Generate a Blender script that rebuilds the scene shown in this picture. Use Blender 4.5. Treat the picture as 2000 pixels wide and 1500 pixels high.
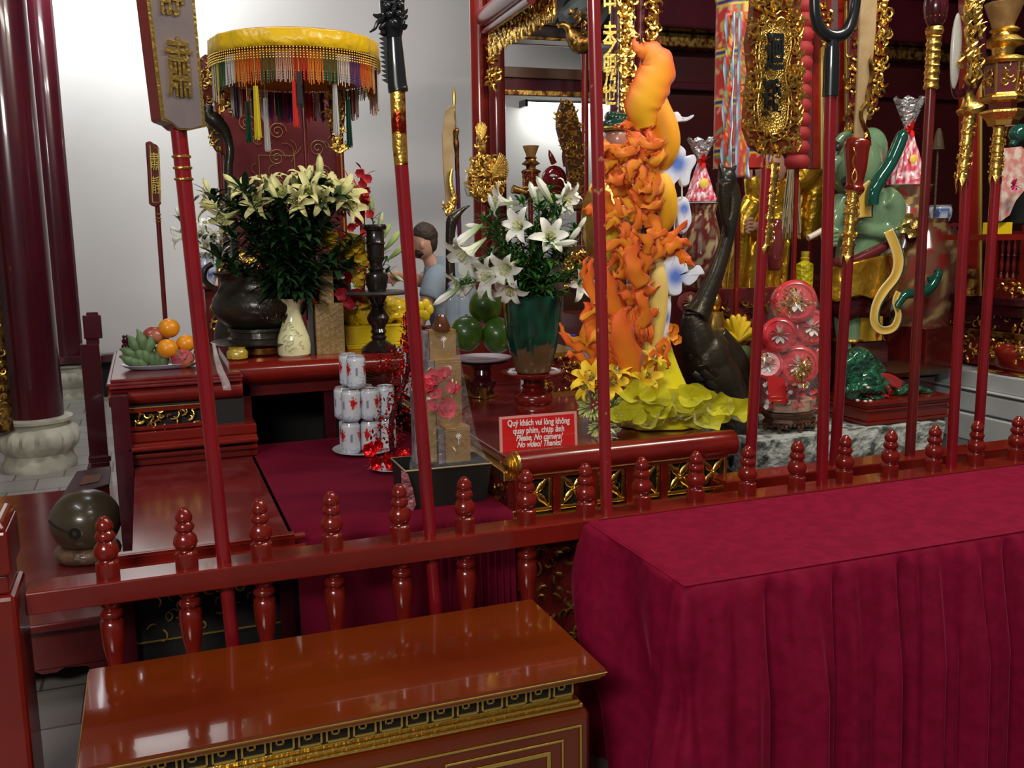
import bpy, bmesh, math, random
from math import sin, cos, pi, radians, sqrt, atan2
from mathutils import Vector, Matrix, Euler, noise
V = Vector
SC = bpy.context.scene
COL = SC.collection
for o in list(bpy.data.objects):
    bpy.data.objects.remove(o, do_unlink=True)
R = random.Random(7)

# ------------------------------------------------------------------ camera
F, YAW, PIT, ROL = 1900.0, 0.35704, 0.16279, -0.0155
CAMZ = 1.6
wv = V((sin(YAW)*cos(PIT), cos(YAW)*cos(PIT), -sin(PIT)))
_r = V((cos(YAW), -sin(YAW), 0)); _u = _r.cross(wv)
rv = _r*cos(ROL) + _u*sin(ROL); uv = -_r*sin(ROL) + _u*cos(ROL)
cd = bpy.data.cameras.new('camera'); cam = bpy.data.objects.new('camera', cd); COL.objects.link(cam)
cd.sensor_width = 36; cd.lens = F*36/2000; cd.clip_end = 60
m = Matrix.Identity(4)
for i, a in enumerate((rv, uv, -wv)):
    for j in range(3): m[j][i] = a[j]
m[0][3], m[1][3], m[2][3] = 0, 0, CAMZ
cam.matrix_world = m
SC.camera = cam
SC.view_settings.view_transform = 'Standard'; SC.view_settings.look = 'None'
SC.view_settings.gamma = 1; SC.view_settings.use_curve_mapping = False
SC.view_settings.exposure = 0.0

# ------------------------------------------------------------------ light
wd = bpy.data.worlds.new('world'); SC.world = wd; wd.use_nodes = True
wd.node_tree.nodes['Background'].inputs[0].default_value = (0.80, 0.88, 1.0, 1)
wd.node_tree.nodes['Background'].inputs[1].default_value = 0.12
def area(name, loc, target, power, sx, sy, color=(1, 1, 1)):
    l = bpy.data.lights.new(name, 'AREA'); l.shape = 'RECTANGLE'; l.size = sx; l.size_y = sy
    l.energy = power; l.color = color
    o = bpy.data.objects.new(name, l); COL.objects.link(o); o.location = loc
    d = V(target) - V(loc); o.rotation_euler = d.to_track_quat('-Z', 'Y').to_euler()
    return o
area('ceiling_tube_light', (1.7, 1.3, 4.1), (1.9, 3.8, .6), 40, 1.6, .25, (1, .95, .86))
area('front_fill_light', (-1.7, -1.2, 3.2), (1.5, 3.4, .9), 125, 1.6, .5, (1, .96, .90))  # fill added behind the camera to brighten the fronts and rake the velvet folds
area('ceiling_tube_light', (-1.4, 3.2, 4.3), (0.6, 4.4, .6), 24, 1.4, .25, (.90, .93, 1))
area('ceiling_tube_light', (3.4, 2.2, 4.1), (2.9, 4.4, .8), 95, 1.4, .25, (1, .92, .78))
area('ceiling_tube_light', (0.9, 5.4, 4.3), (1.0, 9.0, 1.2), 95, 1.8, .3, (.92, .97, 1))
area('wall_wash_light', (-0.30, 9.3, 4.45), (0.1, 10.2, 3.6), 85, 1.0, .25, (.90, .98, 1))

# ------------------------------------------------------------------ pixel helpers: a pixel of the photograph to a point of the room
def ray(x, y): return wv + rv*((x-1000)/F) - uv*((y-750)/F)
def P(x, y, Y):                       # on the upright plane at depth Y
    d = ray(x, y); return V((0, 0, CAMZ)) + d*(Y/d.y)
def PZ(x, y, z):                      # on the level plane at height z
    d = ray(x, y); return V((0, 0, CAMZ)) + d*((z-CAMZ)/d.z)
def PX(x, y, X):
    d = ray(x, y); return V((0, 0, CAMZ)) + d*(X/d.x)
def S(x, y, Y): return (Y/ray(x, y).y)/F     # metres per pixel there

# ------------------------------------------------------------------ materials
def mat(name, col=(.5, .5, .5), rough=.5, metal=0.0, coat=0.0, bump=0.0, bscale=30, vcol=False,
        sheen=0.0, sheentint=None, mix=None, mscale=5.0, trans=0.0, alpha=1.0, emis=None, estr=0.0, ior=1.45, sub=0.0, bdist=.01, mlo=.4, mhi=.6, crough=.05, ctype='N'):
    M = bpy.data.materials.new(name); M.use_nodes = True
    nt = M.node_tree; b = nt.nodes['Principled BSDF']; I = b.inputs
    I['Base Color'].default_value = (*col, 1); I['Roughness'].default_value = rough; I['Metallic'].default_value = metal
    I['Coat Weight'].default_value = coat; I['Coat Roughness'].default_value = crough; I['IOR'].default_value = ior
    I['Sheen Weight'].default_value = sheen
    if sheentint: I['Sheen Tint'].default_value = (*sheentint, 1)
    I['Sheen Roughness'].default_value = .35
    I['Transmission Weight'].default_value = trans; I['Alpha'].default_value = alpha
    if sub: I['Subsurface Weight'].default_value = sub; I['Subsurface Scale'].default_value = .02
    if emis: I['Emission Color'].default_value = (*emis, 1); I['Emission Strength'].default_value = estr
    tc = nt.nodes.new('ShaderNodeTexCoord')
    src = None
    if vcol:
        a = nt.nodes.new('ShaderNodeVertexColor'); a.layer_name = 'Col'; src = a.outputs[0]
        nt.links.new(src, I['Base Color'])
    if mix:
        n = nt.nodes.new('ShaderNodeTexNoise'); n.inputs['Scale'].default_value = mscale; n.inputs['Detail'].default_value = 6
        nt.links.new(tc.outputs['Object'], n.inputs['Vector'])
        mr = nt.nodes.new('ShaderNodeMapRange'); mr.inputs[1].default_value = mlo; mr.inputs[2].default_value = mhi
        nt.links.new(n.outputs[0], mr.inputs[0])
        mx = nt.nodes.new('ShaderNodeMix'); mx.data_type = 'RGBA'
        mx.inputs[6].default_value = (*col, 1); mx.inputs[7].default_value = (*mix, 1)
        if src: nt.links.new(src, mx.inputs[6])
        nt.links.new(mr.outputs[0], mx.inputs[0]); nt.links.new(mx.outputs[2], I['Base Color'])
    if bump:
        n = nt.nodes.new('ShaderNodeTexNoise' if ctype == 'N' else 'ShaderNodeTexVoronoi'); n.inputs['Scale'].default_value = bscale
        nt.links.new(tc.outputs['Object'], n.inputs['Vector'])
        bp = nt.nodes.new('ShaderNodeBump'); bp.inputs['Strength'].default_value = bump; bp.inputs['Distance'].default_value = bdist
        nt.links.new(n.outputs[0], bp.inputs['Height']); nt.links.new(bp.outputs[0], I['Normal'])
    return M
lac = mat('red_lacquer', (.185, .010, .005), .22, coat=.35, bump=.02, bscale=9, mix=(.14, .008, .005), mscale=4)
lacd = mat('dark_red_lacquer', (.058, .006, .010), .2, coat=.5, mix=(.045, .005, .010), mscale=3)
lacp = mat('worn_red_lacquer', (.25, .012, .016), .25, coat=.5, mix=(.30, .03, .03), mscale=7, mlo=.55, mhi=.75)
lacb = mat('brown_red_lacquer', (.15, .012, .010), .25, coat=.4, mix=(.11, .01, .01), mscale=6)
lactop = mat('scuffed_table_lacquer', (.14, .012, .012), .2, coat=.7, mix=(.22, .05, .05), mscale=8, mlo=.5, mhi=.8, crough=.16)
orange = mat('orange_lacquer', (.150, .023, .003), .12, coat=.5, mix=(.120, .015, .003), mscale=2.5, crough=.03)
gold = mat('gilding', (.80, .52, .12), .3, 1.0, bump=.5, bscale=90, bdist=.004)
goldd = mat('old_gilding', (.55, .33, .08), .35, .9, bump=.4, bscale=70, mix=(.12, .03, .01), mscale=22, bdist=.004)
goldp = mat('gold_paint', (.55, .38, .08), .35, .7)
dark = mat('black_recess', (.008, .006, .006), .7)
black = mat('black_enamel', (.010, .012, .014), .28, coat=.4)
bronze = mat('dark_bronze', (.030, .027, .022), .34, .55, coat=.2, bump=.25, bscale=40, mix=(.045, .036, .022), mscale=6)
blackw = mat('black_turned_wood', (.014, .010, .009), .25, coat=.5)
velvet = mat('crimson_velvet', (.170, .002, .020), .7, ior=1.2, sheen=.20, sheentint=(.9, .10, .24), bump=.25, bscale=120, mix=(.21, .003, .028), mscale=26, bdist=.002)
cloth = mat('red_felt', (.12, .002, .015), .9, ior=1.2, sheen=.15, sheentint=(.8, .08, .18), bump=.2, bscale=200, bdist=.002)
stonec = mat('cream_stone', (.50, .46, .36), .8, bump=.5, bscale=14, mix=(.33, .31, .24), mscale=6)
stonew = mat('white_stone', (.50, .52, .52), .5, mix=(.40, .42, .42), mscale=3)
leaf = mat('leaf', (.018, .062, .014), .4, coat=.2, mix=(.035, .10, .02), mscale=18)
leafl = mat('bright_leaf', (.05, .17, .03), .4, coat=.2, mix=(.03, .11, .02), mscale=18)
vc = mat('painted', vcol=True, rough=.4)
vcg = mat('glazed_painted', vcol=True, rough=.18, coat=.6)
vcf = mat('petal', vcol=True, rough=.55, sheen=.2, sub=.0)
vcm = mat('foil', vcol=True, rough=.22, metal=.85, bump=.5, bscale=60)
white = mat('white_china', (.75, .76, .78), .2, coat=.4)
skin = mat('skin', (.52, .28, .20), .5)
def glass(name, col=(1, 1, 1), a=.18):
    M = mat(name, col, .06, alpha=a, coat=1.0, bump=.6, bscale=22, bdist=.02); return M
film = glass('clear_film', (.85, .87, .9), .16)
def wallmat():
    M = mat('plaster', (.64, .60, .57), .85, bump=.15, bscale=6, mix=(.54, .50, .475), mscale=.8, mlo=.35, mhi=.75)
    return M
def tilemat():
    M = mat('floor_tile', (.3, .28, .26), .45, coat=.15)
    nt = M.node_tree; b = nt.nodes['Principled BSDF']
    tc = nt.nodes.new('ShaderNodeTexCoord'); br = nt.nodes.new('ShaderNodeTexBrick')
    br.offset = .5; br.inputs['Scale'].default_value = 1
    br.inputs['Brick Width'].default_value = .30; br.inputs['Row Height'].default_value = .30
    br.inputs['Mortar Size'].default_value = .006
    br.inputs['Color1'].default_value = (.30, .275, .25, 1); br.inputs['Color2'].default_value = (.22, .20, .18, 1)
    br.inputs['Mortar'].default_value = (.10, .09, .08, 1)
    nt.links.new(tc.outputs['Object'], br.inputs['Vector']); nt.links.new(br.outputs[0], b.inputs['Base Color'])
    return M

# ------------------------------------------------------------------ mesh builder
ORG = {}
def cw(c): return (c[0], c[1], c[2], 1.0)
class MB:
    def __init__(s): s.v = []; s.f = []; s.c = []; s.col = (1, 1, 1)
    def add(s, vs, fs, cols=None):
        n = len(s.v); s.v += [V(p) for p in vs]; s.f += [[i+n for i in f] for f in fs]
        s.c += list(cols) if cols else [s.col]*len(vs)
    def box(s, lo, hi, M=None):
        x0, y0, z0 = lo; x1, y1, z1 = hi
        vs = [(x0,y0,z0),(x1,y0,z0),(x1,y1,z0),(x0,y1,z0),(x0,y0,z1),(x1,y0,z1),(x1,y1,z1),(x0,y1,z1)]
        if M is not None: vs = [M @ V(p) for p in vs]
        s.add(vs, [(0,3,2,1),(4,5,6,7),(0,1,5,4),(1,2,6,5),(2,3,7,6),(3,0,4,7)])
    def cbox(s, c, d, rz=0, rx=0, ry=0):
        M = Matrix.Translation(c) @ Euler((rx, ry, rz)).to_matrix().to_4x4()
        s.box((-d[0]/2,-d[1]/2,-d[2]/2), (d[0]/2,d[1]/2,d[2]/2), M)
    def hexa(s, pts):                # 8 points: bottom 4, top 4
        s.add(pts, [(0,3,2,1),(4,5,6,7),(0,1,5,4),(1,2,6,5),(2,3,7,6),(3,0,4,7)])
    def lathe(s, c, prof, n=24, M=None, cols=None, sq=None, ph=0):
        c = V(c); vs = []; cs = []
        for k, (z, r) in enumerate(prof):
            for i in range(n):
                a = 2*pi*i/n + ph; p = V((r*cos(a), r*sin(a), z))
                if sq: p.x *= sq[0]; p.y *= sq[1]
                vs.append(c + ((M @ p) if M is not None else p)); cs.append(cols[k] if cols else s.col)
        m = len(prof); fs = [(k*n+i, k*n+(i+1) % n, (k+1)*n+(i+1) % n, (k+1)*n+i) for k in range(m-1) for i in range(n)]
        if prof[0][1] > 1e-5: fs.append(tuple(range(n-1, -1, -1)))
        if prof[-1][1] > 1e-5: fs.append(tuple((m-1)*n+i for i in range(n)))
        s.add(vs, fs, cs)
    def tube(s, pts, rad, n=8, cols=None, flat=1.0, cap=True, up=None):
        pts = [V(p) for p in pts]; m = len(pts)
        if not hasattr(rad, '__len__'): rad = [rad]*m
        vs = []; cs = []; prev = None
        for k in range(m):
            t = (pts[min(k+1, m-1)] - pts[max(k-1, 0)])
            t = t.normalized() if t.length > 1e-9 else V((0, 0, 1))
            if prev is None:
                a = V(up) if up else (V((0, 1, 0)) if abs(t.y) < .9 else V((1, 0, 0)))
            else: a = prev
            a = (a - t*a.dot(t)); a = a.normalized() if a.length > 1e-6 else V((1, 0, 0)); prev = a; b = t.cross(a)
            for i in range(n):
                th = 2*pi*i/n; vs.append(pts[k] + (a*cos(th)*flat + b*sin(th))*rad[k]); cs.append(cols[k] if cols else s.col)
        fs = [(k*n+i, k*n+(i+1) % n, (k+1)*n+(i+1) % n, (k+1)*n+i) for k in range(m-1) for i in range(n)]
        if cap: fs.append(tuple(range(n-1, -1, -1))); fs.append(tuple((m-1)*n+i for i in range(n)))
        s.add(vs, fs, cs)
    def prism(s, pts, off, cols=None):
        n = len(pts); off = V(off); pts = [V(p) for p in pts]
        s.add(pts + [p+off for p in pts], [tuple(range(n))] + [tuple(range(2*n-1, n-1, -1))] + [(i, i+n, (i+1) % n+n, (i+1) % n) for i in range(n)])
    def ball(s, c, r, n=12, m=8, M=None, dis=0, fr=3, seed=0):
        c = V(c); r = V(r) if hasattr(r, '__len__') else V((r, r, r)); vs = [V((0, 0, 1))]
        for j in range(1, m):
            for i in range(n):
                t = pi*j/m; a = 2*pi*i/n; vs.append(V((sin(t)*cos(a), sin(t)*sin(a), cos(t))))
        vs.append(V((0, 0, -1)))
        out = []
        for p in vs:
            k = 1 + (dis*noise.noise(p*fr + V((seed*7.3, seed, 0))) if dis else 0)
            q = V((p.x*r.x*k, p.y*r.y*k, p.z*r.z*k)); out.append(c + ((M @ q) if M is not None else q))
        fs = [(0, 1+i, 1+(i+1) % n) for i in range(n)]
        for j in range(m-2):
            for i in range(n): a = 1+j*n; fs.append((a+i, a+n+i, a+n+(i+1) % n, a+(i+1) % n))
        e = len(vs)-1; a = 1+(m-2)*n
        fs += [(a+i, e, a+(i+1) % n) for i in range(n)]
        s.add(out, fs)
    def strip(s, rows, cols=None):   # grid of points
        m = len(rows); n = len(rows[0]); vs = [p for r in rows for p in r]
        fs = [(j*n+i, j*n+i+1, (j+1)*n+i+1, (j+1)*n+i) for j in range(m-1) for i in range(n-1)]
        s.add(vs, fs, cols)
    def build(s, name, M, parent=None, smooth=True, bevel=0, solid=0, sub=0, kind=None, ang=40, seg=2):
        org = ORG.get(parent.name if parent else None, V((0, 0, 0)))
        me = bpy.data.meshes.new(name); me.from_pydata([tuple(p-org) for p in s.v], [], s.f)
        me.materials.append(M)
        ca = me.color_attributes.new('Col', 'FLOAT_COLOR', 'POINT')
        ca.data.foreach_set('color', [x for c in s.c for x in cw(c)])
        if smooth:
            me.polygons.foreach_set('use_smooth', [True]*len(me.polygons))
            try: me.set_sharp_from_angle(angle=radians(ang))
            except Exception: pass
        me.update()
        o = bpy.data.objects.new(name, me); COL.objects.link(o)
        if parent: o.parent = parent; ORG[o.name] = org
        if solid: q = o.modifiers.new('solid', 'SOLIDIFY'); q.thickness = solid; q.offset = 0
        if bevel: q = o.modifiers.new('bevel', 'BEVEL'); q.width = bevel; q.segments = seg; q.limit_method = 'ANGLE'
        if sub: q = o.modifiers.new('sub', 'SUBSURF'); q.levels = sub; q.render_levels = sub
        if kind: o['kind'] = kind
        return o
def tag(o, label, cat, group=None, kind=None):
    o['label'] = label; o['category'] = cat
    if group: o['group'] = group
    if kind: o['kind'] = kind
    return o
def root(name, loc, label, cat, group=None):
    o = bpy.data.objects.new(name, None); COL.objects.link(o); o.location = loc; o.empty_display_size = .05
    ORG[o.name] = V(loc); return tag(o, label, cat, group)
def dup(r, loc, rz=None, label=None, sc=None):
    c = r.copy(); COL.objects.link(c); c.location = loc
    if rz is not None: c.rotation_euler = (0, 0, rz)
    if sc: c.scale = (sc, sc, sc)
    if label: c['label'] = label
    for ch in list(r.children):
        d = ch.copy(); COL.objects.link(d); d.parent = c
        for g in list(ch.children):
            e = g.copy(); COL.objects.link(e); e.parent = d
    return c
def one(name, mb, M, label, cat, group=None, loc=None, **k):    # a thing that is one mesh, its origin at its base
    if loc is not None:
        loc = V(loc); mb.v = [p-loc for p in mb.v]
    o = mb.build(name, M, None, **k)
    if loc is not None: o.location = loc
    return tag(o, label, cat, group)
def struct(name, mb, M, **k): return mb.build(name, M, None, kind='structure', **k)
def lerp(a, b, t): return tuple(a[i]+(b[i]-a[i])*t for i in range(3))
def smooth_path(pts, k=4):
    pts = [V(p) for p in pts]; out = []
    for i in range(len(pts)-1):
        p0 = pts[max(i-1, 0)]; p1 = pts[i]; p2 = pts[i+1]; p3 = pts[min(i+2, len(pts)-1)]
        for j in range(k):
            t = j/k; out.append(.5*((2*p1) + (p2-p0)*t + (2*p0-5*p1+4*p2-p3)*t*t + (3*p1-p0-3*p2+p3)*t**3))
    out.append(pts[-1]); return out
def spx(Y, l, k=4):    # pixel path (x, y, radius px[, extra depth]) -> points, radii
    c = smooth_path([V((a[0], a[1], a[2])) for a in l], k)
    dd = smooth_path([V((a[3] if len(a) > 3 else 0, 0, 0)) for a in l], k)
    return [P(q.x, q.y, Y+e.x) for q, e in zip(c, dd)], [q.z*S(q.x, q.y, Y+e.x) for q, e in zip(c, dd)]
def tpx(mb, Y, l, k=4, n=8, flat=1.0, cols=None):
    p, r = spx(Y, l, k); mb.tube(p, r, n=n, flat=flat, cols=cols)
def lpx(mb, Y, cx, prof, n=24, cols=None, sq=None, ph=0, cb=None):   # lathe from pixel rows, bottom first: (y, r)
    y0 = prof[0][0]; base = P(cx, y0, Y); s = S(cx, y0, Y)
    mb.lathe(base, [((y0-y)*s*1.01, r*s) for y, r in prof], n=n, cols=cols, sq=sq, ph=ph)
    return base
# gilt carving: curls, leaves and knobs laid over a face
def curls(mb, f, n, size, rad, rnd, pad=.08, cols=None):
    # f(u, v, h) -> point ; u, v in 0..1 ; h height off the face in metres
    for i in range(n):
        u = rnd.uniform(pad, 1-pad); v = rnd.uniform(pad, 1-pad); a = rnd.uniform(0, 2*pi); turn = rnd.choice((-1, 1))*rnd.uniform(2.5, 5)
        o = f(u, v, 0); e = 1e-3
        du = (f(u+e, v, 0)-o); dv = (f(u, v+e, 0)-o); nrm = (f(u, v, 1)-o)
        du.normalize(); dv.normalize(); nrm.normalize()
        L = size*rnd.uniform(.6, 1.3); k = 6; x = y = 0; pts = []; rr = []
        for j in range(k):
            t = j/(k-1); pts.append(o + du*x + dv*y + nrm*rad*(.7+.8*sin(t*pi))); rr.append(rad*(1.0-.75*abs(t-.35)))
            x += cos(a)*L/k; y += sin(a)*L/k; a += turn/k*(.6+t)
        mb.tube(pts, rr, n=5)
def text_mesh(s, size, M, name, parent, at, ex=.001, rot=(pi/2, 0, 0), align='CENTER', shear=0, bold=0, sx=1.0, label=None):
    c = bpy.data.curves.new('t', 'FONT'); c.body = s; c.size = size; c.extrude = ex; c.align_x = align; c.align_y = 'CENTER'; c.shear = shear; c.offset = bold
    o = bpy.data.objects.new('t', c); COL.objects.link(o); dg = bpy.context.evaluated_depsgraph_get()
    me = bpy.data.meshes.new_from_object(o.evaluated_get(dg)); bpy.data.objects.remove(o, do_unlink=True)
    Mx = Matrix.Translation(V(at)-ORG.get(parent.name if parent else None, V((0, 0, 0)))) @ Euler(rot).to_matrix().to_4x4() @ Matrix.Diagonal((sx, 1, 1, 1))
    me.transform(Mx); me.materials.clear(); me.materials.append(M)
    q = bpy.data.objects.new(name, me); COL.objects.link(q)
    if parent: q.parent = parent
    return q
def remesh(o, vox=.006, sm=4):
    q = o.modifiers.new('remesh', 'REMESH'); q.mode = 'VOXEL'; q.voxel_size = vox; q.use_smooth_shade = True
    if sm: q = o.modifiers.new('smooth', 'SMOOTH'); q.iterations = sm; q.factor = .5
    return o
# ================================================================== ROOM SHELL
mb = MB(); mb.box((-6, -3, -.1), (10, 10.3, 0)); struct('floor', mb, tilemat(), smooth=False)
WM = wallmat()
mb = MB(); mb.box((-6, 10.2, 0), (10, 10.4, 5)); struct('wall_back', mb, WM, smooth=False)
mb = MB(); mb.box((-6.2, -3, 0), (-6, 10.4, 5)); struct('wall_left', mb, WM, smooth=False)
mb = MB(); mb.box((10, -3, 0), (10.2, 10.4, 5)); struct('wall_right', mb, lacd, smooth=False)
mb = MB(); mb.box((-6, -3, 5), (10, 10.4, 5.1)); struct('ceiling', mb, lacb, smooth=False)
# foot rail of the back wall
zt = P(220, 690, 10.1).z; zb = P(220, 706, 10.1).z
mb = MB(); mb.box((-3, 10.05, zb), (2.2, 10.2, zt)); struct('baseboard_back', mb, lacd, smooth=False, bevel=.01)
mb = MB(); mb.box((-3, 10.15, .0), (2.2, 10.2, zb-.002)); struct('trim_1', mb, dark, smooth=False)

# ---------------- round lacquer columns on fluted stone bases
def column(px, pyb, r, label, topz=4.9, baseh=.30, br=1.35):
    c = PZ(px, pyb, 0)
    o = root('round_column', c, label, 'column', 'round columns on stone bases along the left wall')
    mb = MB(); n = 48; prof = [(0, 1.30), (.04, 1.34), (.08, 1.22), (.11, 1.20), (.16, 1.42), (.22, 1.50), (.27, 1.40), (.30, 1.16), (.315, 1.16), (.33, 1.30), (.35, 1.30), (.36, 1.08)]
    vs = []
    for k, (z, q) in enumerate(prof):
        for i in range(n):
            a = 2*pi*i/n; fl = 1
            if 4 <= k <= 6: fl = 1 - .05*(abs(sin(a*8))**.6 < .45) - .03*cos(a*16)
            vs.append(c + V((r*q*fl*cos(a), r*q*fl*sin(a), z*baseh/.36)))
    fs = [(k*n+i, k*n+(i+1) % n, (k+1)*n+(i+1) % n, (k+1)*n+i) for k in range(len(prof)-1) for i in range(n)] + [tuple((len(prof)-1)*n+i for i in range(n))]
    mb.add(vs, fs); mb.build('stone_base', stonec, o)
    mb = MB(); mb.lathe(c, [(baseh-.01, r), (1.5, r), (topz, r*.97)], n=48); mb.build('shaft', lacd, o)
    return c
c1 = column(80, 912, .178, 'large glossy dark red column on cream fluted stone base, nearest the left edge', baseh=.36)
c2 = column(140, 775, .175, 'dark red column standing farther back, partly behind the large column', baseh=.34)
# gilt couplet board hanging on the near column
o = root('couplet_board', P(2, 850, c1.y-.16), 'gilt carved couplet board at the far left edge on the dark red column', 'carved board')
yy = c1.y-.28
a, b = P(-40, 850, yy), P(22, 850, yy); zt = P(0, 270, yy).z
mb = MB(); rows = []
for k in range(24):
    z = a.z+(3.4-a.z)*k/23; sh = .02*sin(k*.4); rows.append([V((a.x+(b.x-a.x)*t+sh*0, yy+.10*(1-cos((t-.3)*2)), z)) for t in [i/6 for i in range(7)]])
mb.strip(rows); mb.build('board', goldd, o, solid=.025)
mb = MB(); rr = random.Random(3)
curls(mb, lambda u, v, h: V((a.x+(b.x-a.x)*u, yy-.015-h, a.z+(3.3-a.z)*v)), 260, .06, .007, rr, pad=.02); mb.build('carving', gold, o)
# floor stretch: the small newel of a distant low fence by the columns
o = root('newel_post', P(190, 945, 5.6), 'plain dark red square post with stepped cap behind the offering table', 'post')
yb = 5.35
def bpx(mb, x0, y0, x1, y1, Y, d):     # upright box from pixel corners, front at Y, depth d
    p = P((x0+x1)/2, y1, Y); q = P((x0+x1)/2, y0, Y); s = S((x0+x1)/2, (y0+y1)/2, Y)
    w = (x1-x0)*s/.93/2
    cx = (p.x+q.x)/2
    mb.box((cx-w, Y, min(p.z, q.z)), (cx+w, Y+d, max(p.z, q.z)))
mb = MB(); bpx(mb, 168, 672, 200, 893, yb, .09); mb.build('post', lacd, o, smooth=False, bevel=.004)
mb = MB(); bpx(mb, 165, 616, 196, 662, yb, .09); bpx(mb, 170, 610, 190, 617, yb+.01, .07); bpx(mb, 170, 660, 192, 674, yb+.01, .07); mb.build('cap', lacd, o, smooth=False, bevel=.004)
mb = MB(); bpx(mb, 176, 892, 214, 903, yb-.02, .13); bpx(mb, 180, 903, 212, 912, yb-.01, .11); bpx(mb, 176, 912, 214, 975, yb-.02, .13); q = P(195, 965, yb); mb.box((q.x-.05, yb-.01, 0), (q.x+.05, yb+.1, q.z)); mb.build('foot', lacd, o, smooth=False, bevel=.004)
# ================================================================== FRONT RAIL
RZ = .72
# slotted rail with turned balusters through it
rail = root('balustrade_rail', (-.33, 2.61, 0), 'long red lacquered rail running across the picture from left post', 'railing')
mb = MB(); mb.box((-.335, 2.56, RZ-.058), (3.6, 2.66, RZ)); mb.build('handrail', lac, rail, smooth=False, bevel=.004)
mb = MB(); mb.box((-.335, 2.57, .10), (3.6, 2.65, .15)); mb.build('bottom_rail', lac, rail, smooth=False, bevel=.004)
mb0 = MB(); low = [(-.57, .024), (-.52, .024), (-.50, .014), (-.46, .022), (-.40, .03), (-.33, .026), (-.27, .016), (-.262, .022), (-.25, .024), (-.24, .018), (-.19, .0275), (-.14, .031), (-.118, .029), (-.112, .020), (-.106, .027), (-.098, .030), (-.09, .027), (-.084, .019), (-.079, .024), (-.070, .029), (-.058, .030)]
bal0 = rail_off = None
for i in range(18):
    loc = V((-.144+.1929*i, 2.61, RZ))
    if bal0 is None:
        ORG['t'] = V((0, 0, 0)); mb = MB(); mb.lathe((0, 0, 0), low, n=24); bal0 = mb.build('baluster', lac, None, ang=60)
        mb = MB(); mb.lathe((0, 0, 0), [(0, .029), (.038, .029), (.042, .022), (.048, .020), (.053, .026), (.066, .0315), (.082, .029), (.094, .020), (.097, .018), (.101, .023),
           (.110, .026), (.119, .021), (.124, .017), (.128, .021), (.136, .0225), (.146, .019), (.156, .012), (.161, .007), (.162, 0)], n=24)
        fin0 = mb.build('finial', lac, None, ang=60); b, f = bal0, fin0
    else:
        b = bal0.copy(); f = fin0.copy(); COL.objects.link(b); COL.objects.link(f)
    b.parent = rail; b.location = loc-V((-.33, 2.61, 0)); f.parent = b; f.location = (0, 0, 0)
# left newel of the rail
o = root('newel_post', (-.42, 2.6, 0), 'glossy red square newel post with chamfered cap at left end of the rail', 'post')
mb = MB(); mb.box((-.56, 2.50, 0), (-.345, 2.70, .74)); mb.build('post', lac, o, smooth=False, bevel=.012)
mb = MB(); mb.box((-.545, 2.515, .74), (-.36, 2.685, .79)); mb.build('neck', lac, o, smooth=False, bevel=.006)
mb = MB(); mb.box((-.565, 2.50, .79), (-.35, 2.70, .90)); mb.hexa([(-.565, 2.50, .90), (-.35, 2.50, .90), (-.35, 2.70, .90), (-.565, 2.70, .90), (-.55, 2.515, .925), (-.365, 2.515, .925), (-.365, 2.685, .925), (-.55, 2.685, .925)])
mb.build('cap', lac, o, smooth=False, bevel=.008)
# second rail of the weapon rack behind
o = root('rack_rail', (2.2, 2.83, 0), 'lower red rack beam behind the front rail, holding the rear row of poles', 'rack')
mb = MB(); mb.box((1.82, 2.78, .655), (3.7, 2.89, .715)); mb.box((1.86, 2.77, .60), (3.7, 2.90, .655)); mb.build('beam', lac, o, smooth=False, bevel=.004)
for x in (1.9, 2.8, 3.6):
    mb = MB(); mb.box((x-.03, 2.80, 0), (x+.03, 2.87, .60)); mb.build('leg', lacb, o, smooth=False, bevel=.004)
mb = MB(); mb.box((1.82, 2.79, .10), (3.7, 2.88, .16)); mb.build('stretcher', lacb, o, smooth=False, bevel=.004)

# ================================================================== BENCH with fretwork
bx0, bx1, by0, by1, bz = -.205, 1.005, 2.055, 2.553, .503
o = root('lacquer_cabinet', ((bx0+bx1)/2, (by0+by1)/2, 0), 'low orange lacquer chest with gilt key-fret frieze in the foreground', 'cabinet')
mb = MB(); mb.box((bx0, by0, bz-.020), (bx1, by1, bz)); mb.build('top', orange, o, smooth=False, bevel=.002)
mb = MB(); e = .004
mb.hexa([(bx0+.012, by0+.012, bz-.030), (bx1-.012, by0+.012, bz-.030), (bx1-.012, by1-.012, bz-.030), (bx0+.012, by1-.012, bz-.030), (bx0-e, by0-e, bz-.008), (bx1+e, by0-e, bz-.008), (bx1+e, by1, bz-.008), (bx0-e, by1, bz-.008)])
mb.build('gilt_edge', goldp, o, smooth=False, bevel=.002)
fx0, fx1, fy = bx0+.07, bx1-.065, by0+.055
mb = MB(); mb.box((fx0, fy, bz-.082), (fx1, by1-.05, bz-.03)); mb.build('frieze', dark, o, smooth=False)
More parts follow.
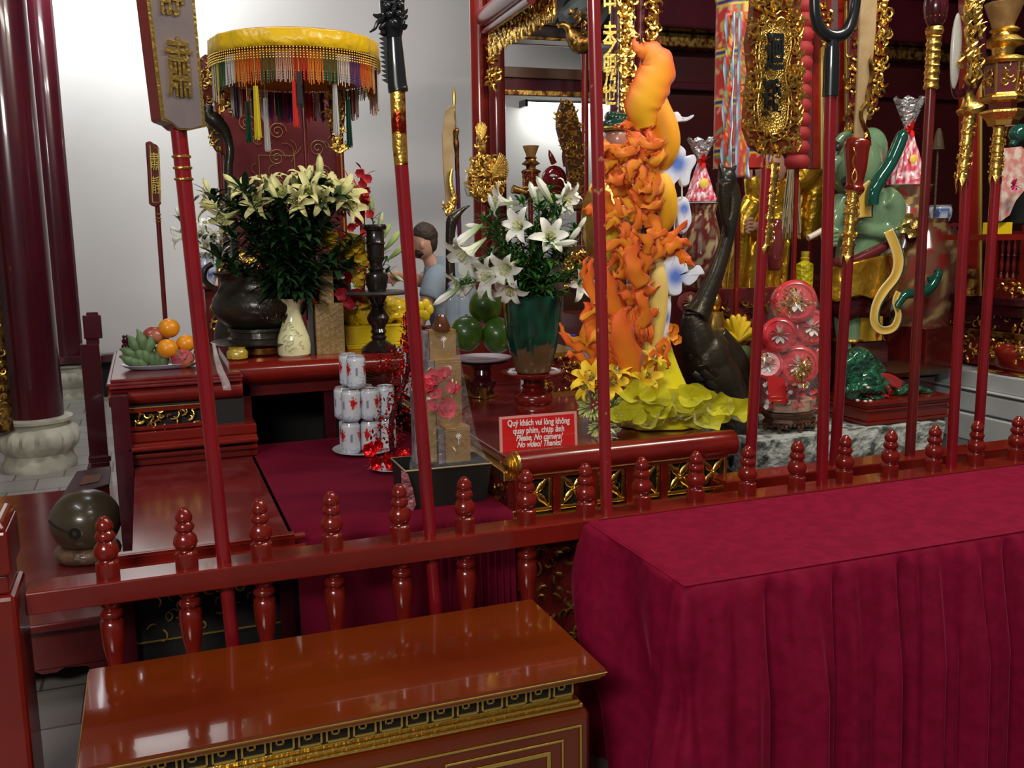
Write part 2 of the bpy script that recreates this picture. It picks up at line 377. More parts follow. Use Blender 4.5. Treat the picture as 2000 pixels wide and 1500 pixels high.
# key fret
mb = MB(); t = .005; h = .046; zt = bz-.033; n = 17; step = (fx1-fx0)/n
def bar(mb, x0, z0, x1, z1, y=fy, d=.006): mb.box((min(x0, x1), y-d, min(z0, z1)), (max(x0, x1), y, max(z0, z1)))
for i in range(n):
    x = fx0+i*step; w = step
    bar(mb, x, zt, x+w*.62, zt-t); bar(mb, x+w*.62-t, zt, x+w*.62, zt-h*.62); bar(mb, x+w*.30, zt-h*.62+t, x+w*.62, zt-h*.62)
    bar(mb, x+w*.30, zt-h*.62, x+w*.30+t, zt-h*.35)
    bar(mb, x+w*.10, zt-h+t, x+w*.98, zt-h); bar(mb, x+w*.98-t, zt-h, x+w*.98, zt-h*.35); bar(mb, x+w*.74, zt-h*.35, x+w*.98, zt-h*.35+t)
    bar(mb, x+w*.10, zt-h, x+w*.10+t, zt-h*.25)
X = fx1
for i in range(7):
    y = fy+.03+i*.06; mb.box((X, y, zt-t), (X+.006, y+.035, zt)); mb.box((X, y+.03, zt-h), (X+.006, y+.035, zt)); mb.box((X, y+.01, zt-h), (X+.006, y+.055, zt-h+t)); mb.box((X, y+.01, zt-h), (X+.006, y+.015, zt-.012))
mb.build('key_fret', goldp, o, smooth=False, bevel=.001)
mb = MB()
for k, (dz, ex) in enumerate(((.082, .0), (.090, .012), (.100, .020))):
    mb.box((fx0-ex, fy-ex, bz-dz-.012), (fx1+ex, by1-.05, bz-dz))
mb.build('gilt_moulding', gold, o, smooth=False, bevel=.004)
mb = MB(); mb.box((fx0-.035, fy-.035, .10), (fx1+.035, by1-.04, bz-.112)); mb.build('body', orange, o, smooth=False, bevel=.022, seg=4)
y = fy-.037
mb = MB()
def frame(mb, x0, x1, z0, z1, t, y, d=.004):
    mb.box((x0, y-d, z1-t), (x1, y, z1)); mb.box((x0, y-d, z0), (x1, y, z0+t)); mb.box((x0, y-d, z0+t), (x0+t, y, z1-t)); mb.box((x1-t, y-d, z0+t), (x1, y, z1-t))
frame(mb, fx0-.005, fx1+.005, .13, bz-.145, .005, y)
W = (fx1-fx0-.06)/3
for k in range(3):
    x0 = fx0+.03+k*W+.015; x1 = x0+W-.03
    frame(mb, x0, x1, .15, bz-.175, .005, y); frame(mb, x0+.035, x1-.035, .18, bz-.200, .010, y)
mb.build('gilt_panel_lines', goldp, o, smooth=False, bevel=.001)
for sx in (fx0-.02, fx1-.03):
    for sy in (fy-.02, by1-.10):
        mb = MB(); mb.box((sx, sy, 0), (sx+.05, sy+.05, .10)); mb.build('leg', orange, o, smooth=False, bevel=.005)

# ================================================================== VELVET TABLE
tx0, tx1, ty0, ty1, tz = 1.185, 3.45, 1.985, 2.552, .716
t_ = root('draped_table', (2.3, 2.25, 0), 'long table hidden under crimson velvet in right foreground', 'table')
mb = MB(); mb.box((tx0+.03, ty0+.03, tz-.04), (tx1-.03, ty1-.03, tz-.012)); mb.build('tabletop', lacb, t_, smooth=False)
for sx in (tx0+.06, tx1-.12):
    for sy in (ty0+.06, ty1-.12):
        mb = MB(); mb.box((sx, sy, 0), (sx+.05, sy+.05, tz-.04)); mb.build('leg', lacb, t_, smooth=False)
mb = MB(); rows = []
# perimeter: path from back-left corner round the left side, front, right; each column of points drops to the floor
def outline():
    pts = []; rc = .035
    for i in range(40): pts.append((V((tx0, ty1-(ty1-ty0-rc)*i/40, 0)), V((-1, 0, 0)), 0))
    for i in range(12): a = pi + pi/2*i/11; pts.append((V((tx0+rc+rc*cos(a), ty0+rc+rc*sin(a), 0)), V((cos(a), sin(a), 0)), 1-abs(i-5.5)/5.5))
    for i in range(1, 260): pts.append((V((tx0+rc+(tx1-tx0-rc)*i/260, ty0, 0)), V((0, -1, 0)), 0))
    return pts
OL = outline(); nz = 30; cols = []
for j, (p, nn, cr) in enumerate(OL):
    s = j*.0085; rowpts = []
    left = j < 40
    w1 = s*46+5*noise.noise(V((s*3, 5, 0))); fold = .75*sin(w1)*(.6+.8*noise.noise(V((s*5, 2, 0)))) + .45*sin(s*27+4*noise.noise(V((s*2.5, 8, 0)))) + .25*sin(s*95+3*noise.noise(V((s*6, 9, 0)))); w2 = .5*sin(s*88+4*noise.noise(V((s*5, 1, 0))))
    for k in range(nz):
        d = (k/(nz-1)); z = tz - tz*d*.985; fo = fold + w2*max(0, 1-d*2.2)
        amp = .044*min(1, .25+max(0, (d-.02))*1.8)
        out = fo*amp + .03*d + amp*1.1
        if k == 0: out = 0
        if k == 1: out = out*.35+.004
        if left:   # side swag gathered toward the front corner
            q = (40-j)/40.
            out = amp*1.0*sin(q*9+d*4.5) + .07*sin(pi*min(1, d*1.5))*q + .03*d
        if cr > 0: out += .05*sin(pi*min(1, d*2.2))*cr*0.6 + .05*cr*d
        if j > 36 and j < 60: out -= .045*math.exp(-((d-.42)/.16)**2)*(1-abs(j-46)/14 if abs(j-46) < 14 else 0)
        q = p + nn*out; q.z = z if k else tz-.004
        if k == 0:
            for ins, zz in ((-.035, tz+.0035), (-.012, tz+.0025), (-.004, tz+.000)): g_ = p+nn*ins; g_.z = zz; rowpts.append(g_)
        if k == 1: q.z = tz-.014
        rowpts.append(q)
    cols.append(rowpts)
mb.strip(cols)
# the top
g = []; 
for i in range(61):
    g.append([V((tx0+(tx1-tx0)*i/60, ty0+(ty1-ty0)*k/16, tz+.0005+.0020*noise.noise(V((i*.3, k*.5, 0)))*(0 if i in (0, 60) or k in (0, 16) else 1))) for k in range(17)])
mb.strip(g)
vt = one('velvet_tablecloth', mb, velvet, 'crimson velvet tablecloth hanging in folds over the right foreground table', 'tablecloth', ang=180, loc=(2.3, 2.25, 0))
# ================================================================== LEFT: low platform with wooden drum and book stand
o = root('low_platform', (-.8, 4.3, 0), 'low dark red lacquer platform behind the left newel post', 'platform')
mb = MB(); mb.box((-1.6, 3.45, .27), (-.115, 5.3, .30)); mb.build('top', lactop, o, smooth=False, bevel=.006)
mb = MB(); mb.box((-1.58, 3.50, .245), (-.135, 5.27, .27)); mb.box((-1.57, 3.52, .11), (-.145, 5.25, .245)); 
pts = []; 
for i in range(61):
    x = -1.57+1.425*i/60; q = abs(((i/60.)*2) % 1-.5)*2; pts.append((x, .11-.075*(q**4) - (.015 if abs(sin(i*.42)) > .8 else 0)))
for i in range(60):
    (xa, za), (xb, zb_) = pts[i], pts[i+1]; mb.hexa([(xa, 3.52, za), (xb, 3.52, zb_), (xb, 3.55, zb_), (xa, 3.55, za), (xa, 3.52, .112), (xb, 3.52, .112), (xb, 3.55, .112), (xa, 3.55, .112)])
mb.build('apron', lacb, o, smooth=False)
for sx in (-1.55, -.21):
    for sy in (3.52, 5.18):
        mb = MB(); mb.box((sx, sy, 0), (sx+.06, sy+.06, .12)); mb.build('foot', lacb, o, smooth=False, bevel=.004)
# mokugyo on its ring
c = P(168, 1030, 4.12); rr_ = 66*S(168, 1030, 4.12)
o = root('wooden_fish_drum', (c.x, c.y, .30), 'round dark brown wooden fish drum with slit and hole on ring cushion', 'drum')
mb = MB(); ring = []
for i in range(37):
    a = 2*pi*i/36; ring.append(V((c.x+.70*rr_*cos(a), c.y+.70*rr_*sin(a), .332)))
mb.tube(ring, .032, n=10, cap=False); mb.build('ring_cushion', mat('brown_cord', (.09, .045, .025), .35, coat=.3, bump=.6, bscale=60, mix=(.16, .09, .05), mscale=20), o)
mb = MB(); cz = .335+rr_*.90; cc = V((c.x, c.y, cz)); f = (V((0, 0, CAMZ))-cc).normalized()
mb.ball(cc, (rr_*1.0, rr_*1.02, rr_*.93), n=48, m=32)
mb.build('body', mat('drum_wood', (.060, .045, .026), .28, coat=.3, mix=(.085, .06, .032), mscale=5), o)
# hole and slit laid in slightly proud rings
def onball(dx, dz, k=1.0):
    x = dx; z = dz; yv = -sqrt(max(0, 1-x*x-z*z)); M = Matrix.Rotation(-.10, 3, 'Z')
    p = M @ V((x, yv, z)); return cc + V((p.x*rr_*1.0, p.y*rr_*1.02, p.z*rr_*.93))*k
mb = MB()
mb.add([onball(-.14+.17*cos(a*pi/12), -.10+.19*sin(a*pi/12), 1.012) for a in range(24)], [tuple(range(24))])
mb.build('hole', dark, o, smooth=False)
mb = MB(); mb.tube([onball(-.28-.62*t, -.04+.24*t, 1.004) for t in [i/12 for i in range(13)]], .004, n=6); mb.build('slit', dark, o)
# sloping book stand
o = root('book_stand', (-.42, 5.0, .30), 'sloping dark red book stand behind the wooden drum', 'book stand')
q = [P(118, 972, 4.55), P(213, 945, 4.75), P(217, 910, 5.05), P(150, 920, 4.95)]
mb = MB(); mb.prism(q, (0, 0, -.012)); mb.build('rest', mat('matte_maroon', (.05, .010, .014), .55), o, smooth=False, bevel=.003)
mb = MB(); mb.hexa([V((q[0].x, q[0].y, .30)), V((q[1].x, q[1].y, .30)), V((q[2].x, q[2].y, .30)), V((q[3].x, q[3].y, .30))] + [p-V((0, 0, .013)) for p in q]); mb.build('body', lacb, o, smooth=False)
mb = MB(); mm = [q[0].lerp(q[1], .3).lerp(q[3].lerp(q[2], .3), .3), q[0].lerp(q[1], .75).lerp(q[3].lerp(q[2], .75), .25), q[0].lerp(q[1], .8).lerp(q[3].lerp(q[2], .8), .6), q[0].lerp(q[1], .3).lerp(q[3].lerp(q[2], .3), .7)]
mb.prism([p+V((0, 0, .002)) for p in mm], (0, 0, .001)); mb.build('faded_emblem', mat('faded', (.16, .06, .03), .6), o, smooth=False)

# ================================================================== LEFT stepped offering table
LX0, LX1 = -.12, .352
o = root('stepped_offering_table', (.11, 3.8, 0), 'red lacquer stepped table with sloping tray at left, fruit plate on its upper step', 'table')
mb = MB(); mb.box((LX0+.03, 2.79, .665), (LX1-.005, 3.93, .70)); mb.build('tray', lactop, o, smooth=False)
mb = MB()
mb.box((LX0-.012, 2.765, .665), (LX1+.0, 2.80, .722)); mb.lathe((0, 0, 0), [(LX0-.012, .018), (LX1, .018)], n=12, M=Matrix(((0, 0, 1), (0, -1, 0), (1, 0, 0))) ) if False else None
mb.tube([(LX0-.015, 2.765, .672), (LX1+.03, 2.765, .672)], .020, n=12); mb.tube([(LX0-.015, 2.775, .712), (LX1+.03, 2.775, .712)], .011, n=10)
mb.build('front_lip', lac, o)
mb = MB(); mb.box((LX0-.03, 2.80, .05), (LX0+.025, 2.86, .70)); mb.build('leg', lacd, o, smooth=False, bevel=.004)
mb = MB(); mb.box((LX0-.035, 3.86, .05), (LX0+.028, 3.95, .99)); mb.build('leg', lacd, o, smooth=False, bevel=.004)
mb = MB(); mb.box((LX1-.05, 2.80, .05), (LX1-.005, 2.86, .66)); mb.build('leg', lacd, o, smooth=False, bevel=.004)
# dark front with gilt
mb = MB(); mb.box((LX0+.02, 2.83, .30), (LX1-.03, 2.86, .66)); mb.build('front_panel', dark, o, smooth=False)
mb = MB(); rr = random.Random(5)
curls(mb, lambda u, v, h: V((LX0+.03+(LX1-LX0-.07)*u, 2.828-h, .46+.18*v)), 26, .05, .0035, rr, pad=.05)
mb.build('gilt_painting', goldp, o)
mb = MB(); frame(mb, LX0+.02, LX1-.02, .36, .44, .004, 2.828); mb.build('gilt_panel_lines', goldp, o, smooth=False)
mb = MB(); mb.box((LX0-.02, 2.80, .02), (LX1+.0, 2.86, .30)); mb.build('base_board', lacb, o, smooth=False, bevel=.004)
# riser mouldings (z .70 .. .87), gilt pierced panel (.87-.96), roll (.96-1.03), upper step top
yb = 3.93
mb = MB()
for z0, z1, dy in ((.70, .735, .0), (.735, .752, .03), (.752, .772, .012), (.772, .795, .045), (.795, .835, .02)):
    mb.box((LX0+.01, yb-dy, z0), (LX1+.02, yb+.10, z1))
mb.box((LX0+.01, yb-.07, .772), (LX1+.02, yb, .788)); mb.build('stepped_moulding', lac, o, smooth=False, bevel=.005)
px0, px1 = P(258, 800, yb).x, P(395, 800, yb).x
mb = MB(); mb.box((LX0, yb+.03, .83), (LX1-.02, yb+.06, .93)); mb.build('recess', dark, o, smooth=False)
mb = MB(); frame(mb, LX0+.005, px1+.012, .838, .925, .016, yb+.02, .02); mb.build('panel_frame', lac, o, smooth=False, bevel=.002)
mb = MB(); frame(mb, LX0+.002, px1+.015, .832, .930, .003, yb, .004); mb.build('gilt_line', goldp, o, smooth=False)
mb = MB(); curls(mb, lambda u, v, h: V((LX0+.03+(px1-LX0-.04)*u, yb+.01-h, .848+.065*v)), 26, .05, .0045, rr, pad=.02); mb.build('gilt_scrollwork', gold, o)
mb = MB(); mb.tube([(LX0-.045, 4.0, .965), (LX1-.02, 4.0, .965)], .038, n=24); mb.build('roll_edge', lac, o)
mb = MB(); mb.box((LX0-.04, 3.955, 1.0), (LX1-.02, 5.0, 1.012)); mb.box((LX0-.05, 3.965, 1.012), (LX1-.015, 5.02, 1.022)); mb.box((LX0-.035, 3.99, 1.022), (LX1-.02, 5.0, 1.034)); mb.build('upper_top', lactop, o, smooth=False, bevel=.004)
mb = MB(); mb.box((LX0-.02, 4.0, .1), (LX1-.03, 4.9, .96)); mb.build('carcass', lacd, o, smooth=False)
mb = MB()
for k in range(2):
    a = P(250-k*6, 700, 4.9); mb.lathe((a.x, 4.98, 1.034), [(0, .012), (.02, .014), (.03, .006), (.045, .012), (.055, .004), (.065, .008), (.075, 0)], n=12)
mb.build('finial', lacd, o)

# ================================================================== felt covered table in the middle
o = root('low_altar_table', (.7, 3.5, 0), 'low table under dark red felt between the stepped table and the carved altar', 'table')
mb = MB(); mb.box((LX1+.012, 2.82, .60), (1.04, 4.12, .695)); mb.build('tabletop', lacd, o, smooth=False)
for x in (LX1+.02, .99):
    mb = MB(); mb.box((x, 2.84, 0), (x+.05, 2.90, .6)); mb.build('leg', lacd, o, smooth=False)
    mb = MB(); mb.box((x, 4.04, 0), (x+.05, 4.10, .6)); mb.build('leg', lacd, o, smooth=False)
mb = MB(); rows = []
xs = [LX1+.006+(1.04-LX1-.006)*i/90 for i in range(91)]
for k in range(22):
    row = []
    for i, x in enumerate(xs):
        if k < 7: y = 4.13-(4.13-2.80)*k/6; z = .699+.0015*noise.noise(V((x*9, y*5, 1)))
        else:
            d = (k-6)/15; q = max(0, (i-50)/40); am = .012+.02*q
            y = 2.795-.008*d - am*d**.5*(1+sin(x*(40+60*q)+2*noise.noise(V((x*6, 0, 0)))))*.8; z = .699-.62*d
            if k == 7: z = .685
        row.append(V((x, y, z)))
    rows.append(row)
mb.strip(rows); c_ = mb.build('felt_cloth', cloth, None, ang=180)
tag(c_, 'dark red felt cloth covering the low table, hem behind the rail', 'tablecloth')
mb = MB(); mb.v = []; 

# ================================================================== MIDDLE high altar with roll front
o = root('high_altar_table', (.65, 4.3, 0), 'high red altar table with rounded roll front over a black opening, censer on top', 'table')
MX0, MX1, MY, MZ = P(452, 709, 4.13).x, 1.03, 4.14, 1.05
mb = MB(); mb.tube([(MX0, MY+.005, MZ-.046), (MX1, MY+.005, MZ-.046)], .046, n=28); mb.build('roll_edge', lac, o)
mb = MB(); mb.box((MX0-.01, MY+.0, MZ-.02), (MX1, 4.74, MZ)); mb.build('top', lacp, o, smooth=False, bevel=.003)
mb = MB(); mb.box((MX0+.02, MY+.03, .90), (MX1, MY+.09, .98)); mb.build('apron', lacb, o, smooth=False, bevel=.004)
mb = MB(); mb.box((MX0+.02, MY+.03, .0), (MX0+.075, MY+.10, .96)); mb.build('leg', lacb, o, smooth=False, bevel=.004)
mb = MB(); mb.box((MX1-.34, MY+.05, .0), (MX1-.29, MY+.12, .96)); mb.build('leg', lacd, o, smooth=False, bevel=.004)
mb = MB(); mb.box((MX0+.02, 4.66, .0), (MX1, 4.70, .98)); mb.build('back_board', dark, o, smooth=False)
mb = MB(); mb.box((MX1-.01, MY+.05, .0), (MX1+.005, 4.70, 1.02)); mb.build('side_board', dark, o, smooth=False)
for k, (xx, z0, z1) in enumerate(((.0, .90, .94), (-.05, .99, 1.03))):
    pass
# small stepped bracket on the left of the altar (two ledges)
p = P(440, 770, 4.14)
mb = MB(); mb.box((p.x-.03, 4.14, p.z-.06), (p.x+.045, 4.20, p.z-.01)); mb.box((p.x-.02, 4.16, .70), (p.x+.02, 4.22, p.z-.06)); mb.box((p.x-.03, 4.14, p.z-.01), (p.x+.03, 4.19, p.z+.02)); mb.build('bracket', lac, o, smooth=False, bevel=.004)

# ================================================================== RIGHT carved altar
AX0, AX1, AY, AZ = 1.05, 1.905, 2.885, .845
o = root('carved_altar_table', (1.48, 3.6, 0), 'carved and gilded red altar table with red roll front behind the notice', 'table')
mb = MB(); mb.box((AX0+.02, AY, AZ-.03), (AX1-.03, 4.56, AZ)); mb.build('top', lactop, o, smooth=False, bevel=.003)
mb = MB(); mb.tube([(AX0+.035, AY+.0, AZ-.02), (AX1, AY+.0, AZ-.02)], .046, n=32); mb.build('roll_edge', lac, o)
mb = MB(); rings = []
for k, (dx, r) in enumerate(((.0, .015), (.006, .028), (.010, .024), (.014, .034), (.018, .031), (.022, .040), (.027, .038), (.034, .047), (.042, .047))): rings.append((dx, r))
mb.lathe((AX0-.004, AY, AZ-.02), rings, n=28, M=Matrix(((0, 0, 1), (0, 1, 0), (-1, 0, 0)))); mb.build('gilt_end_cap', gold, o)
mb = MB(); z0, z1 = .665, .79
mb.box((AX0+.03, AY-.025, z1-.01), (AX1-.03, AY+.03, z1+.015)); mb.build('upper_rail', lacb, o, smooth=False)
# front frieze: posts and gilt framed panels with four-petal lattice
n = 6; w = (AX1-AX0-.05)/n; y = AY-.02
bk = MB(); bk.box((AX0+.03, y+.025, z0), (AX1-.03, y+.05, z1)); bk.build('panel_ground', dark, o, smooth=False)
rr = random.Random(11)
for i in range(n):
    x0 = AX0+.03+i*w
    mb = MB(); mb.box((x0-.006, y-.004, z0-.02), (x0+.020, y+.03, z1)); mb.build('stile', lac, o, smooth=False, bevel=.003)
    fr = MB(); frame(fr, x0+.022, x0+w-.008, z0, z1-.004, .012, y+.018, .014)
    fr.build('gilt_frame', gold, o, smooth=False, bevel=.002)
    pn = MB(); cx = x0+w/2+.006; cz = (z0+z1)/2; hw = w/2-.026; hh = (z1-z0)/2-.014
    for sx in (-1, 1):
        for sz in (-1, 1):
            pts = [V((cx+sx*hw*t, y+.012, cz+sz*hh*t)) for t in (0, .2, .45, .7, 1)]
            pn.tube(pts, [.003, .009, .012, .007, .003], n=8, flat=.4)
    pn.ball((cx, y+.008, cz), .008, n=10, m=6)
    if i in (2, 4):
        curls(pn, lambda u, v, h: V((x0+.03+(w-.045)*u, y+.016-h, z0+.012+(z1-z0-.03)*v)), 14, .04, .003, rr, pad=.05)
    pn.build('lattice_ornament', gold, o)
mb = MB(); mb.box((AX0+.01, AY-.045, z0-.035), (AX1-.01, AY+.03, z0-.008)); mb.build('gilt_ledge', gold, o, smooth=False, bevel=.004)
mb = MB(); mb.box((AX0, AY-.06, z0-.06), (AX1, AY+.02, z0-.035)); mb.build('lower_rail', lac, o, smooth=False, bevel=.004)
mb = MB(); mb.box((AX0+.02, AY-.03, .3), (AX1-.02, AY+.02, z0-.06)); mb.build('apron', lacb, o, smooth=False)
# gilt relief on apron, and on the leg that shows between bench and cloth
mb = MB(); curls(mb, lambda u, v, h: V((AX0+.03+.3*u, AY-.032-h, .20+.42*v)), 70, .06, .006, rr, pad=.02); mb.build('apron_carving', goldd, o)
mb = MB(); mb.box((AX0+.02, AY-.025, .05), (AX0+.30, AY+.04, .30)); mb.build('leg', lacb, o, smooth=False)
mb = MB(); mb.box((AX1-.1, AY-.025, .0), (AX1-.03, AY+.04, .30)); mb.build('leg', lacb, o, smooth=False)
mb = MB(); mb.box((AX1-.1, 4.4, .0), (AX1-.03, 4.46, .82)); mb.build('leg', lacb, o, smooth=False)
# left side: stacked gilt mouldings
mb = MB()
mb.box((AX0+.005, AY, .05), (AX0+.03, 4.5, .80)); mb.build('side_board', lacb, o, smooth=False)
mb = MB(); mb.box((AX0-.012, AY-.01, .775), (AX0+.03, 4.52, .81)); mb.box((AX0-.006, AY-.01, .655), (AX0+.03, 4.52, .675)); mb.build('side_gilt_ledge', gold, o, smooth=False, bevel=.004)
mb = MB(); curls(mb, lambda u, v, h: V((AX0+.004-h, AY+1.2*u, .68+.09*v)), 70, .05, .005, rr, pad=.01); mb.build('side_carving', goldd, o)
# right side toward the crane
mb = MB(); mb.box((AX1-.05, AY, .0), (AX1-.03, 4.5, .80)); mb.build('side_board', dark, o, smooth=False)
# ================================================================== PROCESSIONAL POLES in the rail
Y1, Y2 = 2.61, 2.83
polem = mat('crimson_pole_lacquer', (.25, .007, .012), .22, coat=.5, mix=(.19, .006, .010), mscale=4)
def pole(name, top, bot, Yp, rt, rb, m_, label, cat='ceremonial pole', botz=.0, pm=True):
    a = P(bot[0], bot[1], Yp); b = P(top[0], top[1], Yp)
    d = (b-a)/(b.z-a.z); a0 = a + d*(botz-a.z)
    o = root(name, a0, label, cat)
    mb = MB(); k = 8; s = S(bot[0], bot[1], Yp)
    mb.tube([a0.lerp(b, i/k) for i in range(k+1)], [ (rb+(rt-rb)*i/k) for i in range(k+1)], n=20)
    mb.build('shaft', m_, o)
    return o, a0, b, d
# 1 placard pole, left
o, a0, b, d = pole('placard_pole', (348, 246), (438, 1098), Y1, .0195, .0185, polem, 'red placard pole with grey name board and gilt characters, at the left')
zz = b.z
def onp(z): return b + d*(z-b.z)
mb = MB()
for py in (306, 328, 350):
    q = P(357, py, Y1); mb.lathe(onp(q.z)-V((0, 0, .004)), [(0, .020), (.002, .0235), (.006, .0235), (.008, .020)], n=20)
mb.build('gilt_ring', gold, o)
# board: outline in its own plane, turned so that its red edge shows to the left
bw = .052; th = .062; ang = radians(24); ux = V((cos(ang), sin(ang), 0)); un = V((sin(ang), -cos(ang), 0))
z0 = b.z-.012
def board(mb, w0, w1, zt, off, t, inset=0):
    L = [(0, 0)]
    prof = [(-.016, 0), (-.03, .012), (-w0+inset, .02), (-w0+inset, .04), (-w1+inset, zt), (w1-inset, zt), (w0-inset, .03), (w0-inset, .01), (.03, .004), (.016, 0)]
    c = V((b.x, b.y, z0)); pts = [c + ux*x + V((0, 0, z+inset)) + un*off + d*z - V((0, 0, z)) for x, z in prof]
    mb.prism(pts, un*t)
mb = MB(); board(mb, .056, .064, .52, -th/2, th); mb.build('board', lac, o, smooth=False, bevel=.006)
mb = MB(); board(mb, .057, .065, .52, th/2-.001, .003, 0); mb.build('gilt_border', gold, o, smooth=False)
greyb = mat('grey_board', (.16, .13, .13), .45, mix=(.20, .15, .14), mscale=9)
mb = MB(); board(mb, .052, .061, .52, th/2+.001, .003, .004); mb.build('name_panel', greyb, o, smooth=False)
ct = V((b.x, b.y, z0)) + un*(th/2+.006)
text_mesh('肅', .15, gold, 'gilt_character', o, ct+d*.135, ex=.004, rot=(pi/2, 0, ang), sx=.46, bold=.0015)
text_mesh('靜', .15, gold, 'gilt_character', o, ct+d*.325, ex=.004, rot=(pi/2, 0, ang), sx=.46, bold=.0015)
# 2 dragon-head pole
o, a0, b, d = pole('dragon_head_pole', (782, 300), (840, 1043), Y1, .0185, .0185, polem, 'red pole with flaking gilt sleeve topped by a black dragon head', 'dragon-head staff')
tip = P(776, 172, Y1)
mb = MB(); mb.tube([b-d*.03, b+d*.02, tip], [.019, .020, .0205], n=20)
mb.build('gilt_sleeve', mat('flaking_gilding', (.72, .42, .08), .3, .9, bump=.8, bscale=55, bdist=.006, mix=(.30, .02, .008), mscale=18, mlo=.52, mhi=.58), o)
mb = MB(); ax, rr2 = spx(Y1, [(778, 176, 20), (776, 165, 19), (772, 110, 17), (769, 62, 14)], 6); mb.tube(ax, rr2, n=18, flat=1.0)
mb.lathe(P(778, 176, Y1)-V((0, 0, .004)), [(0, .024), (.003, .0265), (.008, .0265), (.011, .022)], n=20)
for i in range(12):
    y = 160-i*9; c = P(753-i*.6, y, Y1); mb.prism([c+V((.010, -.004, -.006)), c+V((-.009, 0, .006)), c+V((.010, -.004, .010))], (0, .006, 0))
mb.build('socket', black, o)
mb = MB()
tpx(mb, Y1, [(769, 75, 15), (768, 55, 20), (767, 30, 24), (765, 5, 24), (762, -20, 22), (758, -48, 14)], n=14)
for s_, e_ in (((748, 32), (728, 28)), ((752, 45), (740, 55)), ((785, 35), (796, 30)), ((790, 48), (788, 58)), ((750, 62), (744, 60))):
    tpx(mb, Y1-.01, [(s_[0], s_[1], 7), ((s_[0]+e_[0])/2, (s_[1]+e_[1])/2+2, 5), (e_[0], e_[1], 2)])
tpx(mb, Y1-.02, [(750, 36, 6), (738, 44, 4.5), (732, 56, 3), (722, 63, 1.5)])
tpx(mb, Y1-.03, [(752, 2, 7), (744, -8, 6), (742, -22, 3)]); tpx(mb, Y1-.03, [(775, 15, 6), (784, 4, 6), (788, -12, 3)])
for x, y, r in ((760, 28, 7), (778, 26, 7), (768, 45, 9), (755, 12, 8), (782, 10, 8)): mb.ball(P(x, y, Y1-.045), r*S(x, y, Y1), n=10, m=8)
rr = random.Random(4)
for i in range(14):
    x = rr.uniform(750, 790); y = rr.uniform(-5, 55); tpx(mb, Y1-.04, [(x, y, 3), (x+rr.uniform(-8, 8), y-6, 3.5), (x+rr.uniform(-14, 14), y-12, 1)], k=3, n=6)
mb.build('dragon_head', black, o)
# 3 worn plain pole
o, a0, b, d = pole('worn_pole', (1158, -60), (1185, 1000), Y1, .0185, .0185, mat('chipped_lacquer', (.25, .012, .016), .28, coat=.4, mix=(.42, .22, .08), mscale=26, mlo=.66, mhi=.70), 'plain red pole with chipped paint in front of the orange fruit dragon')
# 4 trident
o, a0, b, d = pole('trident_pole', (1622, 186), (1605, 946), Y1, .0185, .0195, polem, 'red pole topped by a black curved trident fork', 'trident')
mb = MB(); tpx(mb, Y1, [(1622, 188, 15.5), (1624, 130, 15.5), (1625, 92, 14)], n=20); mb.lathe(P(1622, 186, Y1)-V((0, 0, .002)), [(0, .021), (.002, .0235), (.006, .0235), (.008, .021)], n=20)
tpx(mb, Y1, [(1625, 95, 13), (1626, 78, 11)], n=16); mb.build('socket', black, o)
mb = MB(); tpx(mb, Y1, [(1589, -60, 9), (1590, 0, 9.5), (1593, 35, 10.5), (1606, 62, 12), (1630, 72, 12.5), (1652, 62, 12), (1665, 35, 10.5), (1672, 0, 9.5), (1678, -60, 9)], n=16, k=5); mb.build('fork', black, o)
# 5 fist-topped pole (gilt collar, mirror disc)
def gilt_collar(o, Yp, x0, y0, x1, y1, r, rnd, point=True, nm='gilt_collar'):
    """ringed and carved gilt sleeve between two pixels, ending below in a leaf point"""
    A = P(x0, y0, Yp); B = P(x1, y1, Yp); L = (B-A)
    mb = MB(); k = 44; pts = []; rd = []
    for i in range(k+1):
        t = i/k; pts.append(A+L*t); q = (t*6) % 1
        rd.append(r*(1.0 + (.16 if (q < .12 or q > .88) else (.02+.05*abs(sin(t*80))))))
    mb.tube(pts, rd, n=20)
    ax = L.normalized(); e1 = V((1, 0, 0))-ax*ax.x; e1.normalize(); e2 = ax.cross(e1)
    if point:
        for i in range(5):
            a = -pi/2+(i-2)*1.25; dv = e1*cos(a)+e2*sin(a); tip = B+L.normalized()*(.05 if i == 2 else .035)
            sd = ax.cross(dv)
            mb.add([B+dv*r*1.06-sd*r*.55, B+dv*r*1.06+sd*r*.55, tip+dv*r*1.03, B+dv*r*1.25+ax*.015], [(0, 3, 2), (3, 1, 2), (0, 1, 3)])
    mb.build(nm, gold, o, ang=50)
    cv = MB()
    curls(cv, lambda u, v, h: A+L*v+(e1*cos(u*2*pi)+e2*sin(u*2*pi))*(r*1.05+h), int(40*L.length/.15), .022, .0028, rnd, pad=.01)
    cv.build('carved_scrolls', gold, o)
rr = random.Random(21)
o, a0, b, d = pole('mirror_pole', (1896, 215), (1857, 918), Y1, .018, .0185, polem, 'red pole with carved gilt sleeve and oval stone mirror with gilt dragon on top', 'ceremonial pole')
gilt_collar(o, Y1, 1896, 215, 1879, 350, .0185, rr)
mb = MB(); tpx(mb, Y1, [(1896, 222, 22), (1895, 212, 26), (1894, 205, 17), (1892, 190, 11), (1890, 180, 10)], n=20); mb.build('gilt_capital', gold, o)
mb = MB(); c = P(1867, 100, Y1-.01); mb.ball(c, (.021, .012, .120), n=24, m=20); mb.build('stone_disc', mat('milky_stone', (.50, .48, .42), .3, coat=.3), o)
mb = MB(); 
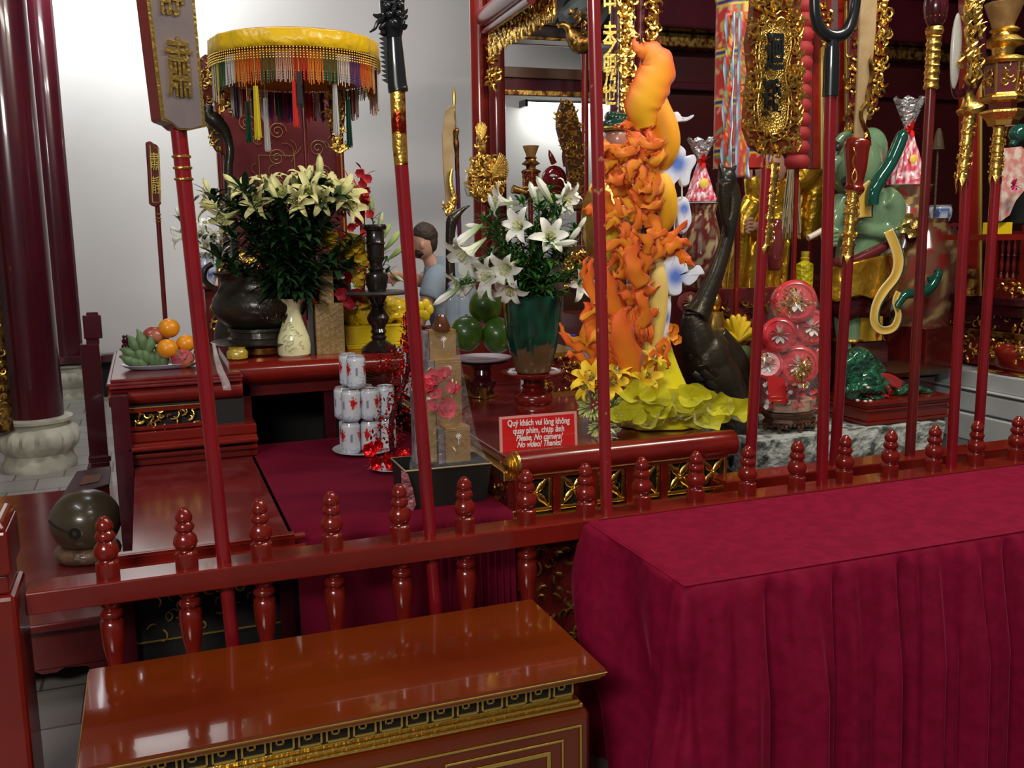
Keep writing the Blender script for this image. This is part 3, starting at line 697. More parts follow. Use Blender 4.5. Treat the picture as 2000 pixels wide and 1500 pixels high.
tpx(mb, Y1+.03, [(1890, 185, 14), (1903, 150, 16), (1908, 100, 17), (1906, 50, 16), (1900, 5, 15), (1896, -60, 12)], n=12)
c0 = P(1890, 190, Y1)
tpx(mb, Y1+.005, [(1880, 180, 9), (1868, 184, 8), (1858, 150, 3)]); 
mb.build('dragon_back', lacd, o)
mb = MB()
for i in range(64):
    y = rr.uniform(-40, 185); x = rr.uniform(1878, 1912)+ (6 if y < 120 else 0); yy = Y1-.02-rr.uniform(0, .015)
    tpx(mb, yy, [(x, y, 3.5), (x+rr.uniform(-9, 9), y-10, 4), (x+rr.uniform(-6, 14), y-22, 3), (x+rr.uniform(-14, 16), y-30, .8)], k=2, n=6)
mb.build('gilt_dragon', gold, o)
# 6 big carved gilt plaque pole (rear rack)
o, a0, b, d = pole('plaque_pole', (1497, 330), (1464, 925), Y2, .018, .0205, polem, 'red pole bearing the large openwork gilt plaque with two black characters', 'placard')
gilt_collar(o, Y2, 1510, 318, 1493, 480, .0205, rr)
YP = Y2
ol = [(1470, 40), (1462, 80), (1468, 140), (1460, 200), (1458, 250), (1470, 285), (1495, 300), (1525, 300), (1552, 275), (1560, 230), (1566, 160), (1560, 90), (1566, 40), (1560, -20), (1530, -60), (1500, -60), (1475, -20)]
ctr = (1513, 130)
mb = MB(); mb.prism([P(x, y, YP-.012) for x, y in ol], (0, .03, 0)); mb.build('openwork_ground', mat('dark_gilt_ground', (.16, .03, .01), .4), o, smooth=False)
il = [(1488, 60), (1482, 110), (1487, 150), (1480, 200), (1484, 245), (1500, 262), (1522, 258), (1536, 240), (1540, 190), (1534, 140), (1545, 90), (1540, 50), (1525, 34), (1512, 44), (1500, 40)]
mb = MB(); mb.prism([P(x, y, YP-.022) for x, y in il], (0, .012, 0))
mb.build('panel', mat('stippled_gold', (.72, .50, .14), .35, 1.0, bump=1.0, bscale=160, bdist=.01, ctype='V'), o, smooth=False)
mb = MB(); lp = [P(x, y, YP-.025) for x, y in il]; lp.append(lp[0]); mb.tube(smooth_path(lp, 3), .003, n=6)
cx, cy = 1512, 150; lp = [P(cx+(x-cx)*1.22, cy+(y-cy)*1.12, YP-.018) for x, y in il]; lp.append(lp[0]); mb.tube(smooth_path(lp, 3), .003, n=6)
mb.build('rims', gold, o)
mb = MB(); n_ = 0
from itertools import count
def inside(x, y, poly):
    c = False; j = len(poly)-1
    for i in range(len(poly)):
        xi, yi = poly[i]; xj, yj = poly[j]
        if (yi > y) != (yj > y) and x < (xj-xi)*(y-yi)/(yj-yi)+xi: c = not c
        j = i
    return c
big = [(ctr[0]+(x-ctr[0])*1.10, ctr[1]+(y-ctr[1])*1.03) for x, y in ol]
while n_ < 260:
    x = rr.uniform(1450, 1575); y = rr.uniform(-60, 305)
    if not inside(x, y, big) or inside(x, y, il): continue
    n_ += 1; a = rr.uniform(0, 2*pi); t_r = rr.choice((-1, 1))*rr.uniform(.4, .9); q = []; X_, Y_ = x, y
    for j in range(5): q.append((X_, Y_, (2.6, 3.2, 2.8, 2, .8)[j])); X_ += cos(a)*5; Y_ += sin(a)*5; a += t_r
    tpx(mb, YP-.02-rr.uniform(0, .012), q, k=1, n=5)
for i in range(20):    # flame points down the right edge
    y = 40+i*13; tpx(mb, YP-.015, [(1556, y+10, 4), (1562+4*sin(i), y, 3), (1566+4*sin(i), y-12, .8)], k=2, n=6)
mb.build('openwork_carving', gold, o)
text_mesh('迴', .125, black, 'black_character', o, P(1513, 106, YP-.032), ex=.006, rot=(pi/2, 0, radians(-3)), sx=.55, bold=.003)
text_mesh('避', .125, black, 'black_character', o, P(1507, 196, YP-.032), ex=.006, rot=(pi/2, 0, radians(-3)), sx=.55, bold=.003)
# 7 glaive with pale wooden blade
o, a0, b, d = pole('glaive_pole', (1663, 410), (1629, 918), Y2, .0185, .0205, polem, 'red pole with dragon-mouth gilt collar holding a long pale wooden glaive blade', 'glaive')
gilt_collar(o, Y2, 1667, 372, 1655, 500, .019, rr)
mb = MB(); tpx(mb, Y2, [(1666, 375, 17), (1668, 368, 20), (1669, 358, 16), (1672, 330, 20), (1673, 300, 23), (1674, 280, 25), (1675, 272, 20)], n=20); mb.build('collar_bulb', lac, o)
mb = MB()
for sgn, ph in ((1, 0), (-1, 0)):
    pts = []
    for i in range(25):
        t = i/24; c = P(1668+4*t, 360-72*t, Y2-.026-.004*sin(t*9)); c.x += .010*sin(t*2*pi*1.2+ (0 if sgn > 0 else pi)); pts.append(c)
    mb.tube(pts, .0022, n=6)
for i in range(40):
    a = rr.uniform(0, 2*pi); y = rr.choice((rr.uniform(262, 292), rr.uniform(268, 330))); 
    if y > 292: a = rr.choice((rr.uniform(-.5, .5), rr.uniform(pi-.5, pi+.5)))
    c = P(1674, y, Y2); r = .027; s_ = V((cos(a), sin(a), 0)); t_ = V((-sin(a), cos(a), 0))
    mb.tube([c+s_*r, c+s_*(r+.004)+t_*.006+V((0, 0, .006)), c+s_*(r+.002)+t_*.013+V((0, 0, .002))], [.0035, .004, .001], n=6)
mb.ball(P(1675, 283, Y2-.026), .012, n=12, m=8); mb.build('dragon_mouth', gold, o)
wood = mat('pale_wood', (.46, .33, .17), .5, mix=(.38, .25, .12), mscale=12)
mb = MB(); pts = [(1669, 270), (1674, 180), (1678, 80), (1683, -40), (1716, -40), (1711, 60), (1702, 160), (1692, 240), (1688, 270)]
mb.prism([P(x, y, Y2-.005) for x, y in pts], (0, .010, 0)); mb.build('blade', wood, o, smooth=False, bevel=.003)
mb = MB(); tpx(mb, Y2-.008, [(1698, 285, 4), (1694, 262, 5), (1683, 235, 4), (1682, 215, 4), (1690, 203, 4.5), (1697, 210, 3), (1694, 190, 5), (1702, 150, 4.5), (1700, 120, 4), (1704, 108, 3)], n=8, k=3); mb.build('flame_hook', goldd, o)
# 8 pole with carved knob
o, a0, b, d = pole('knobbed_pole', (1818, 172), (1776, 900), Y2, .0175, .0195, lacb, 'brownish red pole with ringed gilt sleeve and carved red knob', 'ceremonial pole')
mb = MB(); k = 40; prof = [(1818, 174, 13.5)]
for i in range(k):
    y = 172-i*3.1; t = i/k; q = (t*9) % 1; prof.append((1818+ (174-y)*.062, y, 13.2 + (1.8 if q < .3 else 0) + (3.0 if 0.84 < t < .96 else 0)))
p, r = spx(Y2, prof, 1); mb.tube(p, r, n=20); mb.build('gilt_sleeve', gold, o, ang=60)
mb = MB(); tpx(mb, Y2, [(1826, 50, 14), (1827, 40, 19), (1828, 15, 23), (1829, -10, 20), (1830, -30, 14)], n=20); mb.build('knob', lacd, o)
mb = MB()
for a in (-2.3, -1.57, -.84):
    for z in (-1, 1):
        c = P(1828, 12, Y2); s_ = V((cos(a), sin(a), 0)); t_ = V((-sin(a), cos(a), 0))
        mb.tube([c+s_*.030-t_*.011*z-V((0, 0, .014)), c+s_*.037, c+s_*.030+t_*.011*z+V((0, 0, .014))], [.001, .0045, .001], n=6)
for i in range(16):
    c = P(1827, 38, Y2); a = i*pi/8; s_ = V((cos(a), sin(a), 0)); mb.tube([c+s_*.024, c+s_*.034+V((0, 0, .008)), c+s_*.036+V((0, 0, .02))], [.004, .004, .001], n=5)
mb.build('gilt_stars', gold, o)
# 9 lantern pole
o, a0, b, d = pole('lantern_pole', (1952, 245), (1908, 895), Y2, .018, .0205, polem, 'red pole topped by a six-sided gilt lantern with flared wooden chimney at the right edge', 'lantern')
gilt_collar(o, Y2, 1952, 248, 1944, 345, .0195, rr)
def lantern(o, Yp, cx, y_bot, sc, n=6, g=gold, pm=lac):
    """tiers in pixels above y_bot, scaled by sc"""
    def L(rows, cxx=cx): return [(y_bot-h*sc, r*sc) for h, r in rows]
    mb = MB(); lpx(mb, Yp, cx, L([(0, 26), (10, 30), (14, 34), (24, 42), (28, 42), (32, 30)]), n=n, ph=.3); lpx(mb, Yp, cx, L([(44, 28), (48, 42), (54, 45), (58, 40)]), n=n, ph=.3)
    mb.build('stand', g, o, smooth=False, bevel=.001)
    mb = MB(); lpx(mb, Yp, cx, L([(30, 24), (46, 26), (58, 33), (118, 37), (122, 30)]), n=n, ph=.3); mb.build('lamp_body', pm, o, smooth=False)
    mb = MB(); base = P(cx, y_bot, Yp); s = S(cx, y_bot, Yp)*sc
    for i in range(n):
        a = .3+2*pi*i/n; a2 = .3+2*pi*(i+1)/n
        p0 = base+V((34*s*cos(a), 34*s*sin(a), 58*s*1.01)); p1 = base+V((38*s*cos(a), 38*s*sin(a), 120*s*1.01)); q0 = base+V((34*s*cos(a2), 34*s*sin(a2), 58*s*1.01)); q1 = base+V((38*s*cos(a2), 38*s*sin(a2), 120*s*1.01))
        mb.tube([p0, p1], 2.6*s, n=6); mb.tube([p0, q0], 2.6*s, n=6); mb.tube([p1, q1], 2.6*s, n=6)
        curls(mb, lambda u, v, h: (p0.lerp(q0, u)).lerp(p1.lerp(q1, u), v)+V((cos((a+a2)/2), sin((a+a2)/2), 0))*h, 9, 22*s, 2.2*s, rr, pad=.2)
    mb.build('gilt_frame', g, o)
    mb = MB(); lpx(mb, Yp, cx, L([(120, 40), (126, 44), (132, 38), (138, 20), (150, 22), (156, 38), (160, 40), (172, 24), (178, 22), (183, 28), (188, 22)]), n=12); mb.build('roof_tiers', g, o, ang=30)
    mb = MB(); lpx(mb, Yp, cx, L([(186, 18), (200, 22), (230, 34), (236, 36), (237, 33)]), n=24); mb.build('chimney', mat('chimney_wood', (.35, .20, .07), .5, mix=(.25, .13, .04), mscale=20), o)
lantern(o, Y2, 1958, 246, 1.0)
# ================================================================== SHRINE GATE behind, posts and gilt valances
rr = random.Random(31)
def round_post(name, Yp, x0, y0, x1, y1, wpx, m_, label, zb=0):
    A = P(x0, y0, Yp); B = P(x1, y1, Yp); r = wpx*S(x0, y0, Yp)/2
    mb = MB(); n = V((B.x, Yp, zb)); mb.tube([n, V((B.x, Yp, (A.z+n.z)/2)), V((B.x, Yp, max(A.z, 4.2)))], r, n=32)
    return one(name, mb, m_, label, 'pillar', loc=n)
gate = round_post('gate_pillar', 5.6, 928, 0, 940, 300, 37, lac, 'bright red round pillar at the left side of the shrine gate')
g2 = round_post('gate_pillar', 5.75, 968, 60, 972, 300, 33, lacb, 'darker red round pillar just behind the bright gate pillar')
def valance(name, fn, n, label, size=.05, rad=.007, seed=1, drops=True, gm=gold):
    """fn(u, v, h): u along, v 0 bottom .. 1 top, h out"""
    o = root(name, fn(.5, .5, 0), label, 'carving'); r_ = random.Random(seed)
    mb = MB(); rows = []
    for i in range(25): rows.append([fn(i/24, .12*abs(sin(i*1.1))+(1-.12*abs(sin(i*1.1)))*k/3, 0) for k in range(4)])
    mb.strip(rows); mb.build('backing', lacb, o, solid=.012, smooth=False)
    mb = MB(); curls(mb, lambda u, v, h: fn(u, v, h+.008), n, size, rad, r_, pad=.01)
    if drops:
        for i in range(int(n/5)):
            u = (i+.5)/int(n/5); a = fn(u, .0, .008); b = fn(u, .28, .012); c = fn(u, -.14*(1+sin(i*1.7)*.5), .008); mb.tube([b, a, c], [rad*.6, rad*1.1, rad*.3], n=6)
    mb.build('gilt_foliage', gm, o); return o
# beam running toward the viewer at the upper left of the gate
a0 = P(945, 38, 5.6); a1 = P(1040, -38, 4.2)
o = root('gate_beam', a0, 'rounded red beam sloping out of the top of the picture from the bright gate pillar', 'beam')
mb = MB(); mb.tube([a0, a1], .055, n=20); mb.build('roll', lac, o)
mb = MB(); mb.tube([a0+V((0, .02, -.075)), a1+V((0, .02, -.075))], .022, n=10); mb.build('bead', lacb, o)
b0, b1, t0, t1 = P(955, 105, 5.5), P(1085, 25, 4.3), P(953, 50, 5.5), P(1085, -40, 4.3)
valance('gate_valance', lambda u, v, h: b0.lerp(b1, u).lerp(t0.lerp(t1, u), v)+V((-h*.5, -h, 0)), 210, 'gilt carved foliage valance hanging under the sloping red beam', .07, .009, 2)
valance('corner_valance', lambda u, v, h: P(954+17*u+6*(1-v)*0, 172-95*v, 5.5-h)+V((.0*(1-v), 0, 0)), 46, 'narrow gilt carved drop beside the bright gate pillar', .05, .008, 3, drops=False)
# beams seen through the gate
def xbeam(name, Yp, x0, x1, ya, yb_, d, m_, label, trims=()):
    A = P(x0, (ya+yb_)/2, Yp); B = P(x1, (ya+yb_)/2, Yp); zt = P((x0+x1)/2, ya, Yp).z; zb = P((x0+x1)/2, yb_, Yp).z
    o = root(name, (A.x, Yp, zb), label, 'beam')
    mb = MB(); mb.box((A.x, Yp, zb), (B.x, Yp+d, zt)); mb.build('beam', m_, o, smooth=False, bevel=.01)
    for (f0, f1, mm) in trims:
        mb = MB(); mb.box((A.x, Yp-.02, zb+(zt-zb)*f0), (B.x, Yp, zb+(zt-zb)*f1)); mb.build('gilt_moulding', mm, o, smooth=False, bevel=.005)
    return o
brown = mat('brown_lacquer', (.07, .03, .015), .3, coat=.3)
xbeam('lintel_beam', 7.2, 972, 1260, 136, 190, .2, lacd, 'dark red lintel with olive gilt edges crossing the gate opening', ((.0, .2, goldd), (.62, 1.0, brown)))
xbeam('upper_beam', 7.4, 972, 1300, 52, 82, .2, mat('near_black_red', (.02, .006, .008), .4), 'near black upper beam with old gilt line inside the gate', ((-.05, .18, goldd), (.9, 1.05, goldd)))
xbeam('pink_batten', 7.6, 972, 1140, 82, 88, .05, mat('pink_lacquer', (.45, .10, .09), .4), 'thin pinkish red batten below the near black beam')
# roof framing in the dark above
o = root('bracket_carving', P(1110, 60, 6.6), 'dark gilt carved dragon bracket under the roof beams', 'carving')
mb = MB(); tpx(mb, 6.6, [(1090, 50, 5), (1100, 48, 6), (1112, 56, 9), (1120, 72, 16), (1135, 84, 22), (1155, 78, 20)], n=10)
for i in range(26):
    x = rr.uniform(1110, 1165); y = rr.uniform(20, 92); tpx(mb, 6.55, [(x, y, 3), (x+6, y-6, 4), (x+rr.uniform(-6, 12), y-12, 1)], k=2, n=6)
mb.build('carving', goldd, o)
mb = MB(); tpx(mb, 6.7, [(1100, 40, 18), (1130, 20, 24), (1160, 10, 20)], n=8); mb.build('grey_cloud', mat('grey_paint', (.10, .12, .12), .5), o)
o = root('roof_rafters', P(1060, 10, 8.0), 'dark slanting rafters high inside the shrine', 'rafter')
for k in range(7):
    mb = MB(); a = P(975+k*45, 62, 8.4); b = P(1010+k*55, -60, 6.4); mb.tube([a, b], .05, n=6); mb.build('rafter', mat('rafter%d' % k, (.05+.01*k, .035, .02), .6) if k == 0 else bpy.data.materials['rafter0'], o)
mb = MB(); A, B = P(985, 58, 8.6), P(1180, -30, 8.6); mb.box((A.x, 8.6, A.z), (B.x+.6, 8.65, 4.9)); one('roof_lining', mb, dark, 'black roof lining above the shrine gate', 'panel', smooth=False)
# little inner red post and bracket
o = round_post('inner_post', 7.0, 1140, 90, 1142, 140, 14, lac, 'short salmon red post seen behind the worn pole')
# the tube lamp on the back wall
lt = P(1028, 203, 10.05); rt_ = P(1215, 212, 10.05)
o = root('tube_lamp', lt, 'lit white fluorescent tube on the back wall seen through the gate', 'lamp')
mb = MB(); mb.tube([lt, V((rt_.x, lt.y, lt.z))], .022, n=12); mb.build('tube', mat('lit_tube', (1, 1, 1), .5, emis=(.93, 1, .97), estr=9), o)
mb = MB(); mb.box((lt.x-.03, 10.0, lt.z-.03), (lt.x, 10.19, lt.z+.04)); mb.box((rt_.x, 10.0, lt.z-.03), (rt_.x+.03, 10.19, lt.z+.04)); mb.box((lt.x, 10.10, lt.z+.02), (rt_.x, 10.19, lt.z+.05)); mb.build('holder', black, o, smooth=False)
area('tube_lamp_light', (lt.x+.5, 9.95, lt.z-.05), (lt.x+.5, 10.2, lt.z-.5), 7, .9, .06, (.93, 1, .96))
# calligraphy pillar
cp = round_post('calligraphy_pillar', 4.75, 1200, 0, 1208, 210, 34, mat('plum_lacquer', (.13, .045, .055), .25, coat=.6), 'plum coloured round pillar with raised gilt characters, behind the flame of the fruit dragon')
o = root('calligraphy_board', P(1190, 120, 4.65), 'column of raised gilt characters on the plum pillar', 'carved characters')
for ch, y in (('中', 8), ('未', 68), ('之', 98), ('明', 130), ('乃', 158), ('世', 190)):
    text_mesh(ch, .115, gold, 'gilt_character', o, P(1191, y, 4.64), ex=.01, rot=(pi/2, 0, radians(-20)), sx=.62, bold=.003)
# gilt pierced strips and red pillar
def vstrip(name, Yp, xt, xb, w, y0, y1, label, n, seed, size=.06, rad=.009, frame_l=False, wb=None):
    wb = wb if wb is not None else w
    f = lambda u, v, h: P((xb+(xt-xb)*v)+(wb+(w-wb)*v)*(u-.5), y1+(y0-y1)*v, Yp-h)
    o = valance(name, f, n, label, size, rad, seed, drops=False)
    if frame_l:
        mb = MB(); mb.tube([f(0, 0, .01), f(0, 1, .01)], 2.2*S(xt, y0, Yp), n=6); mb.build('bead_edge', gold, o)
    return o
vstrip('pierced_strip', 4.6, 1224, 1226, 24, -30, 215, 'black backed pierced gilt strip right of the plum pillar', 150, 5, frame_l=True)
round_post('shrine_pillar', 4.7, 1248, 0, 1250, 280, 26, lacb, 'slim dark red pillar behind the top flame of the fruit dragon')
vstrip('leaf_border', 4.65, 1276, 1276, 20, -30, 96, 'ragged gilt leaf border hanging right of the slim pillar', 60, 6)
# dark interior of the shrine on the right
A = P(1285, 400, 6.6); B = P(2100, 400, 6.6)
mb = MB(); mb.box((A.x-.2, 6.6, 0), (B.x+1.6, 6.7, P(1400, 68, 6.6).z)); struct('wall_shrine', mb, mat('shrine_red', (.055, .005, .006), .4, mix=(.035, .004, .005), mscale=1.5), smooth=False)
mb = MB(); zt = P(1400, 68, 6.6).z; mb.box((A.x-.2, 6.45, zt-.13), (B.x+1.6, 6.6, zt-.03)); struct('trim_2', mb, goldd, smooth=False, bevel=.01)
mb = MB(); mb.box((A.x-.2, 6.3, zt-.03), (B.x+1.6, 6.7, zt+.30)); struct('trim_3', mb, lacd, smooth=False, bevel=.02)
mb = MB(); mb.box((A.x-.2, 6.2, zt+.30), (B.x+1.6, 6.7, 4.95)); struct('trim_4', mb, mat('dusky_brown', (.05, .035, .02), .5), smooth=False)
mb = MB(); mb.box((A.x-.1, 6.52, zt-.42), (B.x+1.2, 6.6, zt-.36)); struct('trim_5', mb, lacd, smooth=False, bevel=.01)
# right hand gate leaves: red posts with gilt edges
def sqpost(name, Yp, x, w, y0, y1, label, gilt=2.0, m_=lac, side=1):
    A = P(x, y0, Yp); B = P(x, y1, Yp); r = w*S(x, y1, Yp)/2; n = V((B.x, Yp, B.z)); X = (A.x+B.x)/2
    o = root(name, n, label, 'pillar')
    mb = MB(); mb.hexa([(B.x-r, Yp, B.z), (B.x+r, Yp, B.z), (B.x+r, Yp+.06, B.z), (B.x-r, Yp+.06, B.z), (A.x-r, Yp, A.z), (A.x+r, Yp, A.z), (A.x+r, Yp+.06, A.z), (A.x-r, Yp+.06, A.z)]); mb.build('post', m_, o, smooth=False, bevel=.004)
    g_ = gilt*S(x, y1, Yp); sx = side*(r-g_)
    mb = MB(); mb.tube([V((B.x+sx, Yp-.004, B.z)), V((A.x+sx, Yp-.004, A.z))], g_, n=6); mb.build('gilt_edge', goldp, o); return o
sqpost('shrine_post', 4.3, 1597, 22, -20, 330, 'red post with gilt edge behind the trident pole socket', 3.2)
sqpost('shrine_post', 4.4, 1646, 20, -20, 300, 'thin red post with gilt edge between the trident pole and the pale blade', 2.4)
sqpost('shrine_post', 3.95, 1903, 34, -20, 578, 'red post with gilt edge rising behind the mirror pole and the lantern pole', 3.5)
vstrip('carved_screen', 4.35, 1668, 1662, 16, -20, 300, 'narrow dark gilt screen left of the pale blade', 60, 7)
# curling flame border of the shrine door
def cf(u, v, h):
    cx = 1722-6*(1-v)**1+ -30*max(0, (.45-v))**1.2*2.2; return P(cx+ (u-.5)*(22+6*sin(v*11)), 232-262*v, 4.1-h)
valance('door_flame_border', cf, 130, 'bright gilt leaf border of the black doorway right of the pale blade', .06, .008, 8, drops=False)
def cf2(u, v, h): return P(1612+(u-.5)*20, 95-140*v, 4.2-h)
valance('door_flame_border', cf2, 36, 'gilt leaf border inside the trident fork', .05, .008, 9, drops=False)

# ================================================================== long ceremonial parasols of striped cloth
def long_parasol(x0, x1, ytop, ybot, Yp, label):
    cx = (x0+x1)/2; r = (x1-x0)/2*S(cx, 200, Yp); T = P(cx, ytop, Yp); B = P(cx, ybot, Yp)
    o = root('long_parasol', V((T.x, Yp, B.z)), label, 'ceremonial parasol')
    Y_, Pu, Re, Bl, Wh = (.75, .60, .05), (.05, .03, .20), (.55, .04, .03), (.08, .32, .60), (.8, .8, .8)
    H = T.z-B.z; nz = 90; n = 64; vs = []; cs = []
    for k in range(nz+1):
        z = H*k/nz; f = 1-k/nz; 
        bt = (f % .29)/.29
        for i in range(n):
            a = 2*pi*i/n; q = r*(1+.03*sin(a*9))
            c = Re
            if bt < .05 or .13 < bt < .18: c = Y_
            elif bt <= .13: c = Pu
            else:
                nn_ = noise.noise(V((cos(a)*r*26, sin(a)*r*26, z*26)))
                if nn_ > .30: c = (.65, .50, .10)
                elif nn_ < -.38: c = (.15, .35, .15)
                elif nn_ > .2: c = (.75, .30, .25)
            vs.append(V((T.x+q*cos(a), Yp+q*sin(a), B.z+z))); cs.append(c)
    fs = [(k*n+i, k*n+(i+1) % n, (k+1)*n+(i+1) % n, (k+1)*n+i) for k in range(nz) for i in range(n)]
    mb = MB(); mb.add(vs, fs, cs); mb.build('cloth_tube', vc, o)
    for a0, w, cA, cB in ((-2.55, .34, Re, Wh), (-2.05, .42, (.60, .09, .05), Bl), (-.7, .35, Re, Bl)):
        mb = MB(); rows = []; cols = []
        for k in range(50):
            z = H*(.90-k/49*.96); row = []
            for i in range(9):
                a = a0+w*(i/8-.5); q = r*1.10+.012*sin(k*.5+i)+.02*(k/49); row.append(V((T.x+q*cos(a), Yp+q*sin(a), B.z+z)))
                c = cA
                if i in (0, 8): c = Wh
                elif i in (1, 7): c = Bl
                else:
                    v = noise.noise(V((i*.9, k*.55, a0*3)))
                    c = (.65, .45, .08) if v > .28 else ((.15, .30, .12) if v < -.3 else cA)
                cols.append(c)
            rows.append(row)
        mb.strip(rows, cols); mb.build('hanging_band', vc, o, solid=.003)
    mb = MB(); mb.lathe(V((T.x, Yp, T.z-.005)), [(0, r*1.02), (.03, r*1.03), (.05, r*.9)], n=32, cols=[Y_]*3); mb.build('top_ring', vc, o)
    mb = MB(); mb.tube([V((T.x, Yp, .0)), V((T.x, Yp, T.z))], .015, n=8); mb.build('pole', lac, o)
long_parasol(1400, 1500, 0, 330, 4.35, 'embroidered long parasol in red, yellow, purple and sky blue, left of the big plaque')
long_parasol(1562, 1640, -60, 330, 4.9, 'second embroidered long parasol mostly hidden behind the trident pole')
# red scalloped pile between plaque and post
o = root('pleated_red_drum', P(1552, 340, 4.0), 'deep red tiered cloth drum right of the big plaque', 'hanging')
mb = MB(); pr_ = []
for k in range(13):
    for t in (0, .3, .7, .99): pr_.append((330-(k+t)*26, 18+7*sin(pi*t)))
lpx(mb, 4.0, 1556, pr_, n=32); mb.build('cloth_tiers', mat('deep_red_cloth', (.26, .010, .012), .7), o, ang=50)
mb = MB(); B = P(1556, 330, 4.0); mb.tube([V((B.x, B.y, 0)), V((B.x, B.y, B.z+.02))], .012, n=8); mb.build('pole', lac, o)
# tall red body column inside calligraphy etc. handled above

# ================================================================== RIGHT ALTAR on white stone plinth (face runs away from viewer)
pX = 4.07
ft = PX(2000, 742, pX); bk = PX(1812, 728, pX)
YN, YF, ZT = 3.2, 5.2, ft.z
o = root('stone_plinth', (pX+.5, 4.2, 0), 'white stone plinth with moulded courses under the gilded altar at right', 'plinth')
mb = MB(); z = ZT
for dz, ex in ((.09, 0), (.012, .02), (.012, -.01), (.10, .015), (.012, -.012), (.14, .03), (ZT-.366-.05, .0)):
    mb.box((pX-ex, YN, z-dz), (pX+1.4, YF, z)); z -= dz
mb.build('courses', stonew, o, smooth=False, bevel=.006)
mb = MB(); mb.box((pX-.05, YN-.0, 0), (pX+1.4, YF+.03, z)); mb.build('footing', stonew, o, smooth=False)
aX = pX+.10
def F2(x, y): q = PX(x, y, aX); return q.y, q.z
o = root('gilded_altar', (aX+.5, 4.2, ZT), 'carved red and gilt altar with open baluster rail standing on the white stone plinth', 'altar')
def zrow(y): return PX(1960, y, aX).z
mb = MB(); mb.box((aX, YN+.1, zrow(668)), (aX+1.0, 5.1, zrow(655))); mb.box((aX-.02, YN+.1, zrow(660)), (aX+.01, 5.1, zrow(648))); mb.build('gilt_band', goldd, o, smooth=False, bevel=.004)
mb = MB(); mb.box((aX-.03, YN+.1, zrow(618)), (aX+1.0, 5.1, zrow(596))); mb.box((aX-.05, YN+.1, zrow(596)), (aX+1.0, 5.1, zrow(580))); mb.box((aX+.01, YN+.1, zrow(648)), (aX+1., 5.1, zrow(618))); mb.build('table_edge', lacd, o, smooth=False, bevel=.006)
mb = MB(); zl, zh = zrow(648), zrow(620)
curls(mb, lambda u, v, h: V((aX+.005-h, YN+.1+1.9*u, zl+(zh-zl)*v)), 90, .06, .006, rr, pad=.02); mb.build('leaf_frieze', gold, o)
mb = MB(); zl, zh = zrow(722), zrow(668)
for i in range(40):
    t = i/39; y0 = YN+.1+1.9*t; dpt = .35+.65*abs(sin(t*pi*4))**1.5
    mb.box((aX+.01, y0, zh-(zh-zl)*dpt), (aX+.03, y0+.05, zh))
mb.build('apron', lacb, o, smooth=False)
mb = MB(); curls(mb, lambda u, v, h: V((aX-h, YN+.1+1.9*u, zh-(zh-zl)*(1-v)*(.4+.6*abs(sin(u*pi*4))**1.5))), 170, .06, .008, rr, pad=.02); mb.build('apron_carving', gold, o)
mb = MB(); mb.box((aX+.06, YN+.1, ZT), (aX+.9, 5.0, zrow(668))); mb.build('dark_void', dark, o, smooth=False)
# bulging leg near the right edge
lyc, lz = F2(1985, 735)
mb = MB(); zz0 = ZT; H = zrow(668)-ZT
for s_ in range(1):
    pts = []
    for t, e in ((0, .02), (.05, .0), (.12, .05), (.35, -.02), (.7, -.06), (1, -.02)):
        pts.append((t, e))
    rows = []
    for t, e in pts: rows.append([V((aX-.03+e*.5, lyc-.16-e, zz0+H*t)), V((aX-.07+e*.5, lyc, zz0+H*t)), V((aX-.03+e*.5, lyc+.16+e, zz0+H*t))])
    mb.strip(rows)
mb.build('cabriole_leg', lac, o, solid=.03, smooth=True)
mb = MB(); curls(mb, lambda u, v, h: V((aX-.075-h, lyc-.16+.32*u, zz0+H*(.55+.45*v))), 30, .05, .007, rr, pad=.05)
mb.tube([V((aX-.05, lyc+.19, zz0+H*.75)), V((aX-.06, lyc+.16, zz0+H*.4)), V((aX-.05, lyc+.20, zz0+H*.12)), V((aX-.05, lyc+.15, zz0+.02))], .008, n=6)
mb.tube([V((aX-.06, lyc-.2, zz0+.012)), V((aX-.06, lyc+.2, zz0+.012))], .008, n=6); mb.build('leg_gilding', gold, o)
# upper open rail with balusters
mb = MB(); sX = aX+.10
def G(x, y): return PX(x, y, sX)
yn = G(2060, 480).y; yf_ = G(1925, 480).y
for ya, yb_ in ((452, 462), (545, 556), (556, 578)):
    za, zb_ = PX(1970, yb_, sX).z, PX(1970, ya, sX).z; mb.box((sX, yn, za), (sX+.04, yf_, zb_))
mb.build('rail', lac, o, smooth=False, bevel=.003)
z0_, z1_ = PX(1970, 545, sX).z, PX(1970, 462, sX).z; H = z1_-z0_
for x in (1952, 1964, 1976, 1988):
    q = G(x, 500); mb = MB(); mb.lathe((sX+.02, q.y, z0_), [(0, .010), (.1*H, .010), (.14*H, .005), (.2*H, .011), (.35*H, .013), (.5*H, .007), (.55*H, .011), (.6*H, .006), (.75*H, .011), (.85*H, .007), (H, .010)], n=10); mb.build('spindle', lacb, o)
q = G(1935, 500); mb = MB(); mb.box((sX-.01, q.y-.03, z0_-.06), (sX+.05, q.y+.03, z1_+.06)); mb.build('post', lac, o, smooth=False, bevel=.003)
q = G(1998, 500); mb = MB(); mb.box((sX-.01, q.y-.04, z0_-.06), (sX+.05, q.y+.01, z1_+.06)); mb.build('post', lac, o, smooth=False, bevel=.003)
mb = MB(); q = G(1985, 570); curls(mb, lambda u, v, h: V((sX-.03-h, q.y-.1+.2*u, q.z-.01+.06*v)), 22, .04, .007, rr, pad=.02); mb.build('corner_carving', gold, o)
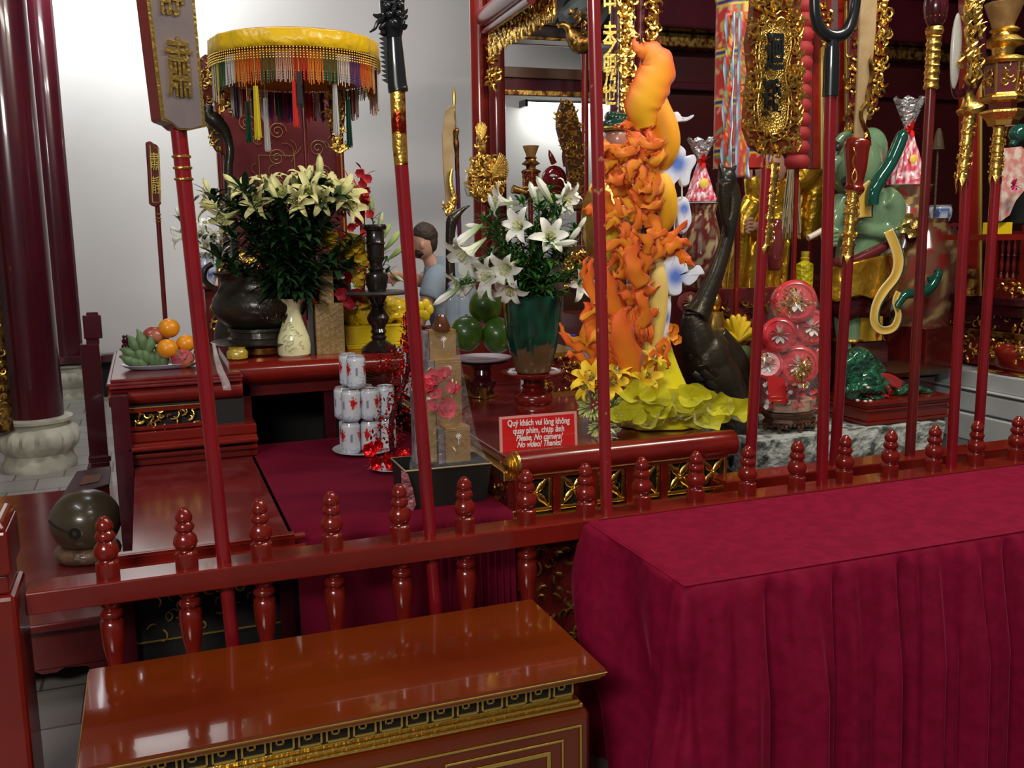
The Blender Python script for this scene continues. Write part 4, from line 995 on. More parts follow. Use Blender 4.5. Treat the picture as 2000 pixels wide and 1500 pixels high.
mb = MB(); mb.box((sX+.06, 3.2, z0_-.08), (sX+.08, 5.1, z1_)); mb.build('back_panel', lacd, o, smooth=False)
# small gilt-banded post foot (1890, 530-575)
o = root('post_foot', P(1893, 572, 3.9), 'turned red and gilt foot of the edged post above the altar edge', 'pillar foot')
mb = MB(); lpx(mb, 3.9, 1893, [(577, 14), (566, 14), (562, 10), (556, 14), (545, 15), (540, 10), (534, 14), (526, 14)], n=16); mb.build('foot', goldd, o)
# red cabinet end and red box in the gap
mb = MB(); A = P(1806, 720, 4.1); B = P(1850, 640, 4.1); mb.box((A.x, 4.1, A.z), (B.x+.06, 4.4, B.z)); one('red_box', mb, lacb, 'plain dark red box behind the knobbed pole, above the olive tray', 'box', smooth=False, bevel=.006)
mb = MB(); A = P(1735, 738, 4.0); B = P(1850, 716, 4.0); mb.hexa([(A.x+.02, 3.98, A.z), (B.x-.02, 3.98, A.z), (B.x-.02, 4.42, A.z), (A.x+.02, 4.42, A.z), (A.x, 3.96, B.z-.002), (B.x+.04, 3.96, B.z-.002), (B.x+.04, 4.45, B.z-.002), (A.x, 4.45, B.z-.002)]); one('olive_tray', mb, brown, 'olive brown wooden tray ledge under the plain red box', 'tray', smooth=False, bevel=.004)
mb = MB(); A = P(1745, 900, 4.0); B = P(1840, 738, 4.0); mb.box((A.x, 4.05, 0), (B.x, 4.35, B.z)); one('dark_stand', mb, lacd, 'dark stand carrying the olive tray behind the dragon pot', 'stand', smooth=False)
mb = MB(); A = P(1838, 612, 4.5); B = P(1880, 505, 4.5); mb.box((A.x-.1, 4.5, 0), (B.x+.1, 4.8, B.z)); one('red_cabinet', mb, lac, 'bright red cabinet between the big jar and the mirror pole', 'cabinet', smooth=False, bevel=.006)
# ================================================================== FLOWER MAKERS
def basis(d):
    d = V(d).normalized(); a = V((0, 0, 1)) if abs(d.z) < .9 else V((1, 0, 0)); x = d.cross(a).normalized(); return x, d.cross(x), d
def lily(mb, base, d, L, c0, c1, rnd, openness=1.0, np_=6, anth=(.22, .07, .02), thr=None, pw=1.0):
    x, y, z = basis(d); o = openness
    pr_ = [(.03, 0, .035), (.055, .25, .07), (.09, .48, .11), (.13+.04*o, .66, .155), (.20+.12*o, .80, .175), (.28+.24*o, .88+.02*(1-o), .13), (.33+.33*o, .86+.08*(1-o), .07), (.34+.38*o, .78+.2*(1-o), .008)]
    for i in range(np_):
        a = 2*pi*i/np_+rnd.uniform(-.12, .12); rd = x*cos(a)+y*sin(a); td = -x*sin(a)+y*cos(a); k = 1 if i % 2 else .86; q = rnd.uniform(.85, 1.1)
        rows = []; cols = []
        for j, (r, h, w) in enumerate(pr_):
            r = r*(q if j > 3 else 1); t = j/7
            for s_ in (-1, 0, 1):
                pass
            rows.append([base + rd*(r*L) + z*(h*L + .028*L*abs(s_)) + td*(s_*w*k*L*pw) - rd*(.03*L*abs(s_)) for s_ in (-1, -.5, 0, .5, 1)])
            c = lerp(c0, c1, min(1, t*1.9)); m_ = thr if thr and .35 < t < .72 else c
            cols += [c, c, m_, c, c]
        mb.strip(rows, cols)
    for i in range(6):
        a = 2*pi*i/6+.5; rd = x*cos(a)+y*sin(a); tip = base+z*L*.86+rd*L*.13; mb.tube([base+z*L*.3, tip], .0012, n=4, cols=[(.5, .6, .2)]*2)
        td = -x*sin(a)+y*cos(a); mb.tube([tip-td*.006, tip, tip+td*.006], [.001, .0028, .001], n=5, cols=[anth]*3)
    mb.tube([base+z*L*.2, base+z*L*.95], [.0015, .0025], n=5, cols=[(.55, .65, .25)]*2)
def bud(mb, base, d, L, c0, c1, w=.13):
    x, y, z = basis(d); pts = [base+z*L*t for t in (0, .15, .4, .65, .85, 1)]
    mb.tube(pts, [L*.03, L*w*.45, L*w*.85, L*w, L*w*.7, L*.01], n=7, cols=[c0, c0, lerp(c0, c1, .5), c1, c1, c0])
def blade(mb, base, d, L, w, rnd, droop=.4, col=None):
    x, y, z = basis(d); sd = z.cross(V((0, 0, 1))); sd = sd.normalized() if sd.length > .05 else x; up = sd.cross(z)
    rows = []
    for j, (t, ww) in enumerate(((0, .25), (.25, .85), (.5, 1), (.75, .75), (1, .03))):
        p = base+z*L*t - V((0, 0, 1))*droop*L*t*t; rows.append([p-sd*w*ww/2+up*.12*w*ww, p, p+sd*w*ww/2+up*.12*w*ww])
    mb.strip(rows, [col]*15 if col else None)
def camdir(r, u, t): return (rv*r+uv*u-wv*t).normalized()
def bouquet(name, label, Y, mouth, fl, bd, leaves, L, c0, c1, seed, leafmat, stem_extra=(), thr=None, spread=.0, leafL=.11, leafw=.016, anth=(.22, .07, .02), pw=1.0, lt=.12):
    """fl: (x, y, dY, (right, up, toward), open) ; bd: (x, y, dY, dir, len)"""
    rnd = random.Random(seed); M_ = P(mouth[0], mouth[1], Y); o = root(name, M_, label, 'flowers')
    stems = MB(); fo = MB(); ends = []
    for f in fl:
        d = camdir(*f[3]); tip = P(f[0], f[1], Y+f[2]); Lq = L*(f[5] if len(f) > 5 else 1); base = tip-d*Lq*.8
        mb = MB(); lily(mb, base, d, Lq, c0, c1, rnd, f[4], thr=thr, anth=anth, pw=pw); mb.build('lily_flower', vcf, o, ang=180); ends.append((base, d))
    for f in bd:
        d = camdir(*f[3]); base = P(f[0], f[1], Y+f[2]); mb = MB(); bud(mb, base, d, f[4], (.22, .36, .10), c1 if len(f) < 6 else f[5]); mb.build('lily_bud', vcf, o); ends.append((base, d))
    for e in stem_extra: ends.append((P(e[0], e[1], Y+e[2]), V((0, 0, 1))))
    for base, d in ends:
        m0 = M_+V((rnd.uniform(-.02, .02), rnd.uniform(-.02, .02), -.03)); mid = m0.lerp(base-d*.03, .55)+V((0, 0, .04))
        p = smooth_path([m0-V((0, 0, .05)), m0+V((0, 0, .03)), mid, base-d*.02, base], 5); stems.tube(p, .0032, n=5)
        k = int(leaves*rnd.uniform(.8, 1.2)); Lp = len(p)
        for i in range(k):
            t = lt+(.92-lt)*i/k; a_ = t*(Lp-1); q = p[int(a_)].lerp(p[min(int(a_)+1, Lp-1)], a_ % 1); an = i*2.4+rnd.uniform(-.4, .4)
            dd = V((cos(an), sin(an), .55+.5*t+rnd.uniform(-.3, .3))); blade(fo, q, dd, leafL*rnd.uniform(.7, 1.2)*(1.1-.35*t), leafw*rnd.uniform(.8, 1.2), rnd, rnd.uniform(.2, .8))
    stems.build('stems', leafmat, o); x = fo.build('foliage', leafmat, o, ang=180); x['kind'] = 'stuff'
    return o
YLW, YLW2 = (.42, .48, .10), (.74, .70, .30)
WHT, WHT2 = (.50, .62, .30), (.82, .82, .74)
# cream vase with yellow lilies on the middle altar
def on(x, y, z): return PZ(x, y, z)
Yv = 4.26
B = P(575, 690, Yv); B.z = 1.05
o = root('cream_vase', B, 'slender cream porcelain vase with faint floral painting holding the yellow lilies', 'vase')
mb = MB(); s = S(575, 640, Yv)
prof = [(0, 27), (4, 31), (22, 32.5), (38, 30), (58, 23), (75, 17.5), (92, 16), (104, 20), (112, 27), (113, 25), (104, 17), (90, 13)]
n = 40; vs = []; cs = []
for h, r in prof:
    for i in range(n): a = 2*pi*i/n; vs.append(B+V((r*s*cos(a), r*s*sin(a), h*s))); cs.append((.74, .72, .42))
fs = [(k*n+i, k*n+(i+1) % n, (k+1)*n+(i+1) % n, (k+1)*n+i) for k in range(len(prof)-1) for i in range(n)]+[tuple(range(n-1, -1, -1))]
mb.add(vs, fs, cs); mb.build('body', vcg, o)
mb = MB(); rr = random.Random(8)
def vs_(u, v, h):
    a = -pi/2-.9+1.5*u; z = (8+62*v); r = 32.5-max(0, z-30)*.32; return B+V(((r*s+h)*cos(a), (r*s+h)*sin(a), z*s))
curls(mb, vs_, 26, .035, .0016, rr, pad=.1); mb.build('painted_flowers', mat('faint_ochre', (.50, .45, .24), .4), o)
bouquet('lily_bouquet', 'big bunch of cream yellow lilies with dark foliage in the cream vase', Yv, (575, 582),
    [(432, 430, .0, (-.6, -.5, .55), 1, 1.1), (398, 398, .05, (-.9, .15, .3), 1, 1.05), (478, 368, .0, (-.3, .5, .7), 1), (520, 350, .1, (-.1, .9, .4), 1), (548, 372, -.05, (-.2, .3, .9), 1),
     (575, 345, .1, (.0, .9, .3), 1), (605, 368, -.08, (.1, .4, .9), 1), (603, 340, .05, (.2, .8, .5), .8, 1.1), (640, 365, .0, (.3, .5, .7), 1, 1.1), (672, 375, -.05, (.4, .4, .7), 1, 1.2), (690, 402, .0, (.9, .0, .4), 1, 1.15),
     (655, 352, .1, (.3, .9, .3), 1, 1.1), (500, 395, -.08, (-.3, -.1, .9), .9), (580, 392, -.1, (.1, -.2, 1), .8), (450, 395, .1, (-.7, .4, .5), 1), (628, 392, -.1, (.2, -.3, .9), .8)],
    [(476, 375, -.1, (-.75, .65, .1), .11), (545, 400, -.12, (-.4, .9, .2), .10), (625, 360, .0, (.0, 1, .1), .13), (535, 385, 0, (-.1, 1, 0), .10), (660, 390, -.1, (.6, .5, .2), .10), (590, 375, 0, (.3, .9, 0), .11), (415, 385, .1, (-.4, .8, 0), .09)],
    44, .125, YLW, YLW2, 12, mat('lily_leaf_dark', (.010, .035, .012), .35, coat=.3, mix=(.02, .06, .018), mscale=15),
    stem_extra=[(x, y, d) for x, y, d in ((500, 470, .1), (545, 450, -.12), (600, 460, -.1), (640, 450, .1), (650, 500, 0), (520, 500, -.1), (560, 420, .1), (480, 440, .1), (610, 420, .1), (450, 455, 0), (690, 470, 0), (430, 500, .05), (460, 530, 0), (680, 520, 0), (520, 430, .1), (640, 400, .1), (480, 400, .1), (560, 470, -.15), (620, 520, -.1), (540, 540, -.1))], leafL=.165, leafw=.027, pw=.72, lt=.24)
# green glazed vase with white lilies on the right altar
Yg = 3.64; B = V((P(1041, 700, Yg).x, Yg, AZ)); s = S(1041, 700, Yg)
o = root('turned_stand', B, 'turned red lacquer pedestal dish under the green glazed vase', 'stand')
mb = MB(); mb.lathe(B, [(0, .078), (.012, .080), (.02, .074), (.03, .070), (.04, .078), (.055, .080), (.07, .074), (.085, .052), (.095, .042), (.105, .050), (.11, .040), (.125, .038), (.135, .060), (.145, .115), (.158, .130), (.163, .130), (.165, .122), (.158, .10), (.156, 0)], n=48); mb.build('stand', lac, o, ang=50)
B = B+V((0, 0, .157))
o = root('green_glazed_vase', B, 'tall dark green vase with unglazed brown foot and lion ring handle, full of white lilies', 'vase')
prof = [(0, 30), (3, 34), (20, 38), (45, 46), (70, 52), (100, 55), (130, 56.5), (150, 57), (152, 54), (140, 52)]
n = 64; vs = []; cs = []; pp = []
for k in range(len(prof)-1):
    h0, r0 = prof[k]; h1, r1 = prof[k+1]; m_ = 6 if k < 7 else 1
    for j in range(m_): t = j/m_; pp.append((h0+(h1-h0)*t, r0+(r1-r0)*t))
pp.append(prof[-1])
for h, r in pp:
    for i in range(n):
        a = 2*pi*i/n; p = V((cos(a), sin(a), 0)); vs.append(B+V((r*s*cos(a), r*s*sin(a), h*s)))
        e = 46+26*noise.noise(V((cos(a)*2.2, sin(a)*2.2, 3)))+10*noise.noise(V((cos(a)*7, sin(a)*7, 5)))+ (16 if -1.9 < a-2*pi*(a > pi) < -1.1 else 0)
        g = noise.noise(V((cos(a)*4, sin(a)*4, h*.03)))
        c = (.13, .075, .035) if h < e else lerp((.004, .030, .020), (.006, .085, .045), max(0, min(1, .4+g)))
        cs.append(c)
fs = [(k*n+i, k*n+(i+1) % n, (k+1)*n+(i+1) % n, (k+1)*n+i) for k in range(len(pp)-1) for i in range(n)]+[tuple(range(n-1, -1, -1))]
mb = MB(); mb.add(vs, fs, cs); mb.build('body', vcg, o)
mb = MB(); q = P(1059, 604, Yg-.105); ring = [q+V((.018*cos(a), -.004, .018*sin(a)-.004)) for a in [i*pi/10 for i in range(21)]]; mb.tube(ring, .004, n=8, cap=False); mb.ball(q+V((0, 0, .018)), (.015, .01, .013)); mb.ball(q+V((-.01, -.006, .028)), .006, 8, 6); mb.ball(q+V((.01, -.006, .028)), .006, 8, 6)
mb.build('ring_handle', mat('olive_glaze', (.05, .07, .03), .25, coat=.5), o)
bouquet('lily_bouquet', 'loose bunch of white trumpet lilies with bright green leaves in the green vase', Yg, (1040, 578),
    [(1075, 460, -.10, (.1, .1, 1), 1, 1.05), (1010, 440, -.08, (-.45, .1, .9), 1), (1108, 390, -.02, (.7, -.35, .6), 1), (1115, 375, .05, (.6, .5, .3), .9), (970, 392, .0, (-.95, .1, .3), 1), (948, 540, -.10, (-.75, -.25, .5), 1, 1.2),
     (985, 528, -.14, (-.5, -.45, .7), 1, 1.15), (995, 570, -.12, (-.2, -.7, .6), 1, .95), (1140, 555, .0, (.4, -.3, .8), 1, .95), (903, 500, -.05, (-.7, -.6, .4), 1, 1.4), (895, 555, .0, (-.75, -.6, .3), .6, 1.1), (1050, 372, .05, (-.3, .8, .3), .4, .8), (915, 520, .1, (-.8, -.5, .3), .8, 1.1)],
    [(955, 445, 0, (-.9, .05, .2), .10), (942, 438, -.05, (-.75, -.6, .2), .15), (968, 420, .0, (-.3, .9, 0), .09), (1000, 425, .1, (-.1, .9, 0), .09), (1050, 405, 0, (-.3, .95, 0), .11), (1080, 400, -.05, (-.5, .8, .2), .13), (1095, 410, 0, (.2, .95, 0), .10),
     (1105, 480, -.05, (.6, .75, .2), .10), (1125, 455, 0, (.5, .8, 0), .08), (900, 560, -.05, (-.8, -.55, .1), .13), (1075, 480, -.1, (.8, .1, .2), .11), (935, 540, 0, (-.6, -.7, .2), .12)],
    36, .115, WHT, WHT2, 23, mat('lily_leaf_green', (.020, .085, .014), .4, coat=.25, mix=(.045, .15, .025), mscale=20),
    stem_extra=[(1010, 480, .05), (1060, 420, .05), (1100, 500, .05), (980, 470, .05), (1115, 470, .1), (1040, 450, -.05), (1090, 540, -.1), (1050, 540, -.14), (1120, 440, .05), (960, 500, .05), (1130, 520, 0), (1000, 540, -.1), (1020, 510, -.1), (1075, 510, -.12), (1110, 540, -.05), (985, 500, 0), (1060, 560, -.15), (1095, 570, -.1)], leafL=.10, leafw=.015, lt=.2, anth=(.6, .42, .05))
# small white lilies in a blue and white vase, far left
Yb = 5.2; B = P(407, 556, Yb)
o = root('blue_white_vase', B, 'blue and white porcelain vase on the shelf behind the placard pole', 'vase')
mb = MB(); n = 32; vs = []; cs = []; s = S(407, 540, Yb)
prof = [(0, 12), (5, 14), (20, 19), (32, 20), (42, 14), (52, 10), (62, 14)]
for h, r in prof:
    for i in range(n): a = 2*pi*i/n; vs.append(B+V((r*s*cos(a), r*s*sin(a), h*s))); cs.append((.05, .09, .35) if (8 < h < 35 and noise.noise(V((cos(a)*2.5, sin(a)*2.5, h*.09))) > -.15) else (.6, .64, .72))
mb.add(vs, [(k*n+i, k*n+(i+1) % n, (k+1)*n+(i+1) % n, (k+1)*n+i) for k in range(len(prof)-1) for i in range(n)]+[tuple(range(n-1, -1, -1))], cs); mb.build('body', vcg, o)
bouquet('lily_bouquet', 'small bunch of white lilies in the blue and white vase at the left', Yb, (407, 494),
    [(340, 468, 0, (-.9, -.2, .3), 1, .8), (362, 440, 0, (-.7, .5, .3), 1, .8), (402, 480, -.05, (.0, -.3, .9), 1, .8), (418, 460, 0, (.3, .1, .9), 1, .7), (392, 455, -.05, (-.4, .2, .8), 1, .8), (435, 475, .0, (.5, -.3, .8), 1, .8), (400, 435, 0, (0, .7, .6), 1, .7)],
    [(355, 455, 0, (-.8, .4, 0), .07), (350, 425, 0, (-.3, .9, 0), .06)], 16, .10, WHT, WHT2, 33, leaf, leafL=.09)
sh = MB(); A = P(392, 566, 5.08); q = P(440, 556, 5.08); sh.box((A.x, 5.08, A.z), (q.x, 5.4, B.z)); 
o = root('back_shelf_altar', V((A.x+.1, 5.2, 0)), 'small red altar with gilt carved front behind the bronze censer', 'altar')
sh.build('shelf', lac, o, smooth=False, bevel=.004)
mb = MB(); C_ = P(392, 640, 4.25); mb.box((A.x+.02, 5.13, .0), (q.x, 5.35, A.z)); mb.build('body', lacb, o, smooth=False)
mb = MB(); curls(mb, lambda u, v, h: V((A.x+.03+.18*u, 5.125-h, 1.0+(A.z-1.03)*v)), 40, .07, .008, rr, pad=.03); mb.build('gilt_front', gold, o)
mb = MB(); curls(mb, lambda u, v, h: V((A.x+.10+.18*u, 5.30-h, B.z+.01+.16*v)), 40, .06, .008, rr, pad=.03); mb.box((A.x+.10, 5.30, B.z), (A.x+.30, 5.32, B.z+.17)); mb.build('gilt_screen', gold, o)
# extra lily buds behind candlestick at right (tall green ones)
bouquet('lily_bouquet', 'tall green lily buds rising behind the black candlestick', 4.65, (735, 600), [(712, 470, .1, (-.2, .9, .2), .3, .6)],
    [(745, 470, 0, (.45, .85, 0), .10, (.45, .58, .2)), (750, 490, 0, (.6, .75, 0), .13, (.45, .58, .2)), (757, 508, -.05, (.75, .65, 0), .12, (.45, .58, .2)), (738, 455, 0, (.2, .95, 0), .11, (.6, .68, .4)), (728, 430, 0, (-.1, 1, 0), .12, (.3, .45, .15)), (765, 535, 0, (.8, -.5, 0), .07, (.6, .7, .4))], 14, .1, WHT, WHT2, 44, leaf, leafL=.08)
# ================================================================== things on and behind the middle altar
rr = random.Random(77)
def parts_lathe(o, nm, base, prof, s, m_, n=32, ang=45, **k): mb = MB(); mb.lathe(base, [(h*s, r*s) for h, r in prof], n=n, **k); return mb.build(nm, m_, o, ang=ang)
# bronze censer on its tray stand
Yc = 4.42; B = V((P(512, 660, Yc).x, Yc, 1.05)); s = S(512, 620, Yc)
hz = (P(512, 664, Yc).z-1.05)
o = root('brass_stand', B, 'low brass pot stand with bronze disc under the big censer', 'stand')
parts_lathe(o, 'pot', B, [(0, 45), (hz/s*.15, 55), (hz/s*.6, 58), (hz/s*.9, 50)], s, mat('brass', (.45, .28, .07), .3, .9))
parts_lathe(o, 'disc', B+V((0, 0, hz-.012)), [(0, 60), (2, 92), (5, 97), (6, 92), (6.1, 0)], s, bronze, n=48)
B2 = B+V((0, 0, hz+.001))
o = root('bronze_censer', B2, 'large black bronze incense censer with flared rim and round medallion', 'censer')
parts_lathe(o, 'foot', B2, [(0, 66), (6, 66), (8, 60), (18, 58), (20, 64), (26, 62)], s, bronze, n=48)
parts_lathe(o, 'bowl', B2, [(24, 50), (34, 70), (50, 86), (66, 92), (82, 89), (98, 78), (112, 72), (122, 75), (129, 84), (134, 86), (134, 80), (122, 66), (110, 64)], s, bronze, n=64)
mb = MB(); cc = B2+V((.035, 0, 66*s)); 
curls(mb, lambda u, v, h: cc+V(((u-.5)*.14, -sqrt(max(.001, (91*s)**2-((u-.5)*.14+.035)**2-((v-.5)*.1)**2))-h+.004, (v-.5)*.12)), 34, .035, .004, rr, pad=.05)
mb.tube([cc+V((.062*cos(a), -sqrt((91*s)**2-(.062*cos(a)+.035)**2)+.012*abs(sin(a))-.000, .058*sin(a))) for a in [i*pi/14 for i in range(29)]], .003, n=6, cap=False); mb.build('medallion', bronze, o)
for sg in (-1, 1):
    mb = MB(); c = B2+V((sg*.02, 0, 128*s)); mb.tube(smooth_path([B2+V((sg*80*s, 0, 100*s)), B2+V((sg*100*s, 0, 118*s)), B2+V((sg*98*s, 0, 140*s)), B2+V((sg*84*s, 0, 150*s))]), .012, n=8); mb.build('handle', bronze, o)
# amber glass jar at the left of the stand
B = V((P(462, 660, 4.24).x, 4.24, 1.05)); o = root('amber_glass_jar', B, 'small cut glass jar with amber liquid beside the brass stand', 'jar')
parts_lathe(o, 'glass', B, [(0, 14), (4, 20), (16, 21), (22, 16), (26, 17)], S(462, 690, 4.24), mat('amber_glass', (.45, .32, .03), .12, coat=1, bump=.8, bscale=50, alpha=.9), n=12)
# gold incense boxes
def ibox(x0, y0, x1, y1, Yp, i):
    A = P(x0, y1, Yp); Q = P(x1, y0, Yp); return A, Q
pat = mat('patterned_gold_paper', (.34, .23, .10), .3, .5, mix=(.48, .36, .20), mscale=70, bump=.3, bscale=90)
o5 = []
Yx = 4.24; w = .059; h = .14; x0 = P(620, 690, Yx).x
spec = [(0, 0, 'lower left'), (1, 0, 'lower right'), (0, 1, 'upper left'), (1, 1, 'upper right'), (.35, 2, 'standing alone on top')]
h = [.076, .076, .144, .144, .147]; zb = [1.05, 1.05, 1.127, 1.127, 1.272]
for i, (cx, lv, tx) in enumerate(spec):
    X = x0+cx*(w+.002)
    mb = MB(); mb.box((X, Yx, zb[i]), (X+w, Yx+w, zb[i]+h[i]))
    o = root('incense_box', (X+w/2, Yx+w/2, zb[i]), 'patterned gold paper box, %s of the stack beside the cream vase' % tx, 'box', 'gold paper boxes stacked beside the cream vase')
    mb.build('box', pat, o, smooth=False, bevel=.002)
    mb = MB()
    for a, b in ((X, Yx), (X+w, Yx)): mb.tube([(a, b, zb[i]), (a, b, zb[i]+h[i])], .0018, n=5)
    mb.tube([(X, Yx, zb[i]+h[i]), (X+w, Yx, zb[i]+h[i])], .0018, n=5)
    for k in range(5): mb.tube([(X+.004, Yx-.0005, zb[i]+h[i]*(k+.1)/5), (X+w-.004, Yx-.0005, zb[i]+min(h[i]*.98, h[i]*(k+.1)/5+.03))], .0012, n=4)
    mb.build('gilt_lines', goldp, o)
mb = MB(); X = P(606, 690, Yx).x; mb.box((X, Yx+.01, 1.05), (X+.022, Yx+.06, 1.27)); one('dark_bottle_box', mb, mat('smoked_film', (.05, .06, .06), .1, coat=1), 'dark clear wrapped slim box between the cream vase and the gold boxes', 'box', smooth=False, bevel=.003, loc=(X+.01, Yx+.03, 1.05))
# yellow boxes and wrapped yellow parcel
yel = mat('yellow_card', (.72, .52, .01), .35, coat=.3)
A = P(679, 694, 4.02); 
for i, (xa, xb, ya, yb_, Yp, tx) in enumerate(((679, 796, 667, 697, 4.36, 'lower'), (676, 796, 632, 666, 4.36, 'upper'))):
    a = P(xa, yb_, Yp); b = P(xb, ya, Yp); z0 = 1.05 if i == 0 else ztop; z1 = b.z; ztop = z1
    mb = MB(); mb.box((a.x, Yp, z0), (b.x, Yp+.2, z1)); mb.box((a.x-.002, Yp-.002, z1-.012), (b.x+.002, Yp+.202, z1-.001))
    one('yellow_box', mb, yel, 'bright yellow card box behind the black candlestick, %s of two' % tx, 'box', 'yellow boxes behind the candlestick', smooth=False, bevel=.003, loc=((a.x+b.x)/2, Yp+.1, z0))
mb = MB(); c = P(735, 612, 4.48); c.z = ztop+.055
for i in range(9):
    a = i*.7; q = c+V((.10*cos(a), .07*sin(a), .01*sin(i*2))); mb.ball(q, (.075, .06, .055), n=12, m=8, dis=.5, fr=2, seed=i)
one('yellow_parcel', mb, mat('yellow_film', (.75, .50, .02), .2, coat=.8, bump=.8, bscale=30, bdist=.02), 'crumpled yellow wrapped parcel on top of the yellow boxes', 'parcel', loc=c)
mb = MB(); c = P(828, 605, 4.6)
for i in range(5): a = i*1.25; mb.ball(c+V((.025*cos(a), -.01, .028*sin(a))), (.022, .010, .028), n=8, m=6)
one('yellow_bloom', mb, yel, 'single yellow bloom peeking out right of the dragon-head pole', 'flower', loc=c-V((0, 0, .05)))
# black candlesticks
def candlestick(cx, yb, Yp, prof, label, pz=1.05, sc=1):
    B = V((P(cx, yb, Yp).x, Yp, pz)); s = S(cx, yb, Yp)*sc; o = root('candlestick', B, label, 'candlestick')
    parts_lathe(o, 'stem', B, prof[0], s, blackw, n=32, ang=40); parts_lathe(o, 'drip_plate', B, prof[1], s, mat('dull_pewter', (.10, .09, .08), .35, .6) if 'dull_pewter' not in bpy.data.materials else bpy.data.materials['dull_pewter'], n=48)
candlestick(741, 690, 4.25, ([(0, 34), (4, 36), (10, 30), (18, 20), (22, 13), (28, 16), (32, 12), (38, 16), (44, 13), (50, 15), (56, 20), (66, 22), (78, 15), (84, 12), (88, 17), (92, 12), (100, 16), (108, 20), (112, 14)] +
    [(113, 14), (118, 17), (128, 20), (142, 23), (150, 21), (154, 13), (160, 16), (164, 12), (170, 12), (178, 17), (182, 18), (184, 16), (206, 17), (208, 20), (212, 17), (232, 17), (234, 21), (240, 23), (244, 21), (244.1, 0)],
    [(110, 20), (111, 60), (114, 64), (116, 62), (116.1, 0)]), 'tall black turned candlestick with wide pewter drip plate')
candlestick(662, 690, 4.56, ([(0, 36), (8, 30), (30, 26), (60, 30), (70, 24), (100, 30), (120, 28), (130, 36), (140, 30), (150, 36), (160, 30), (165, 36), (176, 34), (176.1, 0)], [(128, 20), (130, 42), (134, 40), (134.1, 0)]), 'squat black turned stand hidden behind the gold boxes and yellow orchids')
# artificial yellow orchids and red flower tower
o = root('flower_tower', P(705, 620, 4.42), 'tall red artificial flower tower with yellow orchids and a small paper dragon, left of candlestick', 'artificial flowers')
def petalball(mb, c, r, col, n=5, k=1.0, rnd=rr, cup=.4):
    dn = (V((0, 0, CAMZ))-c).normalized()+V((rnd.uniform(-.5, .5), rnd.uniform(-.5, .5), rnd.uniform(-.4, .6))); x, y, z = basis(dn)
    for i in range(n):
        a = 2*pi*i/n+rnd.uniform(-.2, .2); rd = x*cos(a)+y*sin(a); td = -x*sin(a)+y*cos(a); rows = []; cols = []
        for t, w in ((0, .15), (.35, .75), (.7, .85), (1, .15)):
            rows.append([c+rd*r*t+z*r*cup*t*t+td*w*r*.6*s_ + z*r*.12*abs(s_) for s_ in (-1, 0, 1)]); cc = lerp(col, tuple(min(1, q*1.5) for q in col), t*.6); cols += [cc]*3
        mb.strip(rows, cols)
RED = (.45, .012, .018)
mb = MB()
for i in range(60):
    t = i/59; y = 560-230*t; x = 705+rr.uniform(-38, 42)*(1-t*.8)-10*sin(t*3)+ (8 if t > .5 else 0)
    if i % 3 == 0: petalball(mb, P(x, y, 4.41-rr.uniform(0, .06)), .022, RED, 6)
    elif i % 3 == 1: mb.col = (.5, .01, .02); mb.ball(P(x, y, 4.39), .010, n=8, m=6)
    else: blade(mb, P(x, y, 4.41), V((rr.uniform(-1, 1), -.4, rr.uniform(-.2, 1))), .06, .014, rr, .3, col=(.40, .01, .03))
mb.build('red_flowers', vcf, o, ang=180)
mb = MB(); mb.tube([V((P(705, 600, 4.43).x, 4.43, 1.05)), P(708, 340, 4.43)], .012, n=8); mb.build('core', lacb, o)
mb = MB()
for i in range(5): blade(mb, P(690+i*3, 372+i*6, 4.39), camdir(-.35+.12*i, .9, .1), .12-.015*i, .025, rr, .1, col=(.6, .03+.02*i, .03))
mb.build('crest', vcf, o, ang=180)
for x, y, r in ((640, 470, .045), (692, 478, .055), (700, 505, .05), (680, 495, .05), (712, 590, .03), (706, 545, .03)):
    mb = MB(); petalball(mb, P(x, y, 4.33), r, (.62, .36, .01), 5, cup=.7); petalball(mb, P(x, y-3, 4.31), r*.6, (.70, .45, .02), 4, cup=.9); mb.build('yellow_orchid', vcf, o, ang=180)
mb = MB()
for i in range(26): petalball(mb, P(706+rr.uniform(-16, 16), 520+i*3.2, 4.35), .014, (.7, .62, .05), 4)
for i in range(12): mb.col = (.5, .02, .02); mb.ball(P(708+rr.uniform(-10, 10), 520+i*7, 4.33), .008, n=8, m=6)
for i in range(4): petalball(mb, P(668+i*14, 580+rr.uniform(-10, 14), 4.33), .032, (.42, .01, .03), 6)
mb.build('hanging_sprays', vcf, o, ang=180)
mb = MB(); q = P(674, 405, 4.31); mb.col = (.03, .15, .55); mb.ball(q, (.016, .01, .018), n=12, m=8)
mb.col = (.70, .12, .04)
for i in range(12): a = i*.52; blade(mb, q+V((.018*cos(a), .0, .018*sin(a))), camdir(cos(a), sin(a), .4), .035, .012, rr, 0, col=(.75, .15+.1*(i % 3), .08))
mb.build('paper_pearl', vcf, o, ang=180)
